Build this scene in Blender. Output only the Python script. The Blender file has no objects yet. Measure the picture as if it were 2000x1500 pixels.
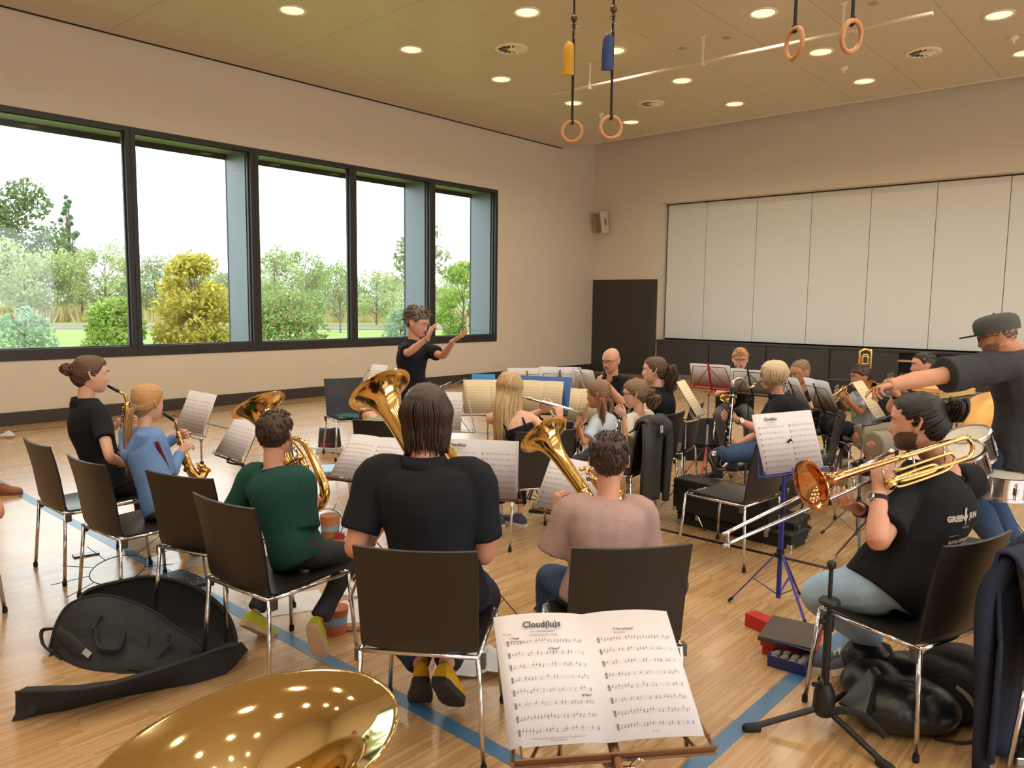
import bpy, math, random
import numpy as np
from mathutils import Vector as V, Matrix
from mathutils.bvhtree import BVHTree
R = math.radians
rnd = random.Random(7)
SC = bpy.context.scene
COL = SC.collection

# ------------------------------------------------------------------ camera, world, sun, exposure
FPX, PITCH, ROLL, YAW, EYE = 1503.45, .1035, .0116, .731, 1.72
cam_d = bpy.data.cameras.new('camera'); CAM = bpy.data.objects.new('camera', cam_d); COL.objects.link(CAM)
cam_d.sensor_width = 36; cam_d.lens = 36 * FPX / 2000; cam_d.clip_end = 4000; cam_d.clip_start = .05
_F = V((0, math.cos(PITCH), -math.sin(PITCH))); _R0 = V((1, 0, 0)); _U0 = _R0.cross(_F)
_R = _R0 * math.cos(ROLL) + _U0 * math.sin(ROLL); _U = _U0 * math.cos(ROLL) - _R0 * math.sin(ROLL)
CAM.matrix_world = Matrix(((_R.x, _U.x, -_F.x, 0), (_R.y, _U.y, -_F.y, 0), (_R.z, _U.z, -_F.z, EYE), (0, 0, 0, 1)))
SC.camera = CAM
SC.view_settings.view_transform = 'Standard'; SC.view_settings.look = 'None'
SC.view_settings.exposure = .5; SC.view_settings.gamma = 1; SC.view_settings.use_curve_mapping = False
SC.cycles.max_bounces = 8; SC.cycles.diffuse_bounces = 5; SC.cycles.glossy_bounces = 4
SC.cycles.transmission_bounces = 4; SC.cycles.transparent_max_bounces = 8; SC.cycles.sample_clamp_indirect = 6
SC.cycles.use_denoising = True; SC.cycles.caustics_reflective = False; SC.cycles.caustics_refractive = False
W = bpy.data.worlds.new('world'); SC.world = W; W.use_nodes = True
_bg = W.node_tree.nodes['Background']
_bg.inputs[0].default_value = (.90, .95, 1, 1); _bg.inputs[1].default_value = 3.6
RA = V((math.sin(YAW), math.cos(YAW), 0)); RB = V((math.cos(YAW), -math.sin(YAW), 0))
RM = Matrix.Rotation(-YAW, 4, 'Z')            # room axes: local x along the back wall, local y along the window wall
DL, DB, HC = 11.965, 16.44, 5.492
sun_d = bpy.data.lights.new('sun', 'SUN'); sun_d.energy = .9; sun_d.angle = R(4); sun_d.color = (1, .95, .82)
SUN = bpy.data.objects.new('sun', sun_d); COL.objects.link(SUN)
_sd = RM @ V((-.02, .72, -.69))
SUN.rotation_euler = _sd.to_track_quat('-Z', 'Y').to_euler()
LAMP_W = 12.0
def portal(x, y, ly, face):
    d = bpy.data.lights.new('window_portal', 'AREA'); d.shape = 'RECTANGLE'; d.size = ly; d.size_y = 3.4; d.cycles.is_portal = True
    o = bpy.data.objects.new('window_portal', d); COL.objects.link(o)
    o.matrix_world = RM @ Matrix.Translation((x, y, 2.56)) @ Matrix.Rotation(R(face), 4, 'Z') @ Matrix.Rotation(R(90), 4, 'X')
portal(-DL - .82, 7.83, 10.0, 90); portal(7.9, 3.75, 12.5, -90)

def A(px, py, y):
    """the point seen at (px, py) of the 2000x1500 picture, y metres ahead of the camera"""
    d = _F + _R * ((px - 1000) / FPX) - _U * ((py - 750) / FPX)
    return V((0, 0, EYE)) + d * (y / d.y)
def Z(px, py, z=0.0):
    """the same, at height z"""
    d = _F + _R * ((px - 1000) / FPX) - _U * ((py - 750) / FPX)
    return V((0, 0, EYE)) + d * ((z - EYE) / d.z)
def H(deg): return V((math.sin(R(deg)), math.cos(R(deg)), 0))       # heading: 0 away from the camera, 90 to the right

# ------------------------------------------------------------------ materials
def c(r, g, b):
    f = lambda x: (x / 255 / 12.92) if x <= 10.3 else ((x / 255 + .055) / 1.055) ** 2.4
    return (f(r), f(g), f(b), 1)
_mats = {}
def M(name, col, rough=.6, metal=0.0, bump=0.0, scale=60, var=.12, spec=.5, coat=0.0, stretch=None):
    if name in _mats: return _mats[name]
    m = bpy.data.materials.new(name); m.use_nodes = True; nt = m.node_tree; p = nt.nodes['Principled BSDF']
    p.inputs['Roughness'].default_value = rough; p.inputs['Metallic'].default_value = metal
    p.inputs['Specular IOR Level'].default_value = spec; p.inputs['Coat Weight'].default_value = coat
    tc = nt.nodes.new('ShaderNodeTexCoord'); mp = nt.nodes.new('ShaderNodeMapping'); nt.links.new(tc.outputs['Object'], mp.inputs[0])
    if stretch: mp.inputs['Scale'].default_value = stretch
    nz = nt.nodes.new('ShaderNodeTexNoise'); nz.inputs['Scale'].default_value = scale; nz.inputs['Detail'].default_value = 3
    nt.links.new(mp.outputs[0], nz.inputs['Vector'])
    mx = nt.nodes.new('ShaderNodeMix'); mx.data_type = 'RGBA'
    mx.inputs[6].default_value = tuple(x * (1 - var) for x in col[:3]) + (1,); mx.inputs[7].default_value = tuple(min(1, x * (1 + var)) for x in col[:3]) + (1,)
    nt.links.new(nz.outputs[0], mx.inputs[0]); nt.links.new(mx.outputs[2], p.inputs['Base Color'])
    if bump:
        b = nt.nodes.new('ShaderNodeBump'); b.inputs['Strength'].default_value = bump; b.inputs['Distance'].default_value = .01
        nt.links.new(nz.outputs[0], b.inputs['Height']); nt.links.new(b.outputs[0], p.inputs['Normal'])
    _mats[name] = m; return m
class NT:
    """little helper for writing node maths"""
    def __init__(s, name):
        s.m = bpy.data.materials.new(name); s.m.use_nodes = True; s.t = s.m.node_tree; s.p = s.t.nodes['Principled BSDF']
    def n(s, typ, **kw):
        x = s.t.nodes.new(typ)
        for k, v in kw.items(): setattr(x, k, v)
        return x
    def put(s, sock, v):
        if hasattr(v, 'is_linked') or hasattr(v, 'links'): s.t.links.new(v, sock)
        else: sock.default_value = v
    def f(s, op, a, b=0.0, cc=0.0):
        x = s.n('ShaderNodeMath', operation=op); s.put(x.inputs[0], a); s.put(x.inputs[1], b); s.put(x.inputs[2], cc); return x.outputs[0]
    def mix(s, fac, a, b):
        x = s.n('ShaderNodeMix', data_type='RGBA'); s.put(x.inputs[0], fac); s.put(x.inputs[6], a); s.put(x.inputs[7], b); return x.outputs[2]
    def xyz(s, sock):
        x = s.n('ShaderNodeSeparateXYZ'); s.t.links.new(sock, x.inputs[0]); return x.outputs
    def vec(s, a, b, cc=0.0):
        x = s.n('ShaderNodeCombineXYZ'); s.put(x.inputs[0], a); s.put(x.inputs[1], b); s.put(x.inputs[2], cc); return x.outputs[0]
    def noise(s, vec, scale, detail=3, rough=.5):
        x = s.n('ShaderNodeTexNoise'); s.put(x.inputs['Vector'], vec); x.inputs['Scale'].default_value = scale; x.inputs['Detail'].default_value = detail; x.inputs['Roughness'].default_value = rough; return x.outputs[0]
    def white(s, vec):
        x = s.n('ShaderNodeTexWhiteNoise'); s.put(x.inputs['Vector'], vec); return x.outputs[0]
    def obj(s): return s.n('ShaderNodeTexCoord').outputs['Object']
    def uv(s): return s.n('ShaderNodeTexCoord').outputs['UV']
    def bump(s, h, st, dist=.01):
        b = s.n('ShaderNodeBump'); b.inputs['Strength'].default_value = st; b.inputs['Distance'].default_value = dist
        s.t.links.new(h, b.inputs['Height']); s.t.links.new(b.outputs[0], s.p.inputs['Normal'])
    def ramp(s, fac, stops):
        x = s.n('ShaderNodeValToRGB'); s.put(x.inputs[0], fac); e = x.color_ramp.elements
        while len(e) < len(stops): e.new(.5)
        for k, (q, col) in enumerate(stops): e[k].position = q; e[k].color = col
        return x.outputs[0]

# ------------------------------------------------------------------ geometry accumulation
class G:
    def __init__(s): s.v = []; s.f = []; s.mi = []; s.uv = []
    def add(s, vs, fs, mi=0, uv=None):
        b = len(s.v); s.v.extend(tuple(x) for x in vs)
        for k, q in enumerate(fs):
            s.f.append(tuple(b + i for i in q)); s.mi.append(mi)
            s.uv.append(uv[k] if uv else None)
        return b
    def box(s, cen, size, rot=None, mi=0):
        cen = V(cen); h = [x / 2 for x in size]; vs = []
        for z in (-1, 1):
            for (x, y) in ((-1, -1), (1, -1), (1, 1), (-1, 1)):
                p = V((x * h[0], y * h[1], z * h[2])); vs.append(cen + (rot @ p if rot else p))
        s.add(vs, [(3, 2, 1, 0), (4, 5, 6, 7), (0, 1, 5, 4), (1, 2, 6, 5), (2, 3, 7, 6), (3, 0, 4, 7)], mi)
    def rings(s, rs, mi=0, cap=(1, 1), closed=True):
        n = len(rs[0]); vs = [p for r in rs for p in r]; fs = []
        for i in range(len(rs) - 1):
            for j in range(n if closed else n - 1):
                k = (j + 1) % n; fs.append((i * n + j, i * n + k, (i + 1) * n + k, (i + 1) * n + j))
        if closed and cap[0]: fs.append(tuple(range(n - 1, -1, -1)))
        if closed and cap[1]: b = (len(rs) - 1) * n; fs.append(tuple(range(b, b + n)))
        s.add(vs, fs, mi)
    def tube(s, pts, rad, n=10, mi=0, sub=0, up=None, cap=(1, 1), round_end=False):
        pts = [V(p) for p in pts]
        if not isinstance(rad, list): rad = [rad] * len(pts)
        rad = [(r, r) if not isinstance(r, (tuple, list)) else tuple(r) for r in rad]
        if sub: pts, rad = spline(pts, rad, sub)
        if round_end:
            t = (pts[-1] - pts[-2]).normalized(); r = rad[-1]; e = pts[-1]
            for a in (35, 65, 85): pts.append(e + t * ((r[0] + r[1]) / 2 * math.sin(R(a)))); rad.append((r[0] * math.cos(R(a)), r[1] * math.cos(R(a))))
        rs = []; prev = None
        for i, p in enumerate(pts):
            t = (pts[min(i + 1, len(pts) - 1)] - pts[max(i - 1, 0)])
            t = t.normalized() if t.length > 1e-9 else V((0, 0, 1))
            ref = V(up) if up is not None else (prev if prev is not None else (V((0, 0, 1)) if abs(t.z) < .9 else V((1, 0, 0))))
            a = ref - t * ref.dot(t)
            a = a.normalized() if a.length > 1e-6 else t.orthogonal().normalized()
            b = t.cross(a); prev = a
            rx, ry = rad[i]
            rs.append([p + a * (rx * math.cos(2 * math.pi * k / n)) + b * (ry * math.sin(2 * math.pi * k / n)) for k in range(n)])
        s.rings(rs, mi, cap)
    def lathe(s, prof, org, axis, n=32, mi=0, cap=(0, 0)):
        org = V(org); t = V(axis).normalized(); a = t.orthogonal().normalized(); b = t.cross(a)
        s.rings([[org + t * h + (a * math.cos(2 * math.pi * k / n) + b * math.sin(2 * math.pi * k / n)) * max(r, 1e-4) for k in range(n)] for r, h in prof], mi, cap)
    def ball(s, cen, r, mi=0, n=12, m=8, rot=None):
        r = r if isinstance(r, (tuple, list)) else (r, r, r); cen = V(cen); rs = []
        for i in range(1, m):
            th = math.pi * i / m
            q = [V((r[0] * math.sin(th) * math.cos(2 * math.pi * k / n), r[1] * math.sin(th) * math.sin(2 * math.pi * k / n), -r[2] * math.cos(th))) for k in range(n)]
            rs.append([cen + (rot @ x if rot else x) for x in q])
        s.rings(rs, mi)
    def torus(s, cen, axis, R1, r, n=32, m=8, mi=0):
        cen = V(cen); t = V(axis).normalized(); a = t.orthogonal().normalized(); b = t.cross(a); vs = []; fs = []
        for i in range(n):
            d = a * math.cos(2 * math.pi * i / n) + b * math.sin(2 * math.pi * i / n)
            for j in range(m): vs.append(cen + d * (R1 + r * math.cos(2 * math.pi * j / m)) + t * (r * math.sin(2 * math.pi * j / m)))
        for i in range(n):
            for j in range(m):
                i2, j2 = (i + 1) % n, (j + 1) % m; fs.append((i * m + j, i2 * m + j, i2 * m + j2, i * m + j2))
        s.add(vs, fs, mi)
    def mesh(s, name, mats, smooth=40):
        me = bpy.data.meshes.new(name); me.from_pydata([tuple(x) for x in s.v], [], s.f)
        for m in (mats if isinstance(mats, (list, tuple)) else [mats]): me.materials.append(m)
        me.polygons.foreach_set('material_index', s.mi)
        if any(u is not None for u in s.uv):
            ul = me.uv_layers.new(name='UVMap'); flat = []
            for q, u in zip(s.f, s.uv):
                for k in range(len(q)): flat.extend(u[k] if u else (0, 0))
            ul.data.foreach_set('uv', flat)
        if smooth:
            me.polygons.foreach_set('use_smooth', [True] * len(me.polygons))
            if smooth < 180: me.set_sharp_from_angle(angle=R(smooth))
        me.update(); return me
    def build(s, name, mats, parent=None, smooth=40, bev=0, seg=2):
        o = bpy.data.objects.new(name, s.mesh(name, mats, smooth)); COL.objects.link(o)
        if parent is not None: adopt(o, parent)
        if bev:
            b = o.modifiers.new('bevel', 'BEVEL'); b.width = bev; b.segments = seg; b.limit_method = 'ANGLE'; b.angle_limit = R(50)
        return o
def base_matrix(p):
    """the world matrix of an object from its own loc/rot and its parents' (no depsgraph update needed)"""
    m = Matrix.LocRotScale(p.location, p.rotation_euler.to_quaternion(), p.scale)
    return base_matrix(p.parent) @ p.matrix_parent_inverse @ m if p.parent else m
def adopt(o, p): o.parent = p; o.matrix_parent_inverse = base_matrix(p).inverted()
def spline(pts, rad, sub):
    P = []; Q = []; n = len(pts)
    for i in range(n - 1):
        p0, p1, p2, p3 = pts[max(i - 1, 0)], pts[i], pts[i + 1], pts[min(i + 2, n - 1)]
        for k in range(sub):
            t = k / sub
            P.append(.5 * ((2 * p1) + (p2 - p0) * t + (2 * p0 - 5 * p1 + 4 * p2 - p3) * t * t + (3 * p1 - p0 - 3 * p2 + p3) * t ** 3))
            Q.append(tuple(rad[i][j] * (1 - t) + rad[i + 1][j] * t for j in (0, 1)))
    P.append(pts[-1]); Q.append(rad[-1]); return P, Q
def curve(pts, sub=6): return spline([V(p) for p in pts], [(1, 1)] * len(pts), sub)[0]
def tag(o, label=None, cat=None, group=None, kind=None):
    if label: o['label'] = label
    if cat: o['category'] = cat
    if group: o['group'] = group
    if kind: o['kind'] = kind
    return o
def empty(name, loc, label=None, cat=None, group=None, rz=0.0, kind=None):
    o = bpy.data.objects.new(name, None); COL.objects.link(o); o.location = V(loc); o.rotation_euler = (0, 0, rz); o.empty_display_size = .05
    return tag(o, label, cat, group, kind)
def copy_tree(o, parent=None, first=True):
    q = o.copy(); COL.objects.link(q)
    if parent is not None: q.parent = parent
    for ch in [x for x in o.children]: copy_tree(ch, q, False)
    return q
def text_mesh(body, size, bold=0.0, shear=0.0):
    cu = bpy.data.curves.new('lettering', 'FONT'); cu.body = body; cu.size = size; cu.align_x = 'CENTER'; cu.offset = bold; cu.shear = shear
    cu.resolution_u = 2
    o = bpy.data.objects.new('lettering', cu); COL.objects.link(o)
    dg = bpy.context.evaluated_depsgraph_get(); me = bpy.data.meshes.new_from_object(o.evaluated_get(dg))
    vs = [v.co.copy() for v in me.vertices]; fs = [tuple(p.vertices) for p in me.polygons]
    bpy.data.objects.remove(o); bpy.data.meshes.remove(me); bpy.data.curves.remove(cu)
    return vs, fs
# ------------------------------------------------------------------ the hall (local x along the back wall, local y along the window wall)
def room(name, g, mats, smooth=0, bev=0, parent=None, kind='structure'):
    o = g.build(name, mats, None, smooth, bev); o.matrix_world = RM
    if parent is not None: o.matrix_basis = Matrix(); o.parent = parent
    elif kind: o['kind'] = kind
    return o
def room_pt(x, y, z): return RM @ V((x, y, z))

# parquet: thin upright oak strips in staggered blocks along the window wall
n = NT('oak_strip_parquet'); X = n.xyz(n.obj()); sx, sy = X[0], X[1]
SW, BL_ = .0115, .34
strip = n.f('FLOOR', n.f('DIVIDE', sx, SW)); blk = n.f('FLOOR', n.f('DIVIDE', sx, .16))
off = n.f('MULTIPLY', n.white(n.vec(blk, 3.3)), 1.0)
yy = n.f('ADD', n.f('DIVIDE', sy, BL_), n.f('ADD', off, n.f('MULTIPLY', n.white(n.vec(strip, 7.1)), .12)))
cell = n.f('FLOOR', yy); rv = n.white(n.vec(strip, cell, 1.7)); bv = n.white(n.vec(blk, cell, 5.2))
grain = n.noise(n.vec(n.f('MULTIPLY', sx, 90), n.f('MULTIPLY', sy, 4), rv), 1.0, 3)
tone = n.f('ADD', n.f('ADD', n.f('MULTIPLY', rv, .46), n.f('MULTIPLY', bv, .22)), n.f('MULTIPLY', grain, .26))
colr = n.ramp(tone, [(0, c(154, 116, 74)), (.3, c(170, 130, 84)), (.62, c(188, 150, 104)), (1, c(212, 180, 136))])
ex = n.f('ABSOLUTE', n.f('SUBTRACT', n.f('FRACT', n.f('DIVIDE', sx, SW)), .5)); ey = n.f('ABSOLUTE', n.f('SUBTRACT', n.f('FRACT', yy), .5))
seam = n.f('MAXIMUM', n.f('MULTIPLY', n.f('GREATER_THAN', ex, .47), .55), n.f('GREATER_THAN', ey, .494))
n.put(n.p.inputs['Base Color'], n.mix(n.f('MULTIPLY', seam, .16), colr, c(110, 70, 36)))
n.put(n.p.inputs['Roughness'], n.f('ADD', n.f('MULTIPLY', n.noise(n.vec(sx, sy), 1.3), .10), n.f('ADD', n.f('MULTIPLY', rv, .08), .20)))
n.p.inputs['Specular IOR Level'].default_value = .6; n.p.inputs['Coat Weight'].default_value = .35; n.p.inputs['Coat Roughness'].default_value = .16
n.bump(n.f('ADD', n.f('MULTIPLY', rv, .6), grain), .035, .004)
M_FLOOR = n.m
def plaster(name, col, bump=.05):
    n = NT(name); o = n.obj(); a = n.noise(o, 1.1, 4, .6); b = n.noise(o, 45, 2)
    k = n.ramp(n.noise(o, 2.3, 5, .65), [(.0, (.95, .95, .95, 1)), (.72, (1, 1, 1, 1)), (.80, (.93, .93, .92, 1)), (1, (.9, .9, .9, 1))])
    m = n.n('ShaderNodeMix', data_type='RGBA', blend_type='MULTIPLY'); m.inputs[0].default_value = 1
    n.put(m.inputs[6], n.mix(a, tuple(x * .95 for x in col[:3]) + (1,), col)); n.put(m.inputs[7], k)
    n.put(n.p.inputs['Base Color'], m.outputs[2]); n.p.inputs['Roughness'].default_value = .85; n.bump(b, bump, .003); return n.m
M_WALL = plaster('cream_plaster', c(221, 210, 193)); M_BACK = plaster('warm_white_plaster', c(224, 214, 197))
M_DARKP = M('anthracite_panel', c(58, 55, 53), .5, bump=.02, scale=6, var=.12)
M_FRAME = M('anthracite_aluminium', c(52, 50, 50), .42, .2, scale=30, var=.05)
M_ALU = M('silver_aluminium', c(122, 128, 140), .45, .3, scale=10, var=.04)
M_WHITEP = M('white_door_panel', c(228, 231, 230), .55, scale=3, var=.02)
M_SOFFIT = M('grey_soffit', c(132, 138, 122), .7, scale=10)
M_BASE = M('dark_skirting', c(60, 54, 50), .5)
M_SHADOW = M('shadow_gap_black', c(14, 14, 15), .8)
n = NT('perforated_ceiling'); X = n.xyz(n.obj())
dx = n.f('SUBTRACT', n.f('FRACT', n.f('MULTIPLY', X[0], 40)), .5); dy = n.f('SUBTRACT', n.f('FRACT', n.f('MULTIPLY', X[1], 40)), .5)
hole = n.f('LESS_THAN', n.f('ADD', n.f('MULTIPLY', dx, dx), n.f('MULTIPLY', dy, dy)), .05)
n.put(n.p.inputs['Base Color'], n.mix(hole, c(216, 207, 186), c(146, 136, 116))); n.p.inputs['Roughness'].default_value = .38; n.p.inputs['Specular IOR Level'].default_value = .45
M_CEIL = n.m

XR, YB = 7.5, -5.0                      # right wall and rear wall, outside the picture
g = G(); g.box(((XR - DL) / 2, (DB + 1.2 + YB) / 2, -.1), (XR + DL + 1, DB + 1.2 - YB + .6, .2)); FLOOR = room('floor', g, M_FLOOR)
WZ0, WZ1, WY0, WY1 = .873, 4.243, 2.86, 12.80
g = G(); T = .30
g.box((-DL - T / 2, (YB + DB + 1.2) / 2, WZ0 / 2), (T, DB + 1.2 - YB, WZ0)); g.box((-DL - T / 2, (YB + DB + 1.2) / 2, (WZ1 + 6.3) / 2), (T, DB + 1.2 - YB, 6.3 - WZ1))
g.box((-DL - T / 2, (YB + WY0) / 2, (WZ0 + WZ1) / 2), (T, WY0 - YB, WZ1 - WZ0)); g.box((-DL - T / 2, (WY1 + DB + 1.2) / 2, (WZ0 + WZ1) / 2), (T, DB + 1.2 - WY1, WZ1 - WZ0))
room('wall_left', g, M_WALL)
PX0, PZ0, PZ1, PD = -10.0, .906, 4.175, .35
g = G(); XW = XR + DL
g.box((XR / 2 - DL / 2, DB + .6, (PZ1 + 6.3) / 2), (XW, 1.2, 6.3 - PZ1)); g.box(((-DL + PX0) / 2, DB + .6, PZ1 / 2), (PX0 + DL, 1.2, PZ1))
g.box(((PX0 + XR) / 2, DB + PD + .55, PZ1 / 2), (XR - PX0, .6, PZ1)); room('wall_back', g, M_BACK)
g = G(); RY0, RY1 = -2.5, 10.0                  # the other window wall, beyond the picture's edge
g.box((XR + .15, (YB + DB + 1.2) / 2, .45), (.3, DB + 1.2 - YB, .9)); g.box((XR + .15, (YB + DB + 1.2) / 2, 5.25), (.3, DB + 1.2 - YB, 2.1))
g.box((XR + .15, (YB + RY0) / 2, 2.55), (.3, RY0 - YB, 3.3)); g.box((XR + .15, (RY1 + DB + 1.2) / 2, 2.55), (.3, DB + 1.2 - RY1, 3.3)); room('wall_right', g, M_WALL)
g = G(); g.box(((XR - DL) / 2, YB - .15, 3.1), (XW + .6, .3, 6.4)); room('wall_rear', g, M_WALL)

# ceiling of perforated panels with fine open joints, ending 1.4 m before the back wall
CE = 15.044
ceil = empty('ceiling', (0, 0, 0), kind='structure'); ceil.matrix_world = RM
JX = [-DL + .05, -9.65, -8.5, -7.35, -6.2, -5.08, -3.95, -2.8, -1.65, -.5, .65, 2.9, 5.2, XR]
JY = [YB, -2, .6, 2.6, 4.6, 6.72, 8.8, 10.82, 12.85, CE]
for i in range(len(JX) - 1):
    for j in range(len(JY) - 1):
        x0, x1, y0, y1 = JX[i] + .003, JX[i + 1] - .003, JY[j] + .003, JY[j + 1] - .003
        g = G(); g.box(((x0 + x1) / 2, (y0 + y1) / 2, HC + .02), (x1 - x0, y1 - y0, .04)); room('ceiling_panel', g, M_CEIL, parent=ceil)
g = G(); g.box(((XR - DL) / 2, (YB + DB + 1.2) / 2, 6.35), (XW + .6, DB + 1.2 - YB + .6, .1)); g.box(((XR - DL) / 2, (YB + CE) / 2, HC + .12), (XW, CE - YB, .04)); room('ceiling_slab', g, M_BACK, parent=ceil)
g = G(); g.box(((XR - DL) / 2, CE + .02, HC + .06), (XW, .03, .14)); room('ceiling_edge_trim', g, M_WHITEP, parent=ceil)
g = G(); g.box((-DL + .02, (YB + CE) / 2, HC + .005), (.045, CE - YB, .025)); room('trim_1', g, M_SHADOW)

# skirting
g = G(); g.box((-DL + .012, (YB + DB) / 2, .09), (.024, DB - YB, .18)); room('baseboard_left', g, M_BASE, bev=.004)
g = G(); g.box((-DL + .04 + 1.9 / 2, DB - .012, .05), (1.9, .02, .10)); room('baseboard_back', g, M_BASE)
# dark impact panel beside the stage shutter
g = G(); g.box(((-DL + PX0) / 2 + .01, DB - .012, 1.235), (PX0 + DL - .04, .024, 2.26)); room('trim_2', g, M_DARKP, bev=.004)

# white shutter panels in the recess, dark panels under the ledge
sh = empty('stage_shutter', room_pt(PX0, DB + PD, PZ0), 'tall white folding shutter of flat panels across the back wall recess', 'shutter')
xs = [PX0 + .05, -8.92, -7.68, -6.455, -5.25, -4.04, -2.83, -1.62, -.41, .8, 2.0, 3.2, 4.4, 5.6, XR]
for i in range(len(xs) - 1):
    g = G(); g.box(((xs[i] + xs[i + 1]) / 2, DB + PD - .03, (PZ0 + PZ1) / 2 + .0), (xs[i + 1] - xs[i] - .012, .05, PZ1 - PZ0 - .05)); o = room('shutter_panel', g, M_WHITEP, bev=.004, kind=None); o.parent = sh; o.matrix_parent_inverse = base_matrix(sh).inverted()
g = G(); g.box(((PX0 + XR) / 2, DB + PD + .14, (PZ0 + PZ1) / 2), (XR - PX0, .2, PZ1 - PZ0 + .1)); room('trim_3', g, M_SHADOW)
g = G(); g.box(((PX0 + XR) / 2, DB + PD - .05, PZ1 - .012), (XR - PX0, .06, .022)); room('trim_4', g, M_FRAME)
g = G(); g.box(((PX0 + XR) / 2, DB + PD / 2, PZ0 - .035), (XR - PX0, PD + .03, .05)); room('trim_5', g, M_FRAME, bev=.004)
pn = empty('trim_6', (0, 0, 0), kind='structure'); pn.matrix_world = RM
dx_ = [PX0 + .02, -8.58, -7.19, -5.8, -4.45]
for i in range(4):
    g = G(); g.box(((dx_[i] + dx_[i + 1]) / 2, DB + .005, .47), (dx_[i + 1] - dx_[i] - .02, .03, .78)); room('dark_panel', g, M_DARKP, bev=.003, parent=pn)
g = G(); g.box(((dx_[4] + XR) / 2, DB + .0, .27), (XR - dx_[4] - .02, .03, .38)); room('dark_panel', g, M_DARKP, parent=pn)
g = G(); g.box(((PX0 + XR) / 2, DB + .2, .43), (XR - PX0, .3, .86)); room('trim_7', g, M_SHADOW)
g = G(); g.box(((dx_[4] + XR) / 2, DB - .02, .70), (XR - dx_[4] - .02, .3, .03)); room('trim_8', g, M('birch_ply_edge', c(196, 150, 100), .5))
g = G(); g.box(((PX0 + dx_[4]) / 2, DB - .008, .045), (dx_[4] - PX0, .03, .07)); room('baseboard_rear', g, M_ALU)

# painted court lines
BLUE = M('court_line_blue', c(70, 112, 150), .3, scale=20, var=.06); BLACK = M('court_line_black', c(26, 26, 28), .35)
def line(i, x0, x1, y0, y1, m):
    g = G(); g.box(((x0 + x1) / 2, (y0 + y1) / 2, .0006), (x1 - x0, y1 - y0, .0014)); room('trim_%d' % i, g, m)
line(11, -DL + .1, XR, 2.03, 2.105, BLUE); line(12, -1.335, -1.26, 2.105, 12.5, BLUE); line(13, -DL + .6, XR, 5.075, 5.125, BLACK)
line(14, -10.37, -10.32, -4, 15, M('court_line_pale_blue', c(120, 150, 175), .3)); line(15, -11.42, -11.38, -4, 15, BLACK); line(16, -8, -3, 14.18, 14.22, BLACK); line(17, -10.32, -5, 7.3, 7.35, BLUE)

# window: five glazed bays, dark frames, aluminium reveal fins outside
n = NT('window_glass'); gl = n.n('ShaderNodeBsdfGlossy'); gl.inputs['Roughness'].default_value = .02; tr = n.n('ShaderNodeBsdfTransparent'); tr.inputs[0].default_value = (.83, .86, .84, 1)
fr = n.n('ShaderNodeLayerWeight'); fr.inputs[0].default_value = .5; ms = n.n('ShaderNodeMixShader'); n.put(ms.inputs[0], n.f('ADD', n.f('MULTIPLY', n.f('POWER', fr.outputs['Facing'], 5.0), .7), .03)); n.t.links.new(tr.outputs[0], ms.inputs[1]); n.t.links.new(gl.outputs[0], ms.inputs[2])
n.t.links.new(ms.outputs[0], n.t.nodes['Material Output'].inputs[0]); M_GLASS = n.m
MUL = [WY0, 4.87, 6.86, 8.86, 10.84, 12.80]; FO = .19                    # bays
for i in range(5):
    w = empty('window_%d' % (i + 1), (0, 0, 0), kind='structure'); w.matrix_world = RM
    y0, y1 = MUL[i], MUL[i + 1]; xi = -DL + .012
    fy = .075
    def bar(nm, ya, yb, za, zb, xd=.10, m=M_FRAME, x0=None):
        g = G(); xx = xi if x0 is None else x0
        g.box((xx - xd / 2, (ya + yb) / 2, (za + zb) / 2), (xd, yb - ya, zb - za)); room(nm, g, m, bev=.004, parent=w)
    bar('window_frame', y0 + .002, y0 + fy, WZ0, WZ1); bar('window_frame', y1 - fy, y1 - .002, WZ0, WZ1)
    bar('window_frame', y0 + fy, y1 - fy, WZ0, WZ0 + .155); bar('window_frame', y0 + fy, y1 - fy, WZ1 - .075, WZ1)
    for (a0, a1, b0, b1) in ((y0 + fy, y0 + fy + .022, WZ0 + .155, WZ1 - .075), (y1 - fy - .022, y1 - fy, WZ0 + .155, WZ1 - .075), (y0 + fy, y1 - fy, WZ0 + .155, WZ0 + .17), (y0 + fy, y1 - fy, WZ1 - .092, WZ1 - .075)):
        bar('glazing_bead', a0, a1, b0, b1, .05, M_FRAME, xi - .06)
    g = G(); g.box((xi - .085, (y0 + y1) / 2, (WZ0 + WZ1) / 2), (.012, y1 - y0 - .14, WZ1 - WZ0 - .2)); room('pane', g, M_GLASS, parent=w)
g = G()
g.box((-DL - T - .24, (WY0 + WY1) / 2, WZ1 + .0), (.5, WY1 - WY0, .06)); room('trim_21', g, M_SOFFIT)
g = G(); g.box((-DL - T - .48, (WY0 + WY1) / 2, WZ1 - .07), (.04, WY1 - WY0, .10)); room('trim_22', g, M_FRAME)
g = G(); g.box((-DL - T - .24, (WY0 + WY1) / 2, WZ0 + .06), (.5, WY1 - WY0, .04)); room('trim_23', g, M_ALU)
for k, yv in enumerate((6.86, 10.84, 12.80)):
    wd = .03
    g = G(); g.box((-DL - .11 - .33, yv - .06, (WZ0 + WZ1) / 2), (.62, .08, WZ1 - WZ0)); room('trim_%d' % (24 + k), g, M_ALU)
    g = G(); g.box((-DL - .76, yv - .06, (WZ0 + WZ1) / 2), (.035, .09, WZ1 - WZ0)); room('trim_%d' % (34 + k), g, M_FRAME)

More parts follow.
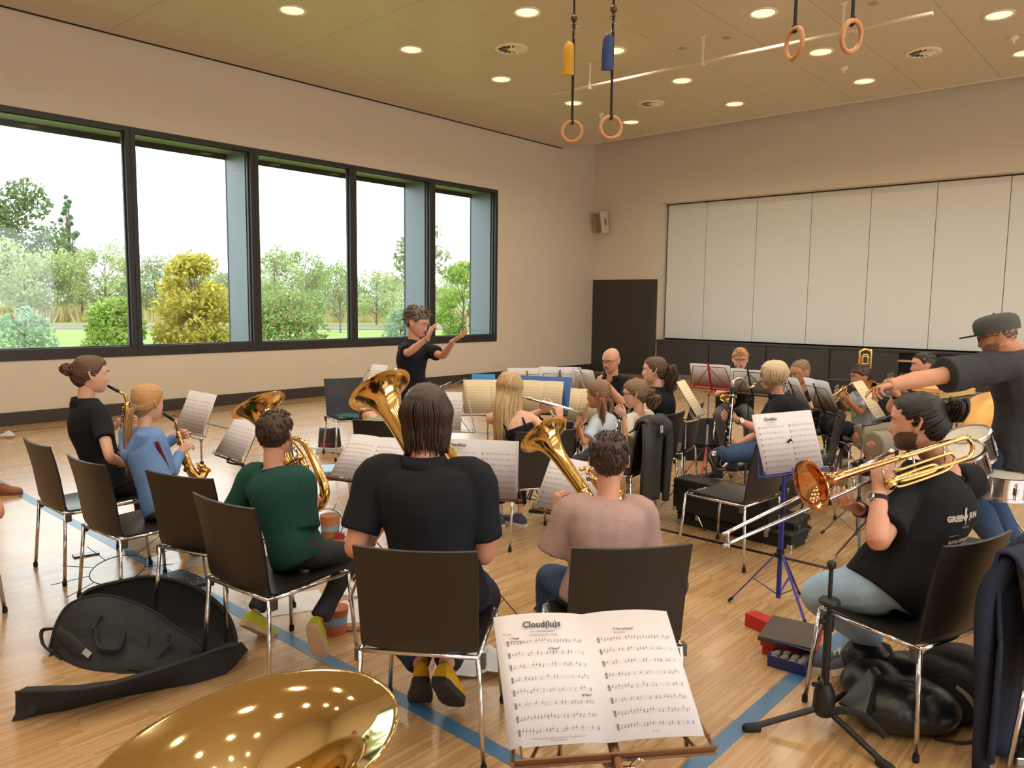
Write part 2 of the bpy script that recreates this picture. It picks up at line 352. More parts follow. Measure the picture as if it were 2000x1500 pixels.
# ------------------------------------------------------------------ ceiling fittings
M_LAMPW = M('lamp_trim_white', c(240, 232, 215), .4)
m = bpy.data.materials.new('lamp_glow'); m.use_nodes = True; e_ = m.node_tree.nodes['Principled BSDF']
e_.inputs['Emission Color'].default_value = (1, .68, .27, 1); e_.inputs['Emission Strength'].default_value = 1.6; e_.inputs['Base Color'].default_value = (.9, .8, .6, 1); M_GLOW = m
def lamp():
    r = empty('ceiling_lamp', (0, 0, 0))
    g = G(); g.lathe([(.145, .004), (.185, .004), (.185, -.012), (.165, -.016), (.145, -.004), (.145, .004)], (0, 0, 0), (0, 0, 1), 32); g.build('trim_ring', M_LAMPW, r)
    g = G(); g.lathe([(.145, -.006), (.10, -.012), (.05, -.014), (.001, -.015)], (0, 0, 0), (0, 0, 1), 32); g.build('diffuser', M_GLOW, r, 180)
    return r
L0 = lamp(); used = False
LAMPL = bpy.data.lights.new('lamp_light', 'AREA'); LAMPL.shape = 'DISK'; LAMPL.size = .26; LAMPL.energy = LAMP_W; LAMPL.color = (1, .92, .76); LAMPL.spread = R(150)
SEEN = {(-9.15, 5.84), (-6.86, 7.86), (-9.15, 7.86), (-9.15, 9.84), (-6.86, 9.84), (-9.15, 11.84), (-9.15, 13.79), (-6.86, 11.84), (-6.86, 13.79), (-4.55, 9.84), (-4.55, 11.84), (-4.55, 13.79), (-2.28, 11.84), (-2.28, 13.79)}
ROWN = {5.84: 'nearest the camera', 7.86: 'in the second row', 9.84: 'in the third row', 11.84: 'in the fourth row', 13.79: 'in the row next to the back wall'}
COLN = {-9.15: 'first from the window wall', -6.86: 'second from the window wall', -4.55: 'third from the window wall', -2.28: 'fourth from the window wall'}
for y in (-2.2, -.2, 1.83, 3.83, 5.84, 7.86, 9.84, 11.84, 13.79):
    for x in (-9.15, -6.86, -4.55, -2.28, .02, 2.3, 4.6):
        o = L0 if not used else copy_tree(L0); used = True
        o.location = room_pt(x, y, HC - .002)
        if (x, y) in SEEN: tag(o, 'warm ceiling lamp, %s, %s' % (COLN[x], ROWN[y].replace('nearest the camera', 'in the first row seen')), 'lamp', 'recessed ceiling lamps')
        else: tag(o, 'round recessed ceiling lamp outside the picture', 'lamp', 'ceiling lamps out of view')
        l = bpy.data.objects.new('lamp_light', LAMPL); COL.objects.link(l); l.location = room_pt(x, y, HC - .03)
def vent(pos, label):
    r = empty('ceiling_vent', room_pt(*pos), label, 'vent', 'swirl vents in the ceiling')
    g = G(); g.lathe([(.19, .004), (.245, .004), (.245, -.012), (.20, -.02), (.19, .004)], r.location, (0, 0, 1), 32); g.build('vent_ring', M_LAMPW, r)
    g = G(); g.lathe([(.20, .002), (.001, .002)], r.location, (0, 0, 1), 24); g.build('vent_throat', M('vent_dark', c(70, 62, 52), .8), r)
    g = G(); g.lathe([(.06, -.002), (.055, -.018), (.001, -.022)], r.location, (0, 0, 1), 16); g.build('vent_hub', M_LAMPW, r)
    for k in range(12):
        a = 2 * math.pi * k / 12; d = V((math.cos(a), math.sin(a), 0)); t = V((-math.sin(a), math.cos(a), 0))
        g = G(); p = r.location; q = [p + d * .055 - t * .010 + V((0, 0, -.002)), p + d * .195 - t * .03 + V((0, 0, -.002)), p + d * .195 + t * .012 + V((0, 0, -.02)), p + d * .055 + t * .006 + V((0, 0, -.016))]
        g.add(q + [x + V((0, 0, -.003)) for x in q], [(3, 2, 1, 0), (4, 5, 6, 7), (0, 1, 5, 4), (1, 2, 6, 5), (2, 3, 7, 6), (3, 0, 4, 7)]); g.build('vane', M_LAMPW, r, 0)
vent((-7.98, 8.8, HC - .003), 'round swirl vent in the ceiling beside the yellow-tagged ring strap'); vent((-8.05, 12.8, HC - .003), 'small far round swirl vent beyond the ceiling rail'); vent((-3.41, 12.83, HC - .003), 'round swirl vent in the ceiling above the white shutter')
for k, (x, y) in enumerate(((-9.23, 12.85), (-4.55, 12.82), (-2.29, 12.91))):
    p = room_pt(x, y, HC); r = empty('smoke_detector', p, ('white detector on the ceiling behind the hanging rings', 'white detector between two lamps over the shutter', 'white detector beside the lamp at the picture edge')[k], 'detector')
    g = G(); g.lathe([(.001, -.001), (.06, -.001), (.06, -.03), (.045, -.045), (.001, -.05)], p, (0, 0, 1), 16); g.build('detector_base', M_LAMPW, r)
    g = G(); g.tube([p - V((0, 0, .05)), p - V((0, 0, .09))], [.012, .02], 8); g.build('sensor_tip', M_LAMPW, r)
for k, (x, y) in enumerate(((-6.04, 10.4), (-5.34, 10.41), (-3.39, 10.42))):
    p = room_pt(x, y, HC - .004); g = G(); g.box(p, (.09, .09, .012), RM.to_3x3()); tag(g.build('hook_plate', M('plate_grey', c(170, 158, 140), .5), None, 0, .002), ('small square metal plate above the rail, first of three', 'small square metal plate above the rail, middle of three', 'small square metal plate above the rail, last of three')[k], 'plate')
# long pale rail hung under the ceiling
a_, b_ = room_pt(-8.27, 10.11, HC - .35), room_pt(-2.64, 10.21, HC - .35)
r = empty('ceiling_rail', a_, 'long pale straight tube hung under the ceiling on short brackets', 'rail')
g = G(); g.tube([a_, b_], .026, 12); g.build('rail_tube', M('pale_paint', c(214, 200, 172), .5), r)
for q in (.135, .48, .82):
    p = a_.lerp(b_, q); g = G(); g.box(p + V((0, 0, .19)), (.03, .012, .34), RM.to_3x3()); g.box(p + V((0, 0, .355)), (.10, .06, .012), RM.to_3x3()); g.box(p + V((.012, 0, -.005)), (.045, .065, .07), RM.to_3x3()); g.build('bracket', M_LAMPW, r, 0, .002)
# gymnastic rings on straps
M_STRAP = M('strap_black', c(30, 28, 32), .8); M_RINGW = M('ring_beech', c(196, 140, 92), .45, scale=30); M_KNOB = M('dark_wood_bead', c(88, 52, 36), .5); M_CHR = M('chrome', c(205, 205, 208), .16, 1.0, var=.02)
def gym_ring(c_px, r_px, Y, axis, label, tag_col=None, bead=None):
    p = A(*c_px, Y); rr = r_px * Y / FPX; r = empty('gymnastic_ring', p, label, 'ring', 'gymnastic rings hanging from the ceiling')
    g = G(); g.torus(p, axis, rr, .016, 36, 10); g.build('wooden_hoop', M_RINGW, r)
    top = p + V((0, 0, rr - .016)); end = V((top.x, top.y, HC)); kz = A(bead[0], bead[1], Y).z if bead else HC
    g = G(); g.torus(top + V((0, 0, .016)), (1, .2, 0), .024, .010, 16, 6); g.tube([top + V((0, 0, .04)), V((top.x, top.y, kz))], (.012, .004), 8, up=(1, 0, 0)); g.build('strap', M_STRAP, r)
    if bead:
        b = V((top.x, top.y, kz)); g = G(); g.tube([b, end], .010, 8); g.build('rope', M_STRAP, r)
        g = G(); g.ball(b, .032, 0, 12, 8); g.build('bead', M_KNOB, r)
        g = G(); s_ = V((0, 0, -.075)); g.torus(b + s_, (.3, 1, 0), .028, .006, 16, 6); g.torus(b + s_ * 2.0, (1, .3, 0), .034, .006, 16, 6); g.build('snap_hook', M_CHR, r)
        g = G(); q = b + V((-.045, -.02, -.36)); g.tube([q + V((.02, 0, .14)), q + V((.005, 0, .10)), q, q + V((0, 0, -.15))], [(.03, .015), (.045, .03), (.05, .035), (.052, .02)], 10, sub=3, up=(1, 0, 0)); g.build('pouch', M('pouch_' + tag_col[0], tag_col[1], .55), r)
gym_ring((1117, 257), 18.5, 7.4, (.15, 1, 0), 'wooden gymnastic ring on a strap with a yellow pouch', ('yellow', c(214, 158, 20)), (1116, 36))
gym_ring((1193, 249), 20, 6.9, (-.1, 1, 0), 'wooden gymnastic ring on a strap with a blue pouch', ('blue', c(38, 56, 110)), (1192, 18))
gym_ring((1551, 85), 27, 5.4, (1, .22, 0), 'wooden gymnastic ring seen edge-on in front of the rail'); gym_ring((1663, 71), 27, 5.2, (-.62, 1, .25), 'wooden gymnastic ring hanging tilted by the end of the rail')
# wall loudspeaker
r = empty('wall_speaker', room_pt(-11.58, DB - .2, 3.8), 'pale grey box loudspeaker mounted high in the room corner', 'speaker')
q3 = (RM @ Matrix.Rotation(R(-20), 4, 'Z') @ Matrix.Rotation(R(8), 4, 'X')).to_3x3(); p = r.location
g = G(); g.box(p, (.28, .22, .54), q3); g.build('cabinet', M('speaker_beige', c(206, 196, 178), .5), r, 40, .012)
g = G(); g.box(p + q3 @ V((0, -.113, -.01)), (.23, .01, .48), q3); g.build('grille', M('grille_grey', c(140, 134, 124), .8, bump=.4, scale=400), r, 40, .004)
g = G(); g.tube([p + q3 @ V((.0, .11, 0)), room_pt(-11.58, DB + .01, 3.8)], .02, 8); g.box(p + q3 @ V((.147, .02, .0)), (.012, .05, .16), q3); g.build('wall_bracket', M_ALU, r)
# ------------------------------------------------------------------ outside: field, meadow, hill, trees
EX = empty('land', (0, 0, 0), kind='structure'); EX.matrix_world = RM
n = NT('field_grass'); o_ = n.obj(); X = n.xyz(o_); a = n.noise(o_, .35, 4, .6); b = n.noise(o_, 6, 3)
dist = n.f('ADD', n.f('MULTIPLY', X[0], -.70), n.f('MULTIPLY', X[1], .71))
gcol = n.ramp(n.f('ADD', n.f('MULTIPLY', a, .7), n.f('MULTIPLY', b, .3)), [(.25, c(96, 118, 50)), (.6, c(128, 146, 68)), (.85, c(154, 158, 92))])
n.put(n.p.inputs['Base Color'], gcol); n.p.inputs['Roughness'].default_value = .9; n.bump(b, .5, .1); M_FIELD = n.m
GZ = -.3
g = G(); g.add([(-900, -500, GZ), (-DL - .3, -500, GZ), (-DL - .3, 900, GZ), (-900, 900, GZ)], [(0, 1, 2, 3)]); o = g.build('field', M_FIELD, None, 0); o.matrix_world = RM; o['kind'] = 'structure'
def ext(px, d, z=GZ):
    """a point outside on the ray of picture column px at distance d along the ground"""
    q = A(px, 592, 1.0); q.z = 0; q = q.normalized() * d; return V((q.x, q.y, z))
def seg(name, px0, px1, d0, d1, z, m):
    q = [ext(px0, d0, z), ext(px1, d0, z), ext(px1, d1, z), ext(px0, d1, z)]; g = G(); g.add(q, [(0, 1, 2, 3)]); o = g.build(name, m, None, 0); o['kind'] = 'structure'
seg('footpath', -150, 1100, 62, 74, GZ + .02, M('path_gravel', c(116, 104, 90), .9, scale=.8))
# distant wooded ridge
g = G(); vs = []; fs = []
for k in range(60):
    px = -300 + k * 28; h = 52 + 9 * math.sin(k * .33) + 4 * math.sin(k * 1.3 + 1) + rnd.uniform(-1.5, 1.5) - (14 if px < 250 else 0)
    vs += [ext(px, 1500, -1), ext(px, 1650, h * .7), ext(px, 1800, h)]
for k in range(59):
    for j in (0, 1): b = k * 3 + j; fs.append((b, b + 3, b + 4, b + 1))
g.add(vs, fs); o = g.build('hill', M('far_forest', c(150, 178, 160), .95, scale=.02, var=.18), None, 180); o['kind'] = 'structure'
def leafmat(name, base, var=.28):
    n = NT(name); inf = n.n('ShaderNodeNewGeometry'); rv = inf.outputs['Random Per Island']
    lo = tuple(x * (1 - var) for x in base[:3]) + (1,); hi = tuple(min(1, x * (1 + var)) for x in base[:3]) + (1,)
    n.put(n.p.inputs['Base Color'], n.mix(rv, lo, hi)); n.p.inputs['Roughness'].default_value = .6
    ts = n.n('ShaderNodeBsdfTranslucent'); n.put(ts.inputs[0], n.mix(rv, lo, hi)); ms = n.n('ShaderNodeMixShader'); ms.inputs[0].default_value = .4
    n.t.links.new(n.p.outputs[0], ms.inputs[1]); n.t.links.new(ts.outputs[0], ms.inputs[2]); n.t.links.new(ms.outputs[0], n.t.nodes['Material Output'].inputs[0]); return n.m
M_BARK = M('bark', c(120, 104, 88), .9, bump=.4, scale=12)
def leaves(name, pts, size, mat, parent, seed=1, drop=0.0):
    r = np.random.default_rng(seed); P = np.array(pts, dtype=float); N = len(P)
    d = r.normal(size=(N, 3)); d[:, 2] -= drop; d /= np.linalg.norm(d, axis=1)[:, None]
    e = np.cross(d, r.normal(size=(N, 3))); e /= np.linalg.norm(e, axis=1)[:, None]
    s = size * r.uniform(.6, 1.35, (N, 1)); v = np.stack([P - d * s, P + e * s * .45, P + d * s, P - e * s * .45], 1).reshape(-1, 3)
    me = bpy.data.meshes.new(name); me.from_pydata(v.tolist(), [], np.arange(4 * N).reshape(-1, 4).tolist()); me.materials.append(mat)
    o = bpy.data.objects.new(name, me); COL.objects.link(o); adopt(o, parent); return o
def tree(name, label, cat, cx, d, base_y, top_y, wpx, mat, nl=2200, leaf=.0, trunk=.35, shape='round', group=None, berries=None, seed=0):
    r = np.random.default_rng(seed + int(cx)); base = ext(cx, d); k = d / FPX * 1.02
    top = EYE + (596 - top_y) * k; hgt = top - GZ; wid = wpx * k; root = empty(name, base, label, cat, group)
    z0 = GZ + hgt * trunk; pts = []; branches = G()
    branches.tube([base, base + V((0, 0, hgt * .3)), base + V((.02 * hgt, .01 * hgt, hgt * .8))], [max(.03, hgt * .02), hgt * .015, hgt * .004], 7)
    nc = {'round': 26, 'cone': 40, 'sparse': 34, 'bush': 64}[shape]; cl = []
    for i in range(nc):
        u = r.uniform(0, 1); a = r.uniform(0, 2 * math.pi)
        if shape == 'cone': w = (1 - u) ** .8 * .5 + .03
        elif shape == 'sparse': w = (.5 * math.sin(math.pi * min(1, u * .9 + .12)) ** 1.0) * (1 - u * .55)
        elif shape == 'bush': w = .5 * math.sqrt(max(0, 1 - (u * 1.0) ** 2.2)) * (.8 + .2 * u)
        else: w = .5 * math.sqrt(max(0, 1 - (2 * u - 1) ** 2)) 
        rr = w * wid * r.uniform(.45, 1.0) ** .6
        p = base + V((math.cos(a) * rr, math.sin(a) * rr, z0 - GZ + (GZ + hgt - z0) * u * .97))
        cl.append((p, wid * (.17 if shape in ('round', 'bush') else .11) * (1 if shape != 'cone' else (1.15 - u))))
        bb = base + V((0, 0, (p.z - base.z) * r.uniform(.45, .75))); branches.tube([bb, bb.lerp(p, .6) + V((0, 0, .03 * hgt)), p], [hgt * .006, hgt * .004, hgt * .002], 4)
    branches.build('trunk', M_BARK, root)
    per = int(nl * 1.7) // nc
    for p, s in cl:
        q = r.normal(size=(per, 3)); q /= np.linalg.norm(q, axis=1)[:, None]; q *= s * r.uniform(.3, 1.0, (per, 1)) ** .5 * np.array([1, 1, .85]); pts.append(np.array(p) + q)
    P = np.concatenate(pts); P[:, 2] = np.maximum(P[:, 2], GZ + .05)
    o = leaves('foliage', P, (leaf or max(.07, wid * .022)) * 1.15, mat, root, seed); o['kind'] = 'stuff'
    if berries:
        g = G()
        for i in range(150):
            p = V(P[r.integers(len(P))]) ; p = base + (p - base) * 1.03; g.ball(p, .05, 0, 6, 4)
        o = g.build('berry_clusters', berries, root); o['kind'] = 'stuff'
    return root
LG = leafmat('leaf_mid', c(138, 158, 92)); LP = leafmat('leaf_pale', c(164, 176, 118)); LD = leafmat('leaf_dark_hazed', c(106, 124, 76)); LY = leafmat('leaf_yellow', c(186, 172, 74)); LB = leafmat('leaf_bluegreen_hazed', c(146, 170, 142)); LO = leafmat('leaf_olive', c(150, 156, 116)); LV = leafmat('leaf_vivid', c(150, 172, 82))  # dark and blue-green leaves are paled: distance haze put into their colour
T = 'trees in the meadow outside'; B = 'shrubs on the grass outside'
tree('tall_tree', 'big dark broadleaf tree towering at the outer edge of the first window pane', 'tree', 15, 118, 610, 412, 165, LD, 3600, trunk=.12, group=T)
tree('conifer', 'slim blue-green conifer standing tall against the white sky', 'tree', 139, 125, 600, 424, 62, LB, 3200, trunk=.05, shape='cone', group=T, leaf=.28)
tree('orchard_tree', 'round pale orchard tree below the big dark tree', 'tree', 48, 80, 632, 508, 140, LP, 2600, trunk=.22, group=T)
tree('orchard_tree', 'orchard tree in front of the slim conifer', 'tree', 160, 84, 630, 518, 95, LO, 2200, trunk=.25, group=T)
tree('orchard_tree', 'pale wide orchard tree beside the first window mullion', 'tree', 205, 78, 632, 512, 105, LP, 2400, trunk=.22, group=T)
tree('orchard_tree', 'thin feathery tree half hidden by the first mullion', 'tree', 245, 92, 630, 492, 60, LO, 1400, trunk=.2, group=T)
tree('orchard_tree', 'faint olive tree between mullion and yellow bush', 'tree', 305, 86, 632, 528, 95, LO, 2000, trunk=.2, group=T)
tree('orchard_tree', 'pale tree rising just behind the yellow bush', 'tree', 352, 90, 632, 510, 70, LP, 1400, trunk=.2, group=T)
tree('orchard_tree', 'reddish-olive tree behind the window fin of the second pane', 'tree', 448, 78, 635, 548, 80, LO, 1600, trunk=.2, group=T)
tree('orchard_tree', 'bright orchard tree at the start of the middle pane', 'tree', 535, 74, 638, 505, 110, LP, 2600, trunk=.15, group=T)
tree('orchard_tree', 'tall green tree in the middle pane above the berry bush', 'tree', 600, 70, 638, 507, 95, LG, 2600, trunk=.12, group=T)
tree('orchard_tree', 'green tree at the far side of the middle pane', 'tree', 655, 80, 635, 522, 75, LG, 1800, trunk=.15, group=T)
tree('bare_tree', 'small grey half-bare tree with thin twigs on the lawn', 'tree', 664, 52, 640, 560, 80, LO, 420, trunk=.35, shape='sparse', group=T, leaf=.1)
tree('orchard_tree', 'pale bushy tree left of the sapling in the fourth pane'.replace('left of', 'beside'), 'tree', 735, 72, 640, 538, 85, LP, 2200, trunk=.1, group=T)
tree('sapling', 'tall sparse sapling behind the conductor with airy upright twigs', 'tree', 823, 40, 655, 398, 135, LO, 700, trunk=.22, shape='sparse', group=T, leaf=.13)
tree('orchard_tree', 'dense vivid green tree filling the lower fifth pane', 'tree', 905, 46, 668, 528, 120, LV, 4200, trunk=.02, group=T, leaf=.10)
tree('orchard_tree', 'olive tree directly behind the conductor', 'tree', 795, 62, 645, 560, 90, LP, 2000, trunk=.08, group=T)
for k, (px, d, ty, w_, mt_) in enumerate(((90, 105, 540, 120, LO), (270, 110, 545, 110, LP), (415, 105, 548, 120, LO), (500, 100, 540, 90, LP), (570, 95, 530, 120, LG), (640, 98, 535, 110, LO), (700, 95, 540, 110, LG), (760, 90, 545, 100, LO), (860, 80, 548, 110, LP), (950, 70, 535, 90, LG))):
    tree('meadow_tree', ('hazy tree in the far belt below the slim conifer', 'hazy tree in the far belt right behind the first mullion'.replace('right ', ''), 'hazy olive tree in the far belt behind the yellow bush', 'hazy tree in the far belt behind the second window fin', 'hazy green tree in the far belt over the berry bush', 'hazy tree in the far belt behind the half-bare tree', 'hazy tree in the far belt behind the third mullion', 'hazy tree in the far belt before the conductor fin', 'hazy tree in the far belt behind the sapling trunk', 'hazy tree in the far belt at the end of the last pane')[k], 'tree', px, d, 630, ty, w_, mt_, 1500, trunk=.04, group=T)
tree('yellow_bush', 'large yellowing bush standing alone on the lawn', 'shrub', 378, 37, 668, 522, 135, LY, 4200, trunk=.02, shape='bush', group=B, leaf=.11)
tree('berry_bush', 'dense green bush dotted with red berries', 'shrub', 565, 36, 668, 582, 140, LG, 3800, trunk=.0, shape='bush', group=B, leaf=.08, berries=M('berry_red', c(200, 84, 50), .5))
tree('shrub', 'leafy green shrub in front of the first mullion', 'shrub', 222, 36, 672, 602, 100, LV, 2200, trunk=.0, shape='bush', group=B, leaf=.10)
tree('shrub', 'thin grey-green shrub on the grass below the orchard trees', 'shrub', 45, 34, 682, 618, 95, LB, 650, trunk=.05, shape='bush', group=B, leaf=.08)
tree('shrub', 'silvery low shrub beside the conductor at the window edge', 'shrub', 782, 40, 664, 612, 70, LB, 1500, trunk=.0, shape='bush', group=B, leaf=.07)
# dry tall meadow grass behind the path
r_ = np.random.default_rng(5); q = []
for i in range(9000):
    p = ext(r_.uniform(-120, 1010), r_.uniform(76, 120)); q.append(p)
P = np.array([tuple(p) for p in q]); vs = []; N = len(P); h = r_.uniform(.6, 1.7, N); w = r_.uniform(.05, .16, N); a = r_.uniform(0, math.pi, N); lx = r_.normal(0, .25, (N, 2))
b0 = P + np.stack([np.cos(a) * w, np.sin(a) * w, 0 * a], 1); b1 = P - np.stack([np.cos(a) * w, np.sin(a) * w, 0 * a], 1); tp = P + np.stack([lx[:, 0], lx[:, 1], h], 1)
me = bpy.data.meshes.new('meadow_grass'); me.from_pydata(np.stack([b0, b1, tp], 1).reshape(-1, 3).tolist(), [], np.arange(3 * N).reshape(-1, 3).tolist()); me.materials.append(leafmat('dry_grass', c(182, 164, 112), .25))
o = bpy.data.objects.new('meadow_grass', me); COL.objects.link(o); tag(o, 'tall dry golden grass of the meadow behind the path', 'grass', kind='stuff')
# ------------------------------------------------------------------ stacking chairs
M_SHELL = M('black_stained_plywood', c(34, 30, 28), .36, bump=.03, scale=8, stretch=(6, 1, 1), var=.15); M_RUB = M('black_rubber', c(18, 18, 18), .7)
def chair_proto():
    r = empty('stacking_chair', (0, 0, 0))
    W2, D2 = .222, .225
    def shell(prof, name):
        g = G(); n_ = 10; top = []; bot = []
        for (y, z, ny, nz, w) in prof:
            a, b = [], []
            for k in range(n_ + 1):
                u = 2 * k / n_ - 1; dip = (1 - u * u) * .022
                p = V((u * w, y, z)) - V((0, ny, nz)) * dip; a.append(p + V((0, ny, nz)) * .0055); b.append(p - V((0, ny, nz)) * .0055)
            top.append(a); bot.append(b)
        loop = [a + b[::-1] for a, b in zip(top, bot)]; g.rings(loop); return g.build(name, M_SHELL, r, 35)
    shell([(.225, .447, 0, 1, .205), (.215, .452, 0, 1, .214), (.12, .450, 0, 1, .22), (0, .444, 0, 1, .222), (-.12, .440, 0, 1, .222), (-.20, .444, 0, 1, .222)], 'seat')
    shell([(-.200, .444, .5, .85, .222), (-.214, .452, .85, .5, .222), (-.222, .475, .98, .12, .222), (-.232, .55, .99, .12, .223), (-.246, .65, .99, .14, .225), (-.266, .75, .98, .19, .227), (-.292, .852, .97, .24, .228)], 'backrest')
    g = G(); z = .428
    g.tube([(-W2, D2, z), (W2, D2, z)], .0095, 10); g.tube([(-W2, -D2, z), (W2, -D2, z)], .0095, 10); g.tube([(-W2, -D2, z), (-W2, D2, z)], .0095, 10); g.tube([(W2, -D2, z), (W2, D2, z)], .0095, 10)
    g.build('seat_frame', M_CHR, r, 180)
    for sx in (-1, 1):
        g = G(); g.box((sx * (W2 + .016), -D2 + .012, .41), (.02, .032, .05)); g.build('link_clip', M('clip_grey', c(90, 84, 76), .4, .5), r, 0, .003)
        for sy in (-1, 1):
            g = G(); g.tube([(sx * W2, sy * D2, z), (sx * (W2 + .028), sy * (D2 + .03), .022)], .0098, 10); L = g.build('leg', M_CHR, r, 180)
            g = G(); q = V((sx * (W2 + .029), sy * (D2 + .031), 0)); g.tube([q + V((0, 0, .03)), q + V((0, 0, .006)), q], [.0125, .0135, .011], 10); g.build('foot_glide', M_RUB, L)
    return r
CH0 = chair_proto(); _cu = [False]
def chair(x, y, head, label):
    o = copy_tree(CH0) if _cu[0] else CH0; _cu[0] = True
    o.location = (x, y, 0); o.rotation_euler = (0, 0, -R(head)); tag(o, label, 'chair', 'black chrome-legged stacking chairs'); return o
chair(-2.70, 4.84, 41, 'black stacking chair under the woman with the hair bun')
chair(-2.135, 4.35, 38, 'black stacking chair under the girl in the blue hoodie')
chair(-1.55, 4.06, 24, 'empty black stacking chair between the hoodie girl and the boy in green')
chair(-1.09, 3.535, 36, 'black stacking chair under the boy in the dark green T-shirt')
chair(-.305, 2.955, 7, 'black stacking chair under the dark-haired adult in the black polo')
chair(.405, 3.016, -8, 'black stacking chair under the boy in the mauve T-shirt')
chair(1.53, 5.21, -43, 'empty black stacking chair standing beside the black instrument cases')
chair(1.645, 3.12, -30, 'black stacking chair under the man playing the trombone')
chair(.135, 5.55, -22, 'black stacking chair under the blonde flute player')
chair(-1.80, 8.55, 152, 'empty black chair with teal folders on its seat near the window wall')
chair(-1.42, 5.72, 68, 'empty black chair turned sideways with a pale blue folder on its seat')
chair(-.93, 5.95, 6, 'black chair under the bent-over person in the striped top')
chair(.83, 6.02, -58, 'black chair with a grey hoodie hung over its back')
chair(1.08, 6.40, -50, 'black chair under the girl in the cream T-shirt')
chair(1.40, 6.95, -62, 'black chair under the woman with the curly dark ponytail')
chair(1.10, 8.25, -140, 'black chair under the bald clarinet player')
chair(2.62, 8.95, 194, 'black chair under the blond boy with the saxophone')
chair(2.48, 6.45, -72, 'black chair under the woman with the bass clarinet')
chair(3.02, 7.95, -110, 'black chair under the short-haired man bending over his mouthpiece')
chair(3.42, 7.45, -95, 'black chair under the trumpet boy in grey')
chair(3.80, 7.22, -88, 'black chair under the trumpeter in khaki shorts')
chair(2.55, 3.95, -60, 'black chair behind the trombone player with only its back showing')
CJ = chair(2.14, 2.52, 150, 'black chair covered by a navy jacket at the picture edge')
chair(-4.85, 6.1, 60, 'black chair just outside the picture beside the sandalled foot')

# ------------------------------------------------------------------ sheet music and stands
def music_mat(name, paper, pages=2, ns=8):
    n = NT(name); U = n.xyz(n.uv()); u, v = U[0], U[1]
    pu = n.f('FRACT', n.f('MULTIPLY', u, pages)); pg = n.f('FLOOR', n.f('MULTIPLY', u, pages))
    inx = n.f('MULTIPLY', n.f('GREATER_THAN', pu, .09), n.f('LESS_THAN', pu, .93))
    vv = n.f('DIVIDE', n.f('SUBTRACT', v, .05), .76); iny = n.f('MULTIPLY', n.f('GREATER_THAN', vv, 0.0), n.f('LESS_THAN', vv, 1.0))
    vs = n.f('MULTIPLY', vv, ns); row = n.f('FLOOR', vs); fr = n.f('FRACT', vs)
    st = n.f('DIVIDE', n.f('SUBTRACT', fr, .36), .28); inst = n.f('MULTIPLY', n.f('GREATER_THAN', st, -.06), n.f('LESS_THAN', st, 1.06))
    lf = n.f('ABSOLUTE', n.f('SUBTRACT', n.f('FRACT', n.f('ADD', n.f('MULTIPLY', st, 4), .5)), .5)); ln = n.f('MULTIPLY', n.f('LESS_THAN', lf, .10), inst)
    cu = n.f('MULTIPLY', pu, 30); cl = n.f('FLOOR', cu); fx = n.f('FRACT', cu); rv = n.white(n.vec(n.f('ADD', cl, n.f('MULTIPLY', pg, 51)), row, 2.5)); rv2 = n.white(n.vec(row, cl, 8.5))
    has = n.f('GREATER_THAN', rv2, .40); ny = n.f('ADD', .1, n.f('MULTIPLY', rv, .8))
    ddx = n.f('MULTIPLY', n.f('SUBTRACT', fx, .5), 1.0); ddy = n.f('MULTIPLY', n.f('SUBTRACT', st, ny), 1.25)
    head = n.f('LESS_THAN', n.f('ADD', n.f('MULTIPLY', ddx, ddx), n.f('MULTIPLY', ddy, ddy)), .05)
    up = n.f('SUBTRACT', st, ny); stem = n.f('MULTIPLY', n.f('LESS_THAN', n.f('ABSOLUTE', n.f('SUBTRACT', fx, .70)), .07), n.f('MULTIPLY', n.f('GREATER_THAN', up, 0.0), n.f('LESS_THAN', up, .85)))
    note = n.f('MULTIPLY', has, n.f('MAXIMUM', head, stem))
    barl = n.f('MULTIPLY', inst, n.f('LESS_THAN', n.f('ABSOLUTE', n.f('SUBTRACT', n.f('FRACT', n.f('MULTIPLY', pu, 6)), .5)), .02))
    clef = n.f('MULTIPLY', n.f('LESS_THAN', n.f('ABSOLUTE', n.f('SUBTRACT', pu, .115)), .012), n.f('MULTIPLY', n.f('GREATER_THAN', st, -.4), n.f('LESS_THAN', st, 1.35)))
    clef = n.f('MULTIPLY', clef, n.f('GREATER_THAN', n.noise(n.vec(n.f('MULTIPLY', pu, 260), n.f('MULTIPLY', vs, 16)), 1.0), .42))
    ink = n.f('MULTIPLY', n.f('MULTIPLY', inx, iny), n.f('MAXIMUM', n.f('MAXIMUM', n.f('MULTIPLY', ln, .55), n.f('MULTIPLY', barl, .7)), n.f('MAXIMUM', n.f('MULTIPLY', note, .9), n.f('MULTIPLY', clef, .95))))
    wv = n.noise(n.obj(), 9, 2); base = n.mix(wv, tuple(x * .94 for x in paper[:3]) + (1,), paper)
    n.put(n.p.inputs['Base Color'], n.mix(n.f('MULTIPLY', ink, .85), base, c(60, 56, 60))); n.p.inputs['Roughness'].default_value = .75; n.p.inputs['Specular IOR Level'].default_value = .25
    return n.m
MU_W = music_mat('printed_music_white', c(212, 205, 208)); MU_B = music_mat('printed_music_cream', c(210, 190, 156), 2, 9); MU_S = music_mat('printed_music_single', c(212, 205, 208), 1, 9); MU_SB = music_mat('printed_music_single_cream', c(226, 206, 172), 1, 9)
M_PAPER = M('plain_paper', c(214, 211, 212), .75, scale=8, var=.03)
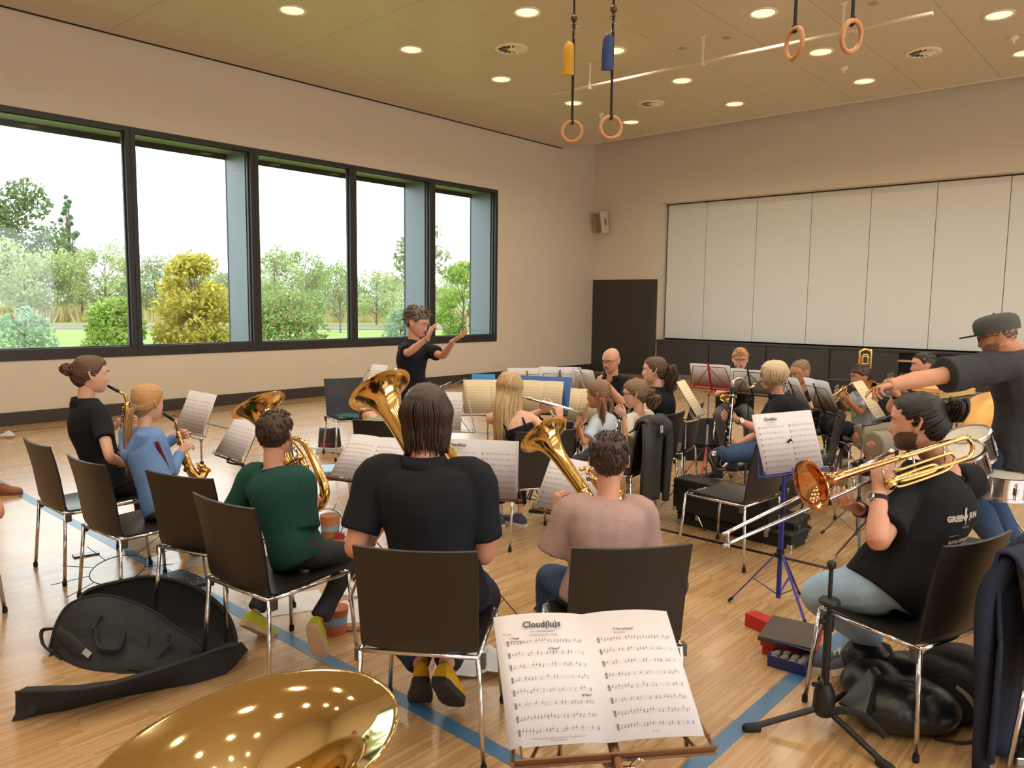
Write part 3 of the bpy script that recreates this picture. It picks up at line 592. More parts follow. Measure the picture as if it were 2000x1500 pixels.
class Frame:
    """a tilted desk plane: centre, e1 to the reader's right, e2 up the page, e3 towards the reader"""
    def __init__(s, cen, head, tilt, roll=0):
        f = H(head); s.e3 = f * math.cos(R(tilt)) + V((0, 0, math.sin(R(tilt)))); s.e2 = V((0, 0, math.cos(R(tilt)))) - f * math.sin(R(tilt)); s.e1 = s.e2.cross(s.e3)
        if roll:
            q = Matrix.Rotation(R(roll), 3, s.e3); s.e1, s.e2 = q @ s.e1, q @ s.e2
        s.c = V(cen)
    def p(s, x, y, z=0.0): return s.c + s.e1 * x + s.e2 * y + s.e3 * z
    def m(s): return Matrix((s.e1, s.e2, s.e3)).transposed()
def sheet(fr, w, h, mat, label, back=None, bend=.012, off=.008, name='sheet_music', pages=2, dy=0.0, dx=0.0, group='printed music on the stands', title=None):
    g = G(); nx = 17; a, b = [], []
    for i in range(nx):
        u = i / (nx - 1); q = u * pages; l = q - math.floor(q) if q < pages else 1.0
        zz = off + bend * (math.sin(math.pi * min(l, 1)) ** .8 * .8 + .05)
        a.append(((u - .5) * w + dx, zz, u))
    top = [fr.p(x, h / 2 + dy, z) for x, z, u in a]; bt = [fr.p(x, -h / 2 + dy, z * .7) for x, z, u in a]; th = fr.e3 * -.0015
    vs = top + bt + [p + th for p in top] + [p + th for p in bt]; fs = []; uv = []; mi = []
    for i in range(nx - 1):
        fs.append((i, i + nx, i + 1 + nx, i + 1)); uv.append([(a[i][2], 1), (a[i][2], 0), (a[i + 1][2], 0), (a[i + 1][2], 1)]); mi.append(0)
    g.add(vs, fs, 0, uv); k = 2 * nx; f2 = [(k + i, k + i + 1, k + i + 1 + nx, k + i + nx) for i in range(nx - 1)]
    f2 += [(i, i + 1, k + i + 1, k + i) for i in range(nx - 1)] + [(nx + i + 1, nx + i, k + nx + i, k + nx + i + 1) for i in range(nx - 1)] + [(0, k, k + nx, nx), (nx - 1, 2 * nx - 1, k + 2 * nx - 1, k + nx - 1)]
    b0 = len(g.v) - len(vs)
    for q in f2: g.f.append(tuple(b0 + i for i in q)); g.mi.append(1); g.uv.append(None)
    root = empty(name, fr.p(dx, dy - h / 2), label, 'sheet music', group); g.build('page_spread', [mat, back or M_PAPER], root, 180)
    if title:
        for (txt, size, x, y, bold) in title:
            vs, fs = text_mesh(txt, size, bold, .15); l = ((x / w + .5) * pages) % 1
            zz = off + bend * (math.sin(math.pi * l) ** .8 * .8 + .05) + .0016
            g = G(); g.add([fr.p(x + v.x, y + v.y, zz) for v in vs], fs); g.build('printed_title', M('print_ink', c(58, 56, 60), .7), root, 0)
    return root
def stand(fr, foot, color, label, w=.44, h=.25, kind='wire', pole_r=.007, legs=True, drop=.0, group='folding music stands'):
    """folding stand: desk frame in the plane fr, pole down to the floor point foot, three legs"""
    m = {'chrome': M_CHR, 'black': M('stand_black', c(24, 24, 26), .4), 'red': M('stand_red', c(178, 26, 34), .35), 'blue': M('stand_blue', c(40, 46, 140), .35), 'bronze': M('stand_bronze', c(120, 84, 58), .35, .6), 'grey': M('stand_grey', c(92, 94, 100), .4, .3)}[color]
    root = empty('music_stand', foot, label, 'music stand', group)
    low = -h / 2 - .02; mid = fr.p(0, low + .05, -.012); neck = V((foot[0], foot[1], max(.5, fr.p(0, low, 0).z - .06)))
    if kind == 'wire':
        g = G(); zt = -.010
        bar = lambda x0, y0, x1, y1, q=.0042, z=zt: g.tube([fr.p(x0, y0, z), fr.p(x1, y1, z)], (q, q * .5), 6, up=fr.e3.cross(fr.p(x1, y1) - fr.p(x0, y0)))
        bar(-w / 2, low, w / 2, low, .008); bar(-w * .36, h * .36, w * .36, h * .36); bar(0, low, 0, h * .52, .010, zt - .006)
        bar(0, h * .34, -w * .42, low); bar(0, h * .34, w * .42, low); bar(-w / 2, low, -w * .36, h * .36); bar(w / 2, low, w * .36, h * .36); g.build('desk_frame', m, root)
        g = G(); g.box(fr.p(0, low - .001, .006), (w * .98, .004, .026), fr.m()); g.build('ledge', m, root)
        for sx in (-1, 1): g = G(); g.tube([fr.p(sx * w * .46, low, .018), fr.p(sx * w * .46, low + .024, .020)], .0025, 6); g.build('page_clip', m, root)
    else:
        g = G(); g.box(fr.p(0, 0, -.012), (w, h + .04, .006), fr.m()); g.box(fr.p(0, low, .02), (w, .006, .05), fr.m()); g.build('desk_plate', m, root, 40, .003)
    g = G(); g.tube([mid, fr.p(0, low - .02, -.012), neck], pole_r * 1.1, 8, sub=3); g.ball(neck, .016, 0, 8, 6); g.build('tilt_joint', M_RUB if color == 'black' else m, root)
    hub = V((foot[0], foot[1], .30))
    hub.z = min(.32, neck.z * .5); mz = (neck.z + hub.z) / 2
    g = G(); g.tube([neck, V((neck.x, neck.y, mz))], pole_r, 10); g.build('inner_tube', M_CHR if color in ('chrome', 'bronze', 'grey', 'red') else m, root)
    g = G(); g.tube([V((neck.x, neck.y, mz)), V((foot[0], foot[1], .06))], pole_r * 1.45, 10); g.build('outer_tube', M_CHR if color in ('chrome', 'bronze', 'red') else m, root)
    g = G(); g.tube([V((neck.x, neck.y, mz + .03)), V((neck.x, neck.y, mz - .03))], pole_r * 2.1, 8); g.tube([V((neck.x, neck.y, mz)), V((neck.x + .03, neck.y - .01, mz))], .008, 8); g.build('clamp_collar', M_RUB, root)
    g = G(); g.tube([hub + V((0, 0, .03)), hub - V((0, 0, .02))], pole_r * 2.2, 8); g.tube([hub, hub + V((-.035, -.01, 0))], .009, 8); g.build('leg_collar', M_RUB, root)
    if legs:
        a0 = rnd.uniform(0, 120)
        for k in range(3):
            d = H(a0 + 120 * k); tip = V((foot[0], foot[1], 0)) + d * .27 + V((0, 0, .008))
            g = G(); g.tube([hub, hub + d * .02, tip], (.009, .004), 6, up=V((0, 0, 1)).cross(d)); g.tube([V((foot[0], foot[1], .075)), V((foot[0], foot[1], 0)) + d * .14 + V((0, 0, .16))], (.007, .003), 6, up=V((0, 0, 1)).cross(d)); L = g.build('leg', m, root)
            g = G(); g.tube([tip + (hub - tip).normalized() * .03, tip + V((0, 0, .004))], .009, 8, round_end=True); g.build('rubber_tip', M_RUB, L)
    return root

# ------------------------------------------------------------------ wind instruments
M_BRASS = M('lacquered_brass', c(236, 198, 124), .13, 1.0, var=.03); M_DBRASS = M('gold_brass', c(226, 172, 100), .14, 1.0, var=.03); M_SIL = M('silver_plate', c(200, 198, 194), .16, 1.0, var=.02); M_EBONY = M('black_wood', c(18, 17, 18), .3, var=.2); M_GB = M('rose_brass', c(220, 160, 104), .12, 1.0, var=.03)
M_TUBA = M('tuba_brass_inside', c(234, 208, 146), .06, 1.0, var=.02)
def flare(r_end, r0, L, n_=26, p=.62):
    """bell profile from the throat (h=-L, r0) to the rim (h=0, r_end)"""
    out = []
    for i in range(n_ + 1):
        t = (i / n_) ** .75; h = -L * (1 - t); x = 1 - t
        r = r0 + (r_end - r0) * (.80 * math.exp(-x * 9) + .20 * math.exp(-x * 2.2) * (1 - x)); out.append((r, h))
    return out
def bell_mesh(root, rim, out_dir, r_end, r0, L, mat, name='bell', thick=.002, rim_mat=None, n=56):
    pr = flare(r_end, r0, L); prof = pr + [(r_end + .004, .001), (r_end + .005, -.004), (r_end + .001, -.006)] + [(max(r - thick, .002), h - .0005) for r, h in pr[::-1]][1:]
    inner = [(max(r - thick, .002), h) for r, h in pr]; outer = [(r, h - .0008) for r, h in pr]
    g = G(); g.lathe(outer + [(r_end + .004, -.002), (r_end + .004, .002), (r_end - thick, .002)] + inner[::-1][1:], rim, out_dir, n); o = g.build(name, mat, root, 60)
    return o
def mouthpiece(root, at, toward, mat=None, s=1.0, name='mouthpiece'):
    d = (V(toward) - V(at)).normalized(); g = G(); g.lathe([(.003 * s, .0), (.0095 * s, .0), (.0105 * s, .003), (.0095 * s, .012), (.005 * s, .03), (.0045 * s, .055), (.006 * s, .085)], at, d, 14, cap=(1, 1)); return g.build(name, mat or M_SIL, root, 180)
def euphonium(rim, bot, side, mouth, label, r_end=.14, r0=.055, name='euphonium', cat='euphonium', mat=None, tilt=None):
    """upright bell: rim centre, bottom bow centre, side = where the second branch runs"""
    mat = mat or M_BRASS; rim, bot, mouth = V(rim), V(bot), V(mouth); ax = (rim - bot).normalized(); sd = V(side); sd = (sd - ax * sd.dot(ax)).normalized(); L = (rim - bot).length
    root = empty(name, bot, label, cat, 'brass instruments'); B = bell_mesh(root, rim, ax, r_end, r0 * .72, L * .62, mat)
    thr = rim - ax * (L * .62 - .005); g = G()
    g.tube([thr, bot + ax * .10, bot + ax * .02 + sd * .02, bot - ax * .03 + sd * .075, bot + ax * .02 + sd * .135, bot + ax * .12 + sd * .15, bot + ax * L * .45 + sd * .145, bot + ax * L * .56 + sd * .12, bot + ax * L * .58 + sd * .07], [r0 * .72, r0 * .62, r0 * .55, r0 * .5, r0 * .45, r0 * .38, r0 * .28, r0 * .25, r0 * .22], 14, sub=4); g.build('bottom_bow', mat, root, 180)
    fwd = ax.cross(sd).normalized()
    if (mouth - bot).dot(fwd) < 0: fwd = -fwd
    vc = bot + ax * L * .28 + sd * .075 + fwd * .055
    for k in (-1, 0, 1):
        q = vc + sd * .034 * k; g = G(); g.tube([q - ax * .075, q + ax * .075], .0155, 12); g.tube([q - ax * .085, q - ax * .075], .012, 10); g.tube([q + ax * .075, q + ax * .10], .004, 8); g.tube([q + ax * .10, q + ax * .106], .011, 10); g.build('valve', M_SIL if k == 0 else mat, root)
    for k, (u, w_) in enumerate(((.05, .05), (.0, .06), (-.05, .045))):
        q = vc + ax * u; g = G(); g.tube([q + fwd * .01 - sd * .05, q + fwd * .035 - sd * .06, q + fwd * .04, q + fwd * .035 + sd * w_, q + fwd * .0 + sd * w_], .008, 8, sub=4); g.build('valve_slide', mat, root, 180)
    e = (mouth - (vc + ax * .06)); g = G(); g.tube([vc + sd * .05 - ax * .06, vc + sd * .065 + ax * .03, vc + sd * .05 + ax * .14 + fwd * .02, mouth + (vc + ax * .2 - mouth) * .35, mouth + (vc + ax * .16 - mouth).normalized() * .07], [.009, .008, .0075, .007, .006], 8, sub=4); g.build('leadpipe', mat, root, 180)
    mouthpiece(root, mouth, vc + ax * .18, None, 1.25); return root
def saxophone(mouth, bend, top, low, bell, bell_dir, label, s=1.0, mat=None, r_bell=.062):
    mouth, bend, top, low, bell = map(V, (mouth, bend, top, low, bell)); bd = V(bell_dir).normalized(); mat = mat or M_BRASS
    root = empty('saxophone', low, label, 'saxophone', 'saxophones')
    d = (bend - mouth).normalized(); g = G(); g.tube([mouth, mouth + d * .03, mouth + d * .085], [(.004, .010), .011, .0105], 10, up=d.cross(V((0, 0, 1)))); g.build('mouthpiece', M_EBONY, root, 180)
    g = G(); g.tube([mouth + d * .07, bend, bend.lerp(top, .5) + V((0, 0, .02)), top], [.007, .0085, .010, .012], 10, sub=5); g.build('neck', mat, root, 180)
    ax = (low - top).normalized(); sd = (bell - low); sd = (sd - ax * sd.dot(ax)).normalized()
    g = G(); g.tube([top, top.lerp(low, .5), low - ax * .04, low + ax * .02 + sd * .02, low + ax * .035 + sd * .05, low + sd * .085, low.lerp(bell, .55) + sd * .05], [.012, .020, .029, .031, .032, .033, .037], 14, sub=5); g.build('body_tube', mat, root, 180)
    bell_mesh(root, bell, bd, r_bell, .034, (bell - (low + sd * .08)).length * .85, mat, n=28)
    side = ax.cross(sd).normalized(); L = (low - top).length
    for k in range(11):
        u = .12 + .075 * k; q = top + ax * L * u; rr = .012 + .017 * u; o_ = sd * -.4 + side * (.9 if k % 2 else -.5); o_ = o_.normalized()
        g = G(); g.tube([q + o_ * (rr + .002), q + o_ * (rr + .010)], [.010 + .006 * u, .009 + .006 * u], 12); g.build('key_cup', mat, root)
    for z_ in (-1, 1):
        g = G(); o_ = (side * z_ + sd * -.3).normalized(); g.tube([top + ax * .05 + o_ * .024, low - ax * .03 + o_ * .044], .003, 6)
        for u in (.15, .35, .55, .75, .9): q = top + ax * L * u; g.tube([q + o_ * (.012 + .017 * u), q + o_ * (.026 + .022 * u)], .003, 6)
        g.build('key_rod', mat, root)
    return root
def clarinet(a, b, label, r=.0125, name='clarinet', cat='clarinet', mouth_len=.07, bell_r=.030, root=None, keys=M_SIL, group='woodwind instruments', body=None):
    a, b = V(a), V(b); d = (b - a).normalized(); L = (b - a).length; body = body or M_EBONY
    root = root or empty(name, b, label, cat, group)
    if mouth_len: g = G(); g.tube([a, a + d * .02, a + d * mouth_len], [(.004, .008), r * .9, r], 10); g.build('mouthpiece', M_EBONY, root, 180)
    g = G(); g.tube([a + d * mouth_len, a + d * (L - .09)], [r, r * 1.1], 14); g.tube([a + d * (L - .09), a + d * (L - .05), a + d * (L - .015), b], [r * 1.15, r * 1.35, bell_r * .8, bell_r], 16); g.build('body_tube', body, root, 60)
    for u in (mouth_len + .06, L * .5, L - .10):
        g = G(); g.tube([a + d * (u - .006), a + d * (u + .006)], r * 1.22, 14); g.build('joint_ring', keys, root)
    s1 = d.orthogonal().normalized(); s2 = d.cross(s1)
    if s1.y > 0: s1 = -s1
    if s2.y > 0: s2 = -s2
    for k in range(9):
        q = a + d * (mouth_len + .10 + (L - mouth_len - .22) * k / 8); o_ = (s1 * (1 if k % 3 else .2) + s2 * (.6 if k % 2 else -.3)).normalized(); g = G(); g.tube([q + o_ * r * .9, q + o_ * (r + .009)], .0085 * r / .0125, 10); g.build('key', keys, root)
    g = G(); o_ = (s1 + s2).normalized(); g.tube([a + d * (mouth_len + .08) + o_ * (r + .006), a + d * (L - .12) + o_ * (r + .008)], .003 * r / .0125, 6); g.build('key_rod', keys, root)
    return root
def trumpet(mouth, end, up, label, mat=None):
    mouth, end = V(mouth), V(end); d = (end - mouth).normalized(); L = (end - mouth).length; u = V(up); u = (u - d * u.dot(d)).normalized(); sd = d.cross(u); mat = mat or M_BRASS
    root = empty('trumpet', mouth.lerp(end, .5), label, 'trumpet', 'brass instruments'); mouthpiece(root, mouth, end, M_SIL)
    g = G(); p = lambda x, y, z=0: mouth + d * x + u * y + sd * z
    g.tube([p(.06, 0), p(L * .72, 0), p(L * .80, -.012), p(L * .815, -.03), p(L * .80, -.05), p(L * .72, -.06), p(L * .42, -.06)], .0065, 10, sub=4); g.build('leadpipe_and_slide', mat, root, 180)
    bell_mesh(root, end, d, .06, .0065, L * .55, mat, n=28); g = G(); q = end - d * L * .54
    g.tube([q, p(L * .20, .0, .03), p(L * .13, -.012, .03), p(L * .115, -.03, .025), p(L * .13, -.05, .02), p(L * .22, -.06, .01), p(L * .42, -.06)], .0065, 10, sub=4); g.build('bell_bow', mat, root, 180)
    for k in range(3):
        q = p(L * (.46 + .055 * k) , -.03, .014); g = G(); g.tube([q - u * .065, q + u * .055], .0105, 12); g.tube([q + u * .055, q + u * .085], .0035, 8); g.tube([q + u * .085, q + u * .09], .009, 10); g.build('valve', M_SIL, root)
    for x_ in (.30, .66): g = G(); g.tube([p(L * x_, 0), p(L * x_, -.06)], .0035, 6); g.build('brace', mat, root)
    return root
# ------------------------------------------------------------------ people
def npa(p): return np.array((p[0], p[1], p[2]), dtype=float)
def from_np(name, v, f, mats, mi=None, smooth=True):
    me = bpy.data.meshes.new(name); me.from_pydata(v.tolist() if hasattr(v, 'tolist') else v, [], f)
    for m in mats: me.materials.append(m)
    if mi is not None: me.polygons.foreach_set('material_index', mi)
    if smooth: me.polygons.foreach_set('use_smooth', [True] * len(me.polygons))
    me.update(); return me
def remesh(g, voxel, smooth_it=4):
    """one closed skin round all the overlapping solids in g: vertices, faces"""
    me = bpy.data.meshes.new('tmp'); me.from_pydata([tuple(x) for x in g.v], [], g.f); o = bpy.data.objects.new('tmp', me); COL.objects.link(o)
    m = o.modifiers.new('r', 'REMESH'); m.mode = 'VOXEL'; m.voxel_size = voxel
    if smooth_it: s = o.modifiers.new('s', 'SMOOTH'); s.factor = .5; s.iterations = smooth_it
    bpy.context.view_layer.update(); dg = bpy.context.evaluated_depsgraph_get(); e = o.evaluated_get(dg); q = e.to_mesh()
    n = len(q.vertices); v = np.empty(n * 3, dtype=np.float32); q.vertices.foreach_get('co', v); nr = np.empty(n * 3, dtype=np.float32); q.vertices.foreach_get('normal', nr)
    f = [tuple(p.vertices) for p in q.polygons]; e.to_mesh_clear(); bpy.data.objects.remove(o); bpy.data.meshes.remove(me)
    return v.reshape(-1, 3).astype(float), nr.reshape(-1, 3).astype(float), f
def folds(v, n, amp, axis=None, seed=0, k=26.0):
    """cloth creases: displacement along the normals"""
    r = np.random.default_rng(seed); d = np.zeros(len(v))
    for i in range(6):
        w = r.normal(size=3); w[2] *= .45; w *= k * r.uniform(.5, 1.5) / np.linalg.norm(w); ph = r.uniform(0, 6.28); w2 = r.normal(size=3) * 7
        d += np.sin(v @ w + ph + 1.6 * np.sin(v @ w2 + ph * 2)) / 6 ** .5
    d = np.where(d > 0, d, d * .5); return v + n * (amp * d)[:, None]
HZ = [(.118, .004, -.012, -.03), (.113, .030, .030, -.062), (.10, .050, .056, -.086), (.08, .0655, .076, -.101), (.055, .0745, .0885, -.107), (.03, .0775, .0935, -.107), (.012, .0775, .0905, -.104), (-.004, .0765, .088, -.099), (-.022, .0745, .0885, -.091), (-.04, .0715, .088, -.080), (-.058, .0675, .0875, -.074), (-.076, .062, .0865, -.064), (-.094, .053, .0835, -.050), (-.108, .040, .077, -.026), (-.116, .024, .066, .012), (-.119, .006, .052, .040)]
def head_points(nr=44, nc=52):
    zs = np.array([h[0] for h in HZ]); t = np.linspace(0, 1, nr); t = .5 - .5 * np.cos(np.pi * t); z = .118 + (-.119 - .118) * (t * .55 + np.linspace(0, 1, nr) * .45)
    w = np.interp(-z, -zs, [h[1] for h in HZ]); f = np.interp(-z, -zs, [h[2] for h in HZ]); b = np.interp(-z, -zs, [h[3] for h in HZ])
    s = np.linspace(0, 1, nc, endpoint=False); a = 2 * np.pi * s - .55 * np.sin(2 * np.pi * s)
    yc = (f + b) / 2; X = w[:, None] * np.sign(np.sin(a)) * np.abs(np.sin(a)) ** .88; Y = yc[:, None] + ((f - b) / 2)[:, None] * np.sign(np.cos(a)) * np.abs(np.cos(a)) ** .9
    return X, Y, np.repeat(z[:, None], nc, 1)
HX, HY, HZZ = head_points()
def quads(nr, nc): return [(i * nc + j, (i + 1) * nc + j, (i + 1) * nc + (j + 1) % nc, i * nc + (j + 1) % nc) for i in range(nr - 1) for j in range(nc)]
HQ = quads(*HX.shape)
def face_shape(fem=0.0, beard=0.0, child=0.0):
    X, Y, Zz = HX.copy(), HY.copy(), HZZ.copy(); fr = np.clip(Y / .05, 0, 1); ga = lambda u, s: np.exp(-(u / s) ** 2)
    prof = np.interp(-Zz, [-.02, -.005, .035, .043, .052], [0, .006, .0215, .017, 0]) * (1 - .25 * child); sig = np.interp(-Zz, [-.02, .0, .036, .05], [.009, .008, .013, .012])
    Y = Y + fr * prof * ga(X, sig)
    for sx in (-1, 1):
        Y = Y - fr * .0085 * ga(X - sx * .031, .0165) * ga(Zz - .006, .0105); Y = Y + fr * .0045 * ga(X - sx * .033, .022) * ga(Zz - .027, .008); Y = Y + fr * .004 * ga(X - sx * .045, .018) * ga(Zz + .024, .016)
    Y = Y + fr * .0055 * ga(X, .020) * (ga(Zz + .0585, .0045) + 1.15 * ga(Zz + .0705, .005)) - fr * .004 * ga(X, .022) * ga(Zz + .0645, .0028)
    Y = Y + fr * .006 * ga(X, .018) * ga(Zz + .1, .011); low = np.clip((-Zz - .03) / .08, 0, 1); X = X * (1 - (.10 * fem + .03 * child) * low)
    return X, Y, Zz
def skinmat(name, col):
    n = NT(name); a = n.noise(n.obj(), 14, 4); n.put(n.p.inputs['Base Color'], n.mix(a, tuple(x * .86 for x in col[:3]) + (1,), tuple(min(1, x * 1.1) for x in col[:3]) + (1,)))
    n.p.inputs['Roughness'].default_value = .5; n.p.inputs['Subsurface Weight'].default_value = .12; n.p.inputs['Subsurface Radius'].default_value = (.012, .005, .003); n.p.inputs['Specular IOR Level'].default_value = .35
    n.bump(n.noise(n.obj(), 180, 2), .05, .002); return n.m
SK = {'fair': skinmat('skin_fair', c(222, 172, 146)), 'pink': skinmat('skin_pink', c(214, 156, 130)), 'tan': skinmat('skin_tan', c(196, 140, 106)), 'warm': skinmat('skin_warm', c(206, 152, 120))}
M_LIP = M('lips', c(178, 104, 92), .45); M_EYEW = M('eye_white', c(226, 220, 214), .25); M_IRIS = M('iris_dark', c(52, 40, 32), .2)
def hairmat(name, lo, hi, rough=.42):
    n = NT(name); o = n.obj(); inf = n.n('ShaderNodeNewGeometry'); a = n.noise(o, 60, 3); k = n.f('ADD', n.f('MULTIPLY', inf.outputs['Random Per Island'], .5), n.f('MULTIPLY', a, .5))
    n.put(n.p.inputs['Base Color'], n.mix(k, lo, hi)); n.p.inputs['Roughness'].default_value = rough; n.p.inputs['Specular IOR Level'].default_value = .4; n.bump(n.noise(o, 220, 2), .35, .004); return n.m
HM = {'brown': hairmat('hair_brown', c(58, 38, 28), c(104, 74, 52)), 'dark': hairmat('hair_dark_brown', c(38, 28, 24), c(78, 58, 48)), 'black': hairmat('hair_black', c(20, 17, 17), c(44, 38, 36)), 'blonde': hairmat('hair_blonde', c(150, 116, 76), c(222, 194, 146)), 'honey': hairmat('hair_honey', c(132, 92, 54), c(202, 156, 100)), 'ash': hairmat('hair_ash_blonde', c(166, 138, 100), c(226, 206, 168)), 'mouse': hairmat('hair_mousy', c(84, 62, 46), c(142, 110, 82)), 'sand': hairmat('hair_sandy', c(150, 104, 62), c(206, 158, 104)), 'grey': hairmat('hair_grey_brown', c(58, 48, 42), c(118, 104, 94)), 'curl': hairmat('hair_curly_brown', c(64, 42, 30), c(118, 84, 58))}
def cloth(name, col, bump=.12, scale=220, rough=.85, var=.1): return M(name, col, rough, bump=bump, scale=scale, var=var, spec=.25)
BLK = cloth('black_polo_cloth', c(24, 25, 30)); BLT = cloth('black_tee_cloth', c(22, 22, 24)); DEN = M('blue_denim', c(62, 82, 114), .85, bump=.2, scale=160, var=.3, spec=.2); DDEN = M('dark_denim', c(44, 52, 68), .85, bump=.2, scale=160, var=.25, spec=.2); LDEN = M('light_denim', c(156, 184, 212), .85, bump=.2, scale=9, var=.28, spec=.2); BPANT = cloth('black_trouser_cloth', c(26, 26, 30))
M_BEARD = hairmat('beard_black', c(66, 50, 44), c(112, 86, 74), .6); M_STUB = skinmat('stubbled_skin', c(140, 100, 82))
class Fig: pass
def ik(a, t, l1, l2, pole):
    d = t - a; L = d.length; k = 1.0
    if L > (l1 + l2) * .995: k = L / ((l1 + l2) * .995); l1 *= k; l2 *= k
    u = d / L; x = (l1 * l1 - l2 * l2 + L * L) / (2 * L); h = math.sqrt(max(0, l1 * l1 - x * x)); p = V(pole) - u * V(pole).dot(u)
    return a + u * x + (p.normalized() if p.length > 1e-6 else u.orthogonal()) * h
def rot_about(v, ax, ang): return Matrix.Rotation(ang, 3, ax) @ v
def hand_geo(g, w, d, nrm, side, s, curl, spread=1.0, ring=None, thumb=.45, point=None):
    """palm, four fingers, thumb; w wrist, d finger direction, nrm the way the palm faces"""
    d = V(d).normalized(); nrm = V(nrm); nrm = (nrm - d * nrm.dot(d)).normalized(); t = d.cross(nrm) * side
    p = lambda a, b, q=0: w + (d * a + t * b + nrm * q) * s
    g.tube([p(-.03, 0), p(.0, .0), p(.03, .004), p(.07, .002), p(.094, 0), p(.101, 0)], [(.027 * s, .021 * s), (.028 * s, .019 * s), (.037 * s, .017 * s), (.043 * s, .0145 * s), (.040 * s, .012 * s), (.033 * s, .008 * s)], 12, up=t, sub=2)
    ba = [(.031, .074), (.0105, .083), (-.0105, .077), (-.030, .060)]
    for k, (b, ln) in enumerate(ba):
        cu = curl[k] if isinstance(curl, (list, tuple)) else curl; q = p(.088 - .006 * abs(b) / .03, b * .98, .0); dd = (d + t * (b * 3.2 * spread)).normalized(); pts = [p(.060, b * .9, 0), q]; base_d = dd; ang = 0.0
        for fr_, an in ((.44, 62), (.31, 72), (.25, 46)):
            ang += R(an) * cu; dd = base_d * math.cos(ang) + nrm * math.sin(ang); q = q + dd * (ln * fr_ * s); pts.append(q)
        g.tube(pts, [.0095 * s, .0095 * s, .0085 * s, .0078 * s, .0066 * s], 8, sub=3, round_end=True)
    q0 = p(.012, .026, .004); q1 = p(.036, .046, .012 + .01 * thumb); q2 = q1 + (d * .62 + t * (.55 - .7 * thumb) + nrm * (.2 + .6 * thumb)).normalized() * .034 * s; q3 = q2 + (d * .75 + t * (.25 - .8 * thumb) + nrm * (.2 + .5 * thumb)).normalized() * .028 * s
    g.tube([p(.0, .012, 0), q0, q1, q2, q3], [.014 * s, .0145 * s, .011 * s, .0095 * s, .0078 * s], 8, sub=3, round_end=True)
def shoe(parent, heel, d, up, mat, sole, s=1.0, name='shoe', length=.275, high=.0):
    d = V(d).normalized(); up = V(up); up = (up - d * up.dot(d)).normalized(); t = d.cross(up); g = G(); rs = []; ss = []
    prof = [(0, .026, .058), (.03, .034, .075), (.09, .036, .088), (.14, .038, .084), (.20, .044, .064), (.25, .048, .052), (.30, .045, .046), (.335, .036, .040), (.355, .018, .030)]
    k = length / .355 * s
    for l, w, h in prof:
        row = []
        for i in range(14):
            a = math.pi * i / 13; row.append(heel + d * (l * k) + t * (math.cos(a) * w * s * (1 if i not in (0, 13) else 1)) + up * (.020 * s + (max(0, math.sin(a)) ** .8) * (h + (high if l < .12 else 0)) * s))
        rs.append(row); ss.append([heel + d * (l * k) + t * (w * s * 1.07 * x) + up * (z * s) for x, z in ((-1, 0), (1, 0), (1, .026), (-1, .026))])
    g.rings(rs); o = g.build(name, mat, parent, 50); g = G(); e0 = [p - d * .006 * s for p in ss[0]]; g.rings([e0] + ss); g.build('sole', sole, o, 40)
    g = G()
    for l in (.155, .18, .205): q = heel + d * (l * k) + up * ((.02 + .084 - (l - .14) * .33) * s); g.tube([q - t * .022 * s - up * .008, q + up * .002, q + t * .022 * s - up * .008], .0035 * s, 6)
    g.build('lace', sole, o, 180); return o
def strands(g, paths, r0, r1, n=5, flat=.55, sub=4):
    for P in paths: g.tube(P, [(r0, r0 * flat)] + [(r0 * .9, r0 * .9 * flat)] * (len(P) - 2) + [(r1, r1 * flat)], n, sub=sub)
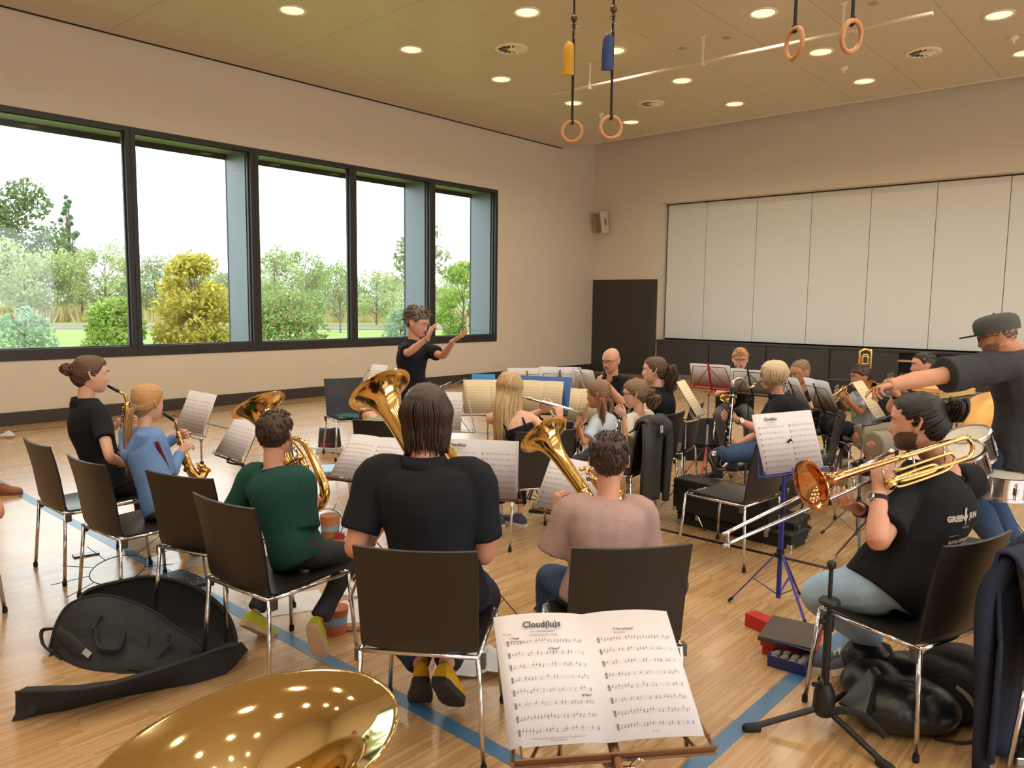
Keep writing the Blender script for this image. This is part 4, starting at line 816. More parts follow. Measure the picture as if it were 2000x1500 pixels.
def person(label, hip, head, heading, look, S=1.0, build=1.0, neckoff=(0, 0), fem=0.0, child=0.0, chest_head=None, skin='fair', arms=None, feet=None, knees=None, shirt=BLK, sleeve=.62, loose=1.0, pants=BPANT, pant_to=1.97, shoe_mat=None, sole_mat=None, hair=None, vox=None, group=None, sit=True, collar=False, slump=.02, beard=None, neck_lean=None):
    """look=(yaw, pitch down, roll). arms: {'L': dict(e=, w=, d=, n=, curl=)}; feet: {'L': (heel point, toe dir, up)}"""
    F = Fig(); F.S = S; hip = V(hip); hc = V(head); f = H(heading); rt = V((f.y, -f.x, 0)); cf = H(chest_head if chest_head is not None else heading); crt = V((cf.y, -cf.x, 0)); up = V((0, 0, 1))
    root = empty('person', (hip.x, hip.y, 0), label, 'person', group); F.root = root
    yaw, pit, rol = look; hf0 = H(yaw); hr = V((hf0.y, -hf0.x, 0)); hf = (hf0 * math.cos(R(pit)) - up * math.sin(R(pit))).normalized(); hu = hr.cross(hf).normalized()
    if rol: q = Matrix.Rotation(R(rol), 3, hf); hr, hu = q @ hr, q @ hu
    Hs = S ** .45 if child else S ** .7
    HMx = np.array([list(hr), list(hf), list(hu)]) * Hs; hl = lambda x, y, z: hc + (hr * x + hf * y + hu * z) * Hs; F.hl = hl
    hw = lambda P: np.asarray(P) @ HMx + npa(hc)
    lean = (hc - hip); lean.z = 0
    N = hc - up * (.172 * Hs) - hf0 * (.040 * Hs) + cf * neckoff[0] + crt * neckoff[1] if neck_lean is None else V(neck_lean)
    Sh = N - (N - hip).normalized() * (.062 * S) ; sw = (.183 - .022 * fem - .012 * child) * S * build
    axis = (N - hip).normalized(); F.N = N; F.Sh = Sh; F.axis = axis; F.cf = cf; F.crt = crt
    sh = {'L': Sh - crt * sw, 'R': Sh + crt * sw}
    # spine, slightly bowed back
    back = -(f + cf).normalized(); P = lambda u: hip.lerp(N, u) + back * (slump * 4 * u * (1 - u))
    B = build; tw = lambda k: k * S * B
    uprt = (rt + crt).normalized()
    def torso(g, q, bottom=-.10, top=1.0, k=1.0):
        rows = [(-.25, .172, .134), (-.10, .170, .130), (-.02, .170, .128), (.10, .160 , .120), (.28, .140 - .012 * fem, .106), (.46, .148 - .006 * fem, .108), (.64, .172 - .008 * fem, .118 + .006 * fem), (.78, .188 - .012 * fem, .116), (.87, .184 - .014 * fem, .098), (.935, .128, .076), (1.0, .066, .060)]
        pts, rr = [], []
        for u, a, b in rows:
            if bottom - 1e-6 <= u <= top + 1e-6: pts.append(P(u)); a = a * (1 - .10 * child); rr.append((tw(a) * k + q, tw(b) * k + q))
        g.tube(pts, rr, 18, sub=3, up=uprt)
    L1, L2 = .285 * S, .255 * S; J = {}
    for sd in 'LR':
        a = (arms or {}).get(sd, {}); s_ = -1 if sd == 'L' else 1
        w = V(a['w']) if 'w' in a else sh[sd] + cf * .22 * S + crt * s_ * .03 - up * .34 * S
        e = V(a['e']) if 'e' in a else ik(sh[sd], w, L1, L2, a.get('pole', tuple(-up * 1.0 + crt * s_ * .55 - cf * .35)))
        J[sd] = (sh[sd], e, w, a)
    F.J = J
    bm = B * (1 - .16 * fem - .22 * child)
    def arm(g, sd, q=0.0, to=2.0, k=1.0, flare=0.0):
        s0, e, w, a = J[sd]; inn = Sh.lerp(s0, .45) + axis * .012
        if to <= 1:
            m = s0.lerp(e, to); g.tube([inn, s0 + axis * .004, s0.lerp(e, to * .5), m], [tw(.052) * k + q, .057 * S * bm * k + q, .052 * S * bm * k + q + flare * .4, .048 * S * bm * k + q + flare], 14, sub=4)
        else:
            t = min(1, to - 1); pts = [inn, s0 + axis * .004, s0.lerp(e, .5), e.lerp(s0, .12), e.lerp(w, .08), e.lerp(w, .32), e.lerp(w, .62), e.lerp(w, t)]
            rr = [.050, .054, .047, .040, .040, .0425, .034, .0265]; rr = [x * S * (bm if i > 0 else B) * k + q for i, x in enumerate(rr)]; rr[-1] += flare; g.tube(pts, rr, 14, sub=4)
    hips = {'L': hip - rt * .088 * S * B, 'R': hip + rt * .088 * S * B}; T1, T2 = .43 * S, .41 * S; LG_ = {}
    for sd in 'LR':
        s_ = -1 if sd == 'L' else 1
        if feet and sd in feet: hp, fd, fu = feet[sd]; hp = V(hp); fd = V(fd).normalized(); fu = V(fu)
        elif sit: hp = hip + f * (.46 * S) + rt * s_ * .12 * S; hp.z = 0; fd = f + rt * s_ * .25; fu = up
        else: hp = hip + rt * s_ * .10 * S - f * .05; hp.z = 0; fd = f + rt * s_ * .2; fu = up
        fd = V(fd).normalized(); fu = V(fu); fu = (fu - fd * fu.dot(fd)).normalized(); an = hp + fd * .055 * S + fu * .095 * S
        kn = V(knees[sd]) if knees and sd in knees else ik(hips[sd], an, T1, T2, f * 1.0 + up * (1.0 if sit else .1) + rt * s_ * .15)
        LG_[sd] = (hips[sd], kn, an, hp, fd, fu)
    F.LG = LG_
    def leg(g, sd, q=0.0, to=2.0, k=1.0, fl=0.0):
        h, kn, an = LG_[sd][:3]; j0 = h + (hip - h) * .35
        if to <= 1: g.tube([j0, h.lerp(kn, .15), h.lerp(kn, .55), h.lerp(kn, to)], [tw(.088) * k + q, tw(.085) * k + q, tw(.073) * k + q, tw(.066) * k + q + fl], 14, sub=4)
        else:
            t = min(1, to - 1); pts = [j0, h.lerp(kn, .15), h.lerp(kn, .55), kn.lerp(h, .10), kn.lerp(an, .10), kn.lerp(an, .35), kn.lerp(an, .70), kn.lerp(an, t)]
            rr = [.088, .085, .072, .057, .053, .054, .041, .036 if t > .9 else .040]; rr = [tw(x) * k * (.9 if fem or child else 1) + q for x in rr]; rr[-1] += fl; g.tube(pts, rr, 14, sub=4)
    dist = math.hypot(hc.x, hc.y); vox = vox or max(.0064, dist * .00122)
    # skin: trunk, neck, arms, legs in one closed surface, head and hands joined to it
    g = G(); torso(g, -.012); g.tube([N - axis * .05, N, hl(0, -.022, -.055), hl(0, -.015, -.02)], [.070 * S * (B * .5 + .5), .060 * S * (1 - .14 * fem - .14 * child), .057 * Hs * (1 - .12 * fem - .1 * child), .058 * Hs], 14, sub=3)
    for sd in 'LR':
        arm(g, sd, k=.97)
        if pant_to <= 1: leg(g, sd, q=-.008, to=2.0)
    bv, bn, bf = remesh(g, vox, 3)
    X, Y, Zz = face_shape(fem, 0, child); hv = hw(np.stack([X, Y, Zz], -1).reshape(-1, 3)); G2 = G(); nb = len(bv)
    G2.v = [tuple(x) for x in bv]; G2.f = list(bf); G2.mi = [0] * len(bf); G2.uv = [None] * len(bf)
    if pant_to > 1:
        for sd in 'LR': leg(G2, sd, q=-.008, to=2.0)
    xm = X.reshape(-1); zm = Zz.reshape(-1); ym = Y.reshape(-1); mi = []
    for q in HQ:
        x = xm[list(q)].mean(); z = zm[list(q)].mean(); y = ym[list(q)].mean(); lip = y > .07 and abs(x) < .024 * (1 - abs(z + .0645) / .02) and abs(z + .0645) < .0115
        brd = beard and z < (-.060 + .030 * min(1, (abs(x) / .066) ** 2)) and y > -.004 and not lip and not (abs(x) < .016 and z > -.048) and z > -.125
        mi.append(1 if lip else (2 if brd else 0))
    b0 = len(G2.v); G2.v += [tuple(x) for x in hv]; G2.f += [tuple(b0 + i for i in q) for q in HQ]; G2.mi += mi; G2.uv += [None] * len(HQ)
    for sx in (-1, 1):
        rows = []
        for i, (zz, yw) in enumerate(((-.030, .006), (-.024, .012), (-.012, .016), (.004, .020), (.018, .021), (.028, .016), (.033, .006))):
            yo = -.010 - zz * .25; row = []
            for (k, o_) in ((1.0, .000), (.9, .007), (.35, .004), (-.25, .005), (-.8, .013), (-1.0, .012), (-.95, .004), (-.3, -.006)): row.append(hl(sx * (.0715 - .004 * abs(zz) / .03 + o_ + .005 * (1 - k)), yo + yw * k, -.004 + zz))
            rows.append(row)
        G2.rings(rows if sx > 0 else [r[::-1] for r in rows])
    for sd in 'LR':
        s0, e, w, a = J[sd]
        d = V(a['d']) if 'd' in a else (w - e); nn = V(a['n']) if 'n' in a else (-crt if sd == 'R' else crt) * .8 - up * .3
        hand_geo(G2, w, d, nn, 1 if sd == 'R' else -1, S * (.98 - .08 * fem - .06 * child), a.get('curl', .55), a.get('spread', 1.0), thumb=a.get('thumb', .5))
    hm = HM[hair['m']] if hair else HM['brown']
    F.body = G2.build('body', [SK[skin], M_LIP, M_BEARD if beard == 2 else M_STUB], root, 180)
    # eyes, brows
    for sx in (-1, 1):
        g = G(); cx = hl(sx * .031, .0765, .007); q = Matrix((hr, hf, hu)).transposed(); g.ball(cx, (.0135 * Hs, .0085 * Hs, .0062 * Hs), 0, 12, 8, q); g.ball(cx + hf * .0042 * Hs, (.0052 * Hs, .0050 * Hs, .0052 * Hs), 1, 10, 6, q); g.build('eye', [M_EYEW, M_IRIS], root, 180)
        g = G(); g.tube([hl(sx * .014, .0955, .024), hl(sx * .030, .0955, .030), hl(sx * .048, .083, .025)], [(.003 * Hs, .0024 * Hs), (.0042 * Hs, .0028 * Hs), (.002 * Hs, .0015 * Hs)], 6, sub=3); g.build('eyebrow', hm, root, 180)
    # trousers
    if pants is not None:
        g = G(); g.tube([P(-.11) - up * .02 * S, P(-.02), P(.10), P(.18)], [(tw(.140) + .008, tw(.10) + .01), (tw(.163) + .010, tw(.122) + .012), (tw(.158) + .008, tw(.118) + .008), (tw(.146) + .004, tw(.108) + .004)], 18, sub=3, up=uprt)
        for sd in 'LR': leg(g, sd, .011 * min(loose, 1.2), pant_to, 1.03, .008 + (.02 if pant_to <= 1 else 0))
        v, n_, ff = remesh(g, max(.011, vox * 1.6), 3); v = folds(v, n_, .0038, seed=int(abs(hc.x) * 97), k=34)
        o = bpy.data.objects.new('trousers' if pant_to > 1 else 'shorts', from_np('trousers', v, ff, [pants])); COL.objects.link(o); adopt(o, root); F.trousers = o
    # shirt
    if shirt is not None:
        q = .011 + .010 * (loose - 1); g = G()
        if sleeve is None: torso(g, q * .6, -.02, .64); g.tube([P(.60), P(.66), P(.715)], [(tw(.170 - .008 * fem) + .004, tw(.122) + .004), (tw(.178 - .010 * fem) + .004, tw(.122) + .004), (tw(.170 - .010 * fem), tw(.120) + .004)], 18, sub=2, up=uprt)
        else:
            torso(g, q, -.10 if sit else -.25, .935); g.tube([P(.86), P(.935), P(.985)], [(tw(.14), tw(.085)), (tw(.11) + q, tw(.070) + q), (.066 * S + .006, .060 * S + .006)], 18, sub=3, up=uprt)
            for sd in 'LR': arm(g, sd, q, sleeve, 1.0, .010 * loose if sleeve < 1 else .006)
        v, n_, ff = remesh(g, max(.0085, vox * 1.25), 9); v = folds(v, n_, .0034 + .0016 * (loose - 1), seed=int(abs(hc.x) * 131) + 3)
        o = bpy.data.objects.new('shirt' if sleeve is not None else 'camisole', from_np('shirt', v, ff, [shirt])); COL.objects.link(o); adopt(o, root); F.shirt = o; F.bvh = BVHTree.FromPolygons(v.tolist(), ff)
        if collar:
            g = G(); nb_ = P(.985); cols = []
            hf2 = (cf + (hc - N).normalized() * .0); r1 = .068 * S
            for (dz, k) in ((-.018, 1.30), (.006, 1.16), (.030, 1.08), (.034, 1.14), (.012, 1.30), (-.014, 1.46)):
                cols.append([nb_ + axis * (dz * S - .018 * S * max(0, math.cos(2 * math.pi * i / 22)) ** 2) + (cf * math.cos(2 * math.pi * i / 22) * 1.0 + crt * math.sin(2 * math.pi * i / 22) * 1.02) * r1 * k for i in range(2, 21)])
            g.rings(cols, closed=False); o = g.build('collar', shirt, F.shirt, 180); sm = o.modifiers.new('thick', 'SOLIDIFY'); sm.thickness = .004
        elif sleeve is not None:
            g = G(); nb_ = P(.985); g.torus(nb_ , (hc - N).normalized() * .4 + axis, .067 * S + .004, .0055, 28, 8); g.build('neckband', shirt, F.shirt, 180)
    # shoes
    for sd in 'LR':
        h, kn, an, hp, fd, fu = LG_[sd]
        if shoe_mat: shoe(root, hp, fd, fu, shoe_mat, sole_mat or M_SOLEW, S * (1 - .08 * fem - .05 * child), length=.275)
    # hair
    if hair: make_hair(F, hair, hm, Hs, hl, hw, X, Y, Zz, child)
    return F
M_SOLEW = M('white_rubber', c(222, 216, 206), .6); M_SOLEB = M('dark_rubber_sole', c(44, 40, 36), .8, bump=.4, scale=40)
def make_hair(F, hr, hm, Hs, hl, hw, X, Y, Zz, child):
    st = hr.get('style', 'short'); th = hr.get('thick', .014); front = hr.get('front', .072); nape = hr.get('nape', -.088); root = F.root; rr = random.Random(int(F.N.x * 1000))
    r = np.random.default_rng(int(abs(F.N.x) * 991) + 3)
    lim = np.interp(Y, [-.11, -.055, -.035, -.02, .008, .014, .024, .05, .10], [nape, nape + .02, nape + .05, .024, .026, -.004, .012, front - .018, front])
    fld = Zz - lim
    if st == 'bald': fld = np.minimum(fld, np.where(Y > -.045, .045 - Zz, .075 - Zz - (Y + .045) * .4)); fld = np.where(Y > .045, -1, fld)
    nx = np.cos(np.arctan2(X, Y + .01)); off = th * np.clip((fld + .004) / .022, 0, 1) ** .6 - .004
    off = np.where(fld > 0, off + (r.normal(size=X.shape) * hr.get('rough', .0018)) * np.clip(fld / .02, 0, 1), -.006)
    cx, cy, cz = 0, -.012, .01; dx, dy, dz = X - cx, Y - cy, np.maximum(Zz - cz, -.05) * .9; L = np.sqrt(dx * dx + dy * dy + dz * dz) + 1e-6; k = off / L
    X2, Y2, Z2 = X + dx * k, Y + dy * k, Zz + dz * k + hr.get('top', 0) * np.clip(Zz / .1, 0, 1) ** 2
    v = hw(np.stack([X2, Y2, Z2], -1).reshape(-1, 3)); g = G(); g.v = [tuple(x) for x in v]; g.f = list(HQ); g.mi = [0] * len(HQ); g.uv = [None] * len(HQ)
    nr_, nc_ = X.shape; paths = []; dn = V((0, 0, -1))
    def surf(a, z, k=1.0):
        w = np.interp(-z, [-h[0] for h in HZ], [h[1] for h in HZ]); f = np.interp(-z, [-h[0] for h in HZ], [h[2] for h in HZ]); b = np.interp(-z, [-h[0] for h in HZ], [h[3] for h in HZ]); yc = (f + b) / 2
        return hl(w * k * math.sin(a), yc + (f - b) / 2 * k * math.cos(a), z)
    def tuft(n_, length, w=.006, zmin=.0, rad=.5, a0=.9):
        for i in range(n_):
            a = rr.uniform(-math.pi, math.pi); z = rr.uniform(zmin, .112)
            if abs(a) < 1.05 and z < front + .012: continue
            if abs(a) < 1.95 and z < .04: continue
            p = surf(a, z, 1.03); o_ = (p - hl(0, -.01, .0)).normalized(); q = p + o_ * (th * .7 + .002); t = V((rr.uniform(-1, 1), rr.uniform(-1, 1), rr.uniform(-.3, .6)))
            paths.append([q - o_ * .012, q + (o_ + t * rad).normalized() * length * .5, q + (o_ * .7 + t * rad * 1.6).normalized() * length])
        strands(g, paths, w, w * .3)
    def bundle(path, R0, n_, w=.0055, curl=0.0, prof=None):
        pp = []; N_ = len(path)
        for i in range(n_):
            a = rr.uniform(0, 6.28); q = math.sqrt(rr.random()); ph = rr.uniform(0, 6.28); row = []
            ln = rr.uniform(.78, 1.0); M_ = max(2, int(round((N_ - 1) * ln)) + 1)
            for j in range(M_):
                t = path[min(j + 1, N_ - 1)] - path[max(j - 1, 0)]; s1 = t.normalized().orthogonal().normalized(); s2 = t.normalized().cross(s1); R_ = R0 * (prof[j] if prof else 1)
                row.append(path[j] + (s1 * math.cos(a) + s2 * math.sin(a)) * R_ * q + (s1 * math.cos(ph + j * 2.2) + s2 * math.sin(ph + j * 2.2)) * curl)
            pp.append(row)
        strands(g, pp, w, w * .35, sub=4)
    if st == 'short' and hr.get('n', 90):
        pp = []; ln = hr.get('len', .018)
        for i in range(int(hr.get('n', 90) * 2.4)):
            a = rr.uniform(-math.pi, math.pi); z = .114 - .17 * rr.random() ** 1.2
            lm = float(np.interp(math.cos(a), [-1, -.5, -.15, .2, .5, 1], [nape + .03, nape + .06, .05, .05, front, front + .006]))
            if z < lm: continue
            k = 1.0 + (th + .002) / .085; da = rr.uniform(-.16, .16); dz = ln * 1.3 * (1 if z < .09 else .4)
            if z > .085: p0 = surf(a, z, k) + V((0, 0, th * .8)); p2 = p0 + (hl(0, 1, -.15) - hl(0, 0, 0)).normalized() * ln * rr.uniform(.6, 1.4) + V((rr.uniform(-.006, .006), rr.uniform(-.006, .006), .003)); p1 = p0.lerp(p2, .5) + V((0, 0, .004))
            else: p0 = surf(a, z, k - .02); p1 = surf(a + da * .5, z - dz * .5, k + .015); p2 = surf(a + da, max(z - dz, nape), k + .01)
            pp.append([p0, p1, p2])
        strands(g, pp, .0048, .002, 5, .5, 3)
    if st == 'curly': tuft(330, .034, .0075, -.02, 1.1)
    if st in ('bun', 'pony', 'topknot', 'pigtails'):
        ties = {'bun': [hr.get('tie', (0, -.125, .030))], 'pony': [hr.get('tie', (0, -.128, .020))], 'topknot': [hr.get('tie', (0, -.125, .055))], 'pigtails': [(-.078, -.055, -.045), (.078, -.055, -.045)]}[st]
        pp = []
        for i in range(150):
            a = rr.uniform(-math.pi, math.pi); z = float(np.interp(math.cos(a), [-1, -.3, .2, .6, 1], [nape, -.03, .0, .05, front])) + rr.random() ** 2 * .03
            z = min(z, .10); tie = ties[0] if len(ties) == 1 else ties[0 if math.sin(a) < 0 else 1]; tp = hl(*tie); p = surf(a, z, 1.02); m1 = None; pts = [p]
            for u in (.25, .5, .75):
                q = p.lerp(tp, u); o_ = q - hl(0, -.015, .012); rad = .104 * Hs if len(ties) == 1 else .098 * Hs
                lx = math.sqrt((o_.dot((hl(1, 0, 0) - hl(0, 0, 0)).normalized()) / .084) ** 2 + (o_.dot((hl(0, 1, 0) - hl(0, 0, 0)).normalized()) / .112) ** 2 + (o_.dot((hl(0, 0, 1) - hl(0, 0, 0)).normalized()) / .112) ** 2) / Hs
                pts.append(hl(0, -.015, .012) + o_ / max(lx, .5) * 1.0)
            pp.append(pts + [tp])
        strands(g, pp, .0065, .004, sub=3)
        for tie in ties:
            tp = hl(*tie); bk = (hl(*tie) - hl(0, -.02, .0)).normalized(); bk.z = max(bk.z, -.1)
            if st == 'bun':
                for i in range(60):
                    a = rr.uniform(0, 6.28); b = rr.uniform(-1.2, 1.2); ax1 = V((rr.uniform(-1, 1), rr.uniform(-1, 1), rr.uniform(-1, 1))).normalized(); cc = tp + bk * .022
                    strands(g, [[cc + (Matrix.Rotation(a + k * .9, 3, ax1) @ ax1.orthogonal().normalized()) * rr.uniform(.026, .046) * Hs for k in range(4)]], .006, .002)
            elif st == 'topknot':
                bundle([tp, tp + bk * .03 + V((0, 0, .012)), tp + bk * .058, tp + bk * .060 + dn * .03, tp + bk * .045 + dn * .06, tp + bk * .02 + dn * .05], .026, 70, .006, .004, [.6, 1, 1.25, 1.3, 1.1, .7])
            else:
                Lh = hr.get('tail', .28); sw = hr.get('sway', V((0, 0, 0))); base = [tp, tp + bk * .03 + dn * .012, tp + bk * .042 + dn * Lh * .25 + sw * .2, tp + bk * .036 + dn * Lh * .5 + sw * .5, tp + bk * .03 + dn * Lh * .75 + sw * .8, tp + bk * .028 + dn * Lh + sw]
                bundle(base, hr.get('tailr', .020), hr.get('tn', 55), .0055, hr.get('curl', .001), [.55, .8, 1.15, 1.25, 1.0, .6])
                gg = G(); gg.torus(tp + bk * .008, bk, .016, .007, 16, 8); gg.build('hair_tie', hr.get('tie_mat', M_RUB), root)
            if st == 'bun' and hr.get('claw'):
                gg = G()
                for sx in (-1, 1):
                    for k in range(4): q = tp + bk * .03 + V((0, 0, .02 - .014 * k)); s1 = (hl(1, 0, 0) - hl(0, 0, 0)).normalized() * sx; gg.tube([q + bk * .022, q + bk * .012 + s1 * .026, q - bk * .01 + s1 * .036], .0026, 6, sub=3)
                    gg.tube([tp + bk * .05 + V((0, 0, .03)), tp + bk * .055, tp + bk * .045 - V((0, 0, .035))], .0032, 6)
                gg.build('hair_claw', M('tortoise_clip', c(186, 150, 92), .25, .4), root)
    if st in ('long', 'bob'):
        n_ = hr.get('n', 150); Lh = hr.get('tail', .3); amax = hr.get('wrap', 2.2); pp = []
        for i in range(n_):
            a = math.pi + rr.uniform(-amax, amax); x = rr.uniform(-.010, .010); fz = abs(a - math.pi) > 1.75; zt = rr.uniform(.03, .115) if not fz else rr.uniform(.07, .115); k1 = 1.09 + rr.uniform(0, .10) + hr.get('vol', 0)
            top = surf(a * .0 + a, min(zt, .114), 1.05) + V((0, 0, .006)); mid = surf(a, min(zt, .05) * .6, k1); low = surf(a, -.03, k1 + .01); end = low + dn * max(.02, (Lh * rr.uniform(.82, 1.05) - .03)); o_ = low - hl(0, 0, -.03); o_.z = 0
            end = end - o_ * hr.get('tuck', .25) + V((rr.uniform(-.012, .012), rr.uniform(-.012, .012), 0)); bk_ = (hl(0, -1, 0) - hl(0, 0, 0)).normalized() * hr.get('out', 0) * max(0, -math.cos(a)); end = end + bk_; low = low + bk_ * .15
            pp.append([top, mid, low, low.lerp(end, .35) + bk_ * .5 - o_ * .02 + V((rr.uniform(-.006, .006), rr.uniform(-.006, .006), 0)), end])
        strands(g, pp, hr.get('w', .0095), .003, 5, .45, 4)
        if st == 'bob' or hr.get('fringe'):
            pp = []
            for i in range(46):
                a = rr.uniform(-1.25, 1.25); t0 = surf(a * .8, .112, 1.0) + V((0, 0, .008)); m_ = surf(a, .085, 1.14); e_ = surf(a * 1.15, front - .03 - rr.random() * .02, 1.10); pp.append([t0, m_, e_])
            strands(g, pp, .009, .004, 5, .45, 4)
    o = g.build('hair', hm, root, 180)
# small worn things
def spectacles(F, mat, r=.021, thick=.0018):
    hl = F.hl; g = G()
    for sx in (-1, 1):
        ring = [hl(sx * .033 + r * 1.15 * math.copysign(abs(math.cos(a)) ** .75, math.cos(a)), .099 - .012 * abs(math.cos(a)) * (1 if math.cos(a) * sx > 0 else 0), .004 + r * .82 * math.copysign(abs(math.sin(a)) ** .8, math.sin(a))) for a in [2 * math.pi * i / 18 for i in range(19)]]
        g.tube(ring, thick, 6); g.tube([hl(sx * .056, .088, .010), hl(sx * .074, .05, .012), hl(sx * .080, -.005, .012), hl(sx * .079, -.02, -.004)], thick, 6)
    g.tube([hl(-.010, .101, .008), hl(0, .104, .011), hl(.010, .101, .008)], thick, 6); return g.build('spectacles', mat, F.root, 180)
def wristband(F, sd, mat, w=.012, dial=None, back=.035, r=.031):
    s0, e, q, a = F.J[sd]; d = (e - q).normalized(); p = q + d * back; g = G(); g.lathe([(r * F.S, -w), (r * F.S + .003, -w * .9), (r * F.S + .003, w * .9), (r * F.S, w)], p, d, 20); o = g.build('wristband' if not dial else 'watch', mat, F.root, 60)
    if dial:
        n = V(dial[0]); n = (n - d * n.dot(d)).normalized(); c0 = p + n * (r * F.S + .001); g = G(); g.tube([c0, c0 + n * .008], .019, 16); g.build('watch_case', dial[1], o, 60); g = G(); g.tube([c0 + n * .008, c0 + n * .009], .016, 16); g.build('dial', dial[2], o, 60)
    return o
def project(F, cen, n, e1, shapes, name, mat, off=.004):
    """flat print laid on the shirt: shapes=[(verts2d, faces)] in metres on the plane through cen facing n"""
    n = V(n).normalized(); e1 = V(e1); e1 = (e1 - n * e1.dot(n)).normalized(); e2 = n.cross(e1); g = G(); ok = 0
    for vs, fs in shapes:
        out = []
        for v in vs:
            p = V(cen) + e1 * v[0] + e2 * v[1]; h = F.bvh.ray_cast(p + n * .25, -n, .6)
            out.append((h[0] + n * off) if h[0] is not None else p); ok += h[0] is not None
        g.add(out, fs)
    return g.build(name, mat, F.shirt, 0)
def disc2(x, y, r, n=12, r2=None):
    return ([(x + r * math.cos(2 * math.pi * k / n), y + (r2 or r) * math.sin(2 * math.pi * k / n)) for k in range(n)], [tuple(range(n))])
def ring2(x, y, r0, r1, n=20, a0=0.0, a1=1.0):
    vs = []; fs = []
    for k in range(n + 1):
        a = 2 * math.pi * (a0 + (a1 - a0) * k / n); vs += [(x + r0 * math.cos(a), y + r0 * math.sin(a)), (x + r1 * math.cos(a), y + r1 * math.sin(a))]
    for k in range(n): fs.append((2 * k, 2 * k + 1, 2 * k + 3, 2 * k + 2))
    return vs, fs
M_PRINT = M('shirt_print_white', c(206, 204, 204), .8)
def crest(F, side=-1, k=1.0):
    """round white club crest on the chest: broken ring of lettering round a small figure"""
    cen = F.hip_chest = F.Sh - F.axis * .13 * F.S + F.crt * side * .085 * F.S
    sh = [ring2(0, 0, .040 * k, .046 * k, 20, .02 + .11 * i, .02 + .11 * i + .07) for i in range(9)] + [ring2(0, 0, .030 * k, .033 * k, 24), disc2(.004 * k, .012 * k, .008 * k), disc2(-.004 * k, -.004 * k, .010 * k, 10, .014 * k), disc2(-.014 * k, -.016 * k, .006 * k), disc2(.012 * k, -.010 * k, .005 * k, 8, .012 * k)]
    sh.append(([(-.02 * k, .006 * k), (.02 * k, -.002 * k), (.022 * k, .003 * k), (-.018 * k, .011 * k)], [(0, 1, 2, 3)]))
    project(F, cen, F.cf, F.crt, sh, 'crest_print', M_PRINT)
# ------------------------------------------------------------------ the players, each with an instrument
PG = 'players seated in the hall'; upv = V((0, 0, 1))
GREYSH = cloth('grey_canvas_shoe', c(86, 90, 102)); WHSH = cloth('white_sneaker', c(206, 202, 194), rough=.6); YLSH = cloth('yellow_sneaker', c(196, 198, 60), rough=.6, scale=40, var=.25); OCSH = cloth('ochre_trainer', c(212, 160, 36), rough=.6); BKSH = cloth('black_shoe', c(30, 29, 30), rough=.5)
def between(a, b): return (V(b) - V(a)).normalized()
# woman with the bun
F = person('woman with a clipped brown hair bun in a black polo playing saxophone', (-2.62, 4.93, .54), A(179, 731, 5.0), 41, (52, 4, 0), 1.0, .96, fem=1, skin='fair', collar=True, group=PG,
    arms={'R': dict(e=A(214, 893, 4.66), w=A(240, 905, 4.84), d=A(247, 890, 4.92) - A(240, 905, 4.84), n=(-.3, .5, .6), curl=.6), 'L': dict(w=A(238, 822, 5.2), d=(.8, .2, .2), n=(.2, -1, 0), curl=.7)},
    feet={'R': (Z(244, 1074), H(60), upv), 'L': (Z(262, 1040), H(50), upv)}, shoe_mat=WHSH, hair=dict(m='brown', style='bun', front=.075, claw=1, tie=(0, -.120, .022), thick=.010))
saxophone(A(210, 753, 5.09), A(240, 769, 5.10), A(248, 784, 5.10), A(242, 893, 5.02), A(266, 872, 5.12), (.35, .3, .9), 'golden saxophone played by the woman with the bun', 1.0)
wristband(F, 'R', M_STRAP, .004, back=.01)
# girl in the hoodie
HOOD = cloth('blue_sweat_cloth', c(108, 140, 192), .15, 60)
F = person('blonde girl with a long ponytail in a light blue hoodie playing saxophone', (-2.06, 4.46, .52), A(290, 786, 4.66), 38, (22, 4, 0), .86, .95, fem=.6, child=1, skin='fair', group=PG, shirt=HOOD, sleeve=1.95, loose=1.5,
    arms={'R': dict(e=A(336, 925, 4.58), w=A(352, 884, 4.78), d=(.5, .3, .5), n=(-.3, .3, -.6), curl=.7), 'L': dict(w=A(346, 852, 4.95), d=(.8, 0, .2), n=(.2, -1, 0), curl=.7)},
    pants=cloth('grey_jeans', c(126, 130, 136), .2, 60), feet={'R': (Z(366, 1107), H(70), upv), 'L': (Z(352, 1078), H(55), upv)}, shoe_mat=WHSH, hair=dict(m='honey', style='pony', front=.07, thick=.012, tie=(0, -.108, -.030), tail=.40, tailr=.022, tn=80, sway=V((-.03, .0, 0)), tie_mat=cloth('scrunchie_blue', c(120, 142, 186))))
g = G(); P0 = F.Sh - F.cf * .085
g.tube([P0 + F.crt * .12 + V((0, 0, .05)), P0 + F.crt * .09 - V((0, 0, .04)), P0 - F.cf * .02 - V((0, 0, .11)), P0 - F.crt * .09 - V((0, 0, .04)), P0 - F.crt * .12 + V((0, 0, .05))], [(.03, .02), (.05, .035), (.06, .04), (.05, .035), (.03, .02)], 10, sub=4); g.build('hood', HOOD, F.root, 180)
s0, e, w, _a = F.J['R']; g = G(); o_ = (F.crt * .8 - F.cf * .5).normalized() * .066; g.tube([s0 + o_ * 1.0, s0.lerp(e, .5) + o_ * 1.08, e + o_ * .95, e.lerp(w, .4) + o_ * .8], [(.005, .012)] * 4, 8, sub=4, up=o_); g.build('sleeve_stripe', cloth('stripe_maroon', c(96, 34, 34)), F.shirt, 180)
saxophone(A(319, 807, 4.80), A(341, 822, 4.86), A(347, 842, 4.87), A(374, 926, 4.84), A(396, 913, 4.90), (.5, .1, .85), 'golden saxophone played by the girl in the blue hoodie', .9, M_DBRASS, .055)
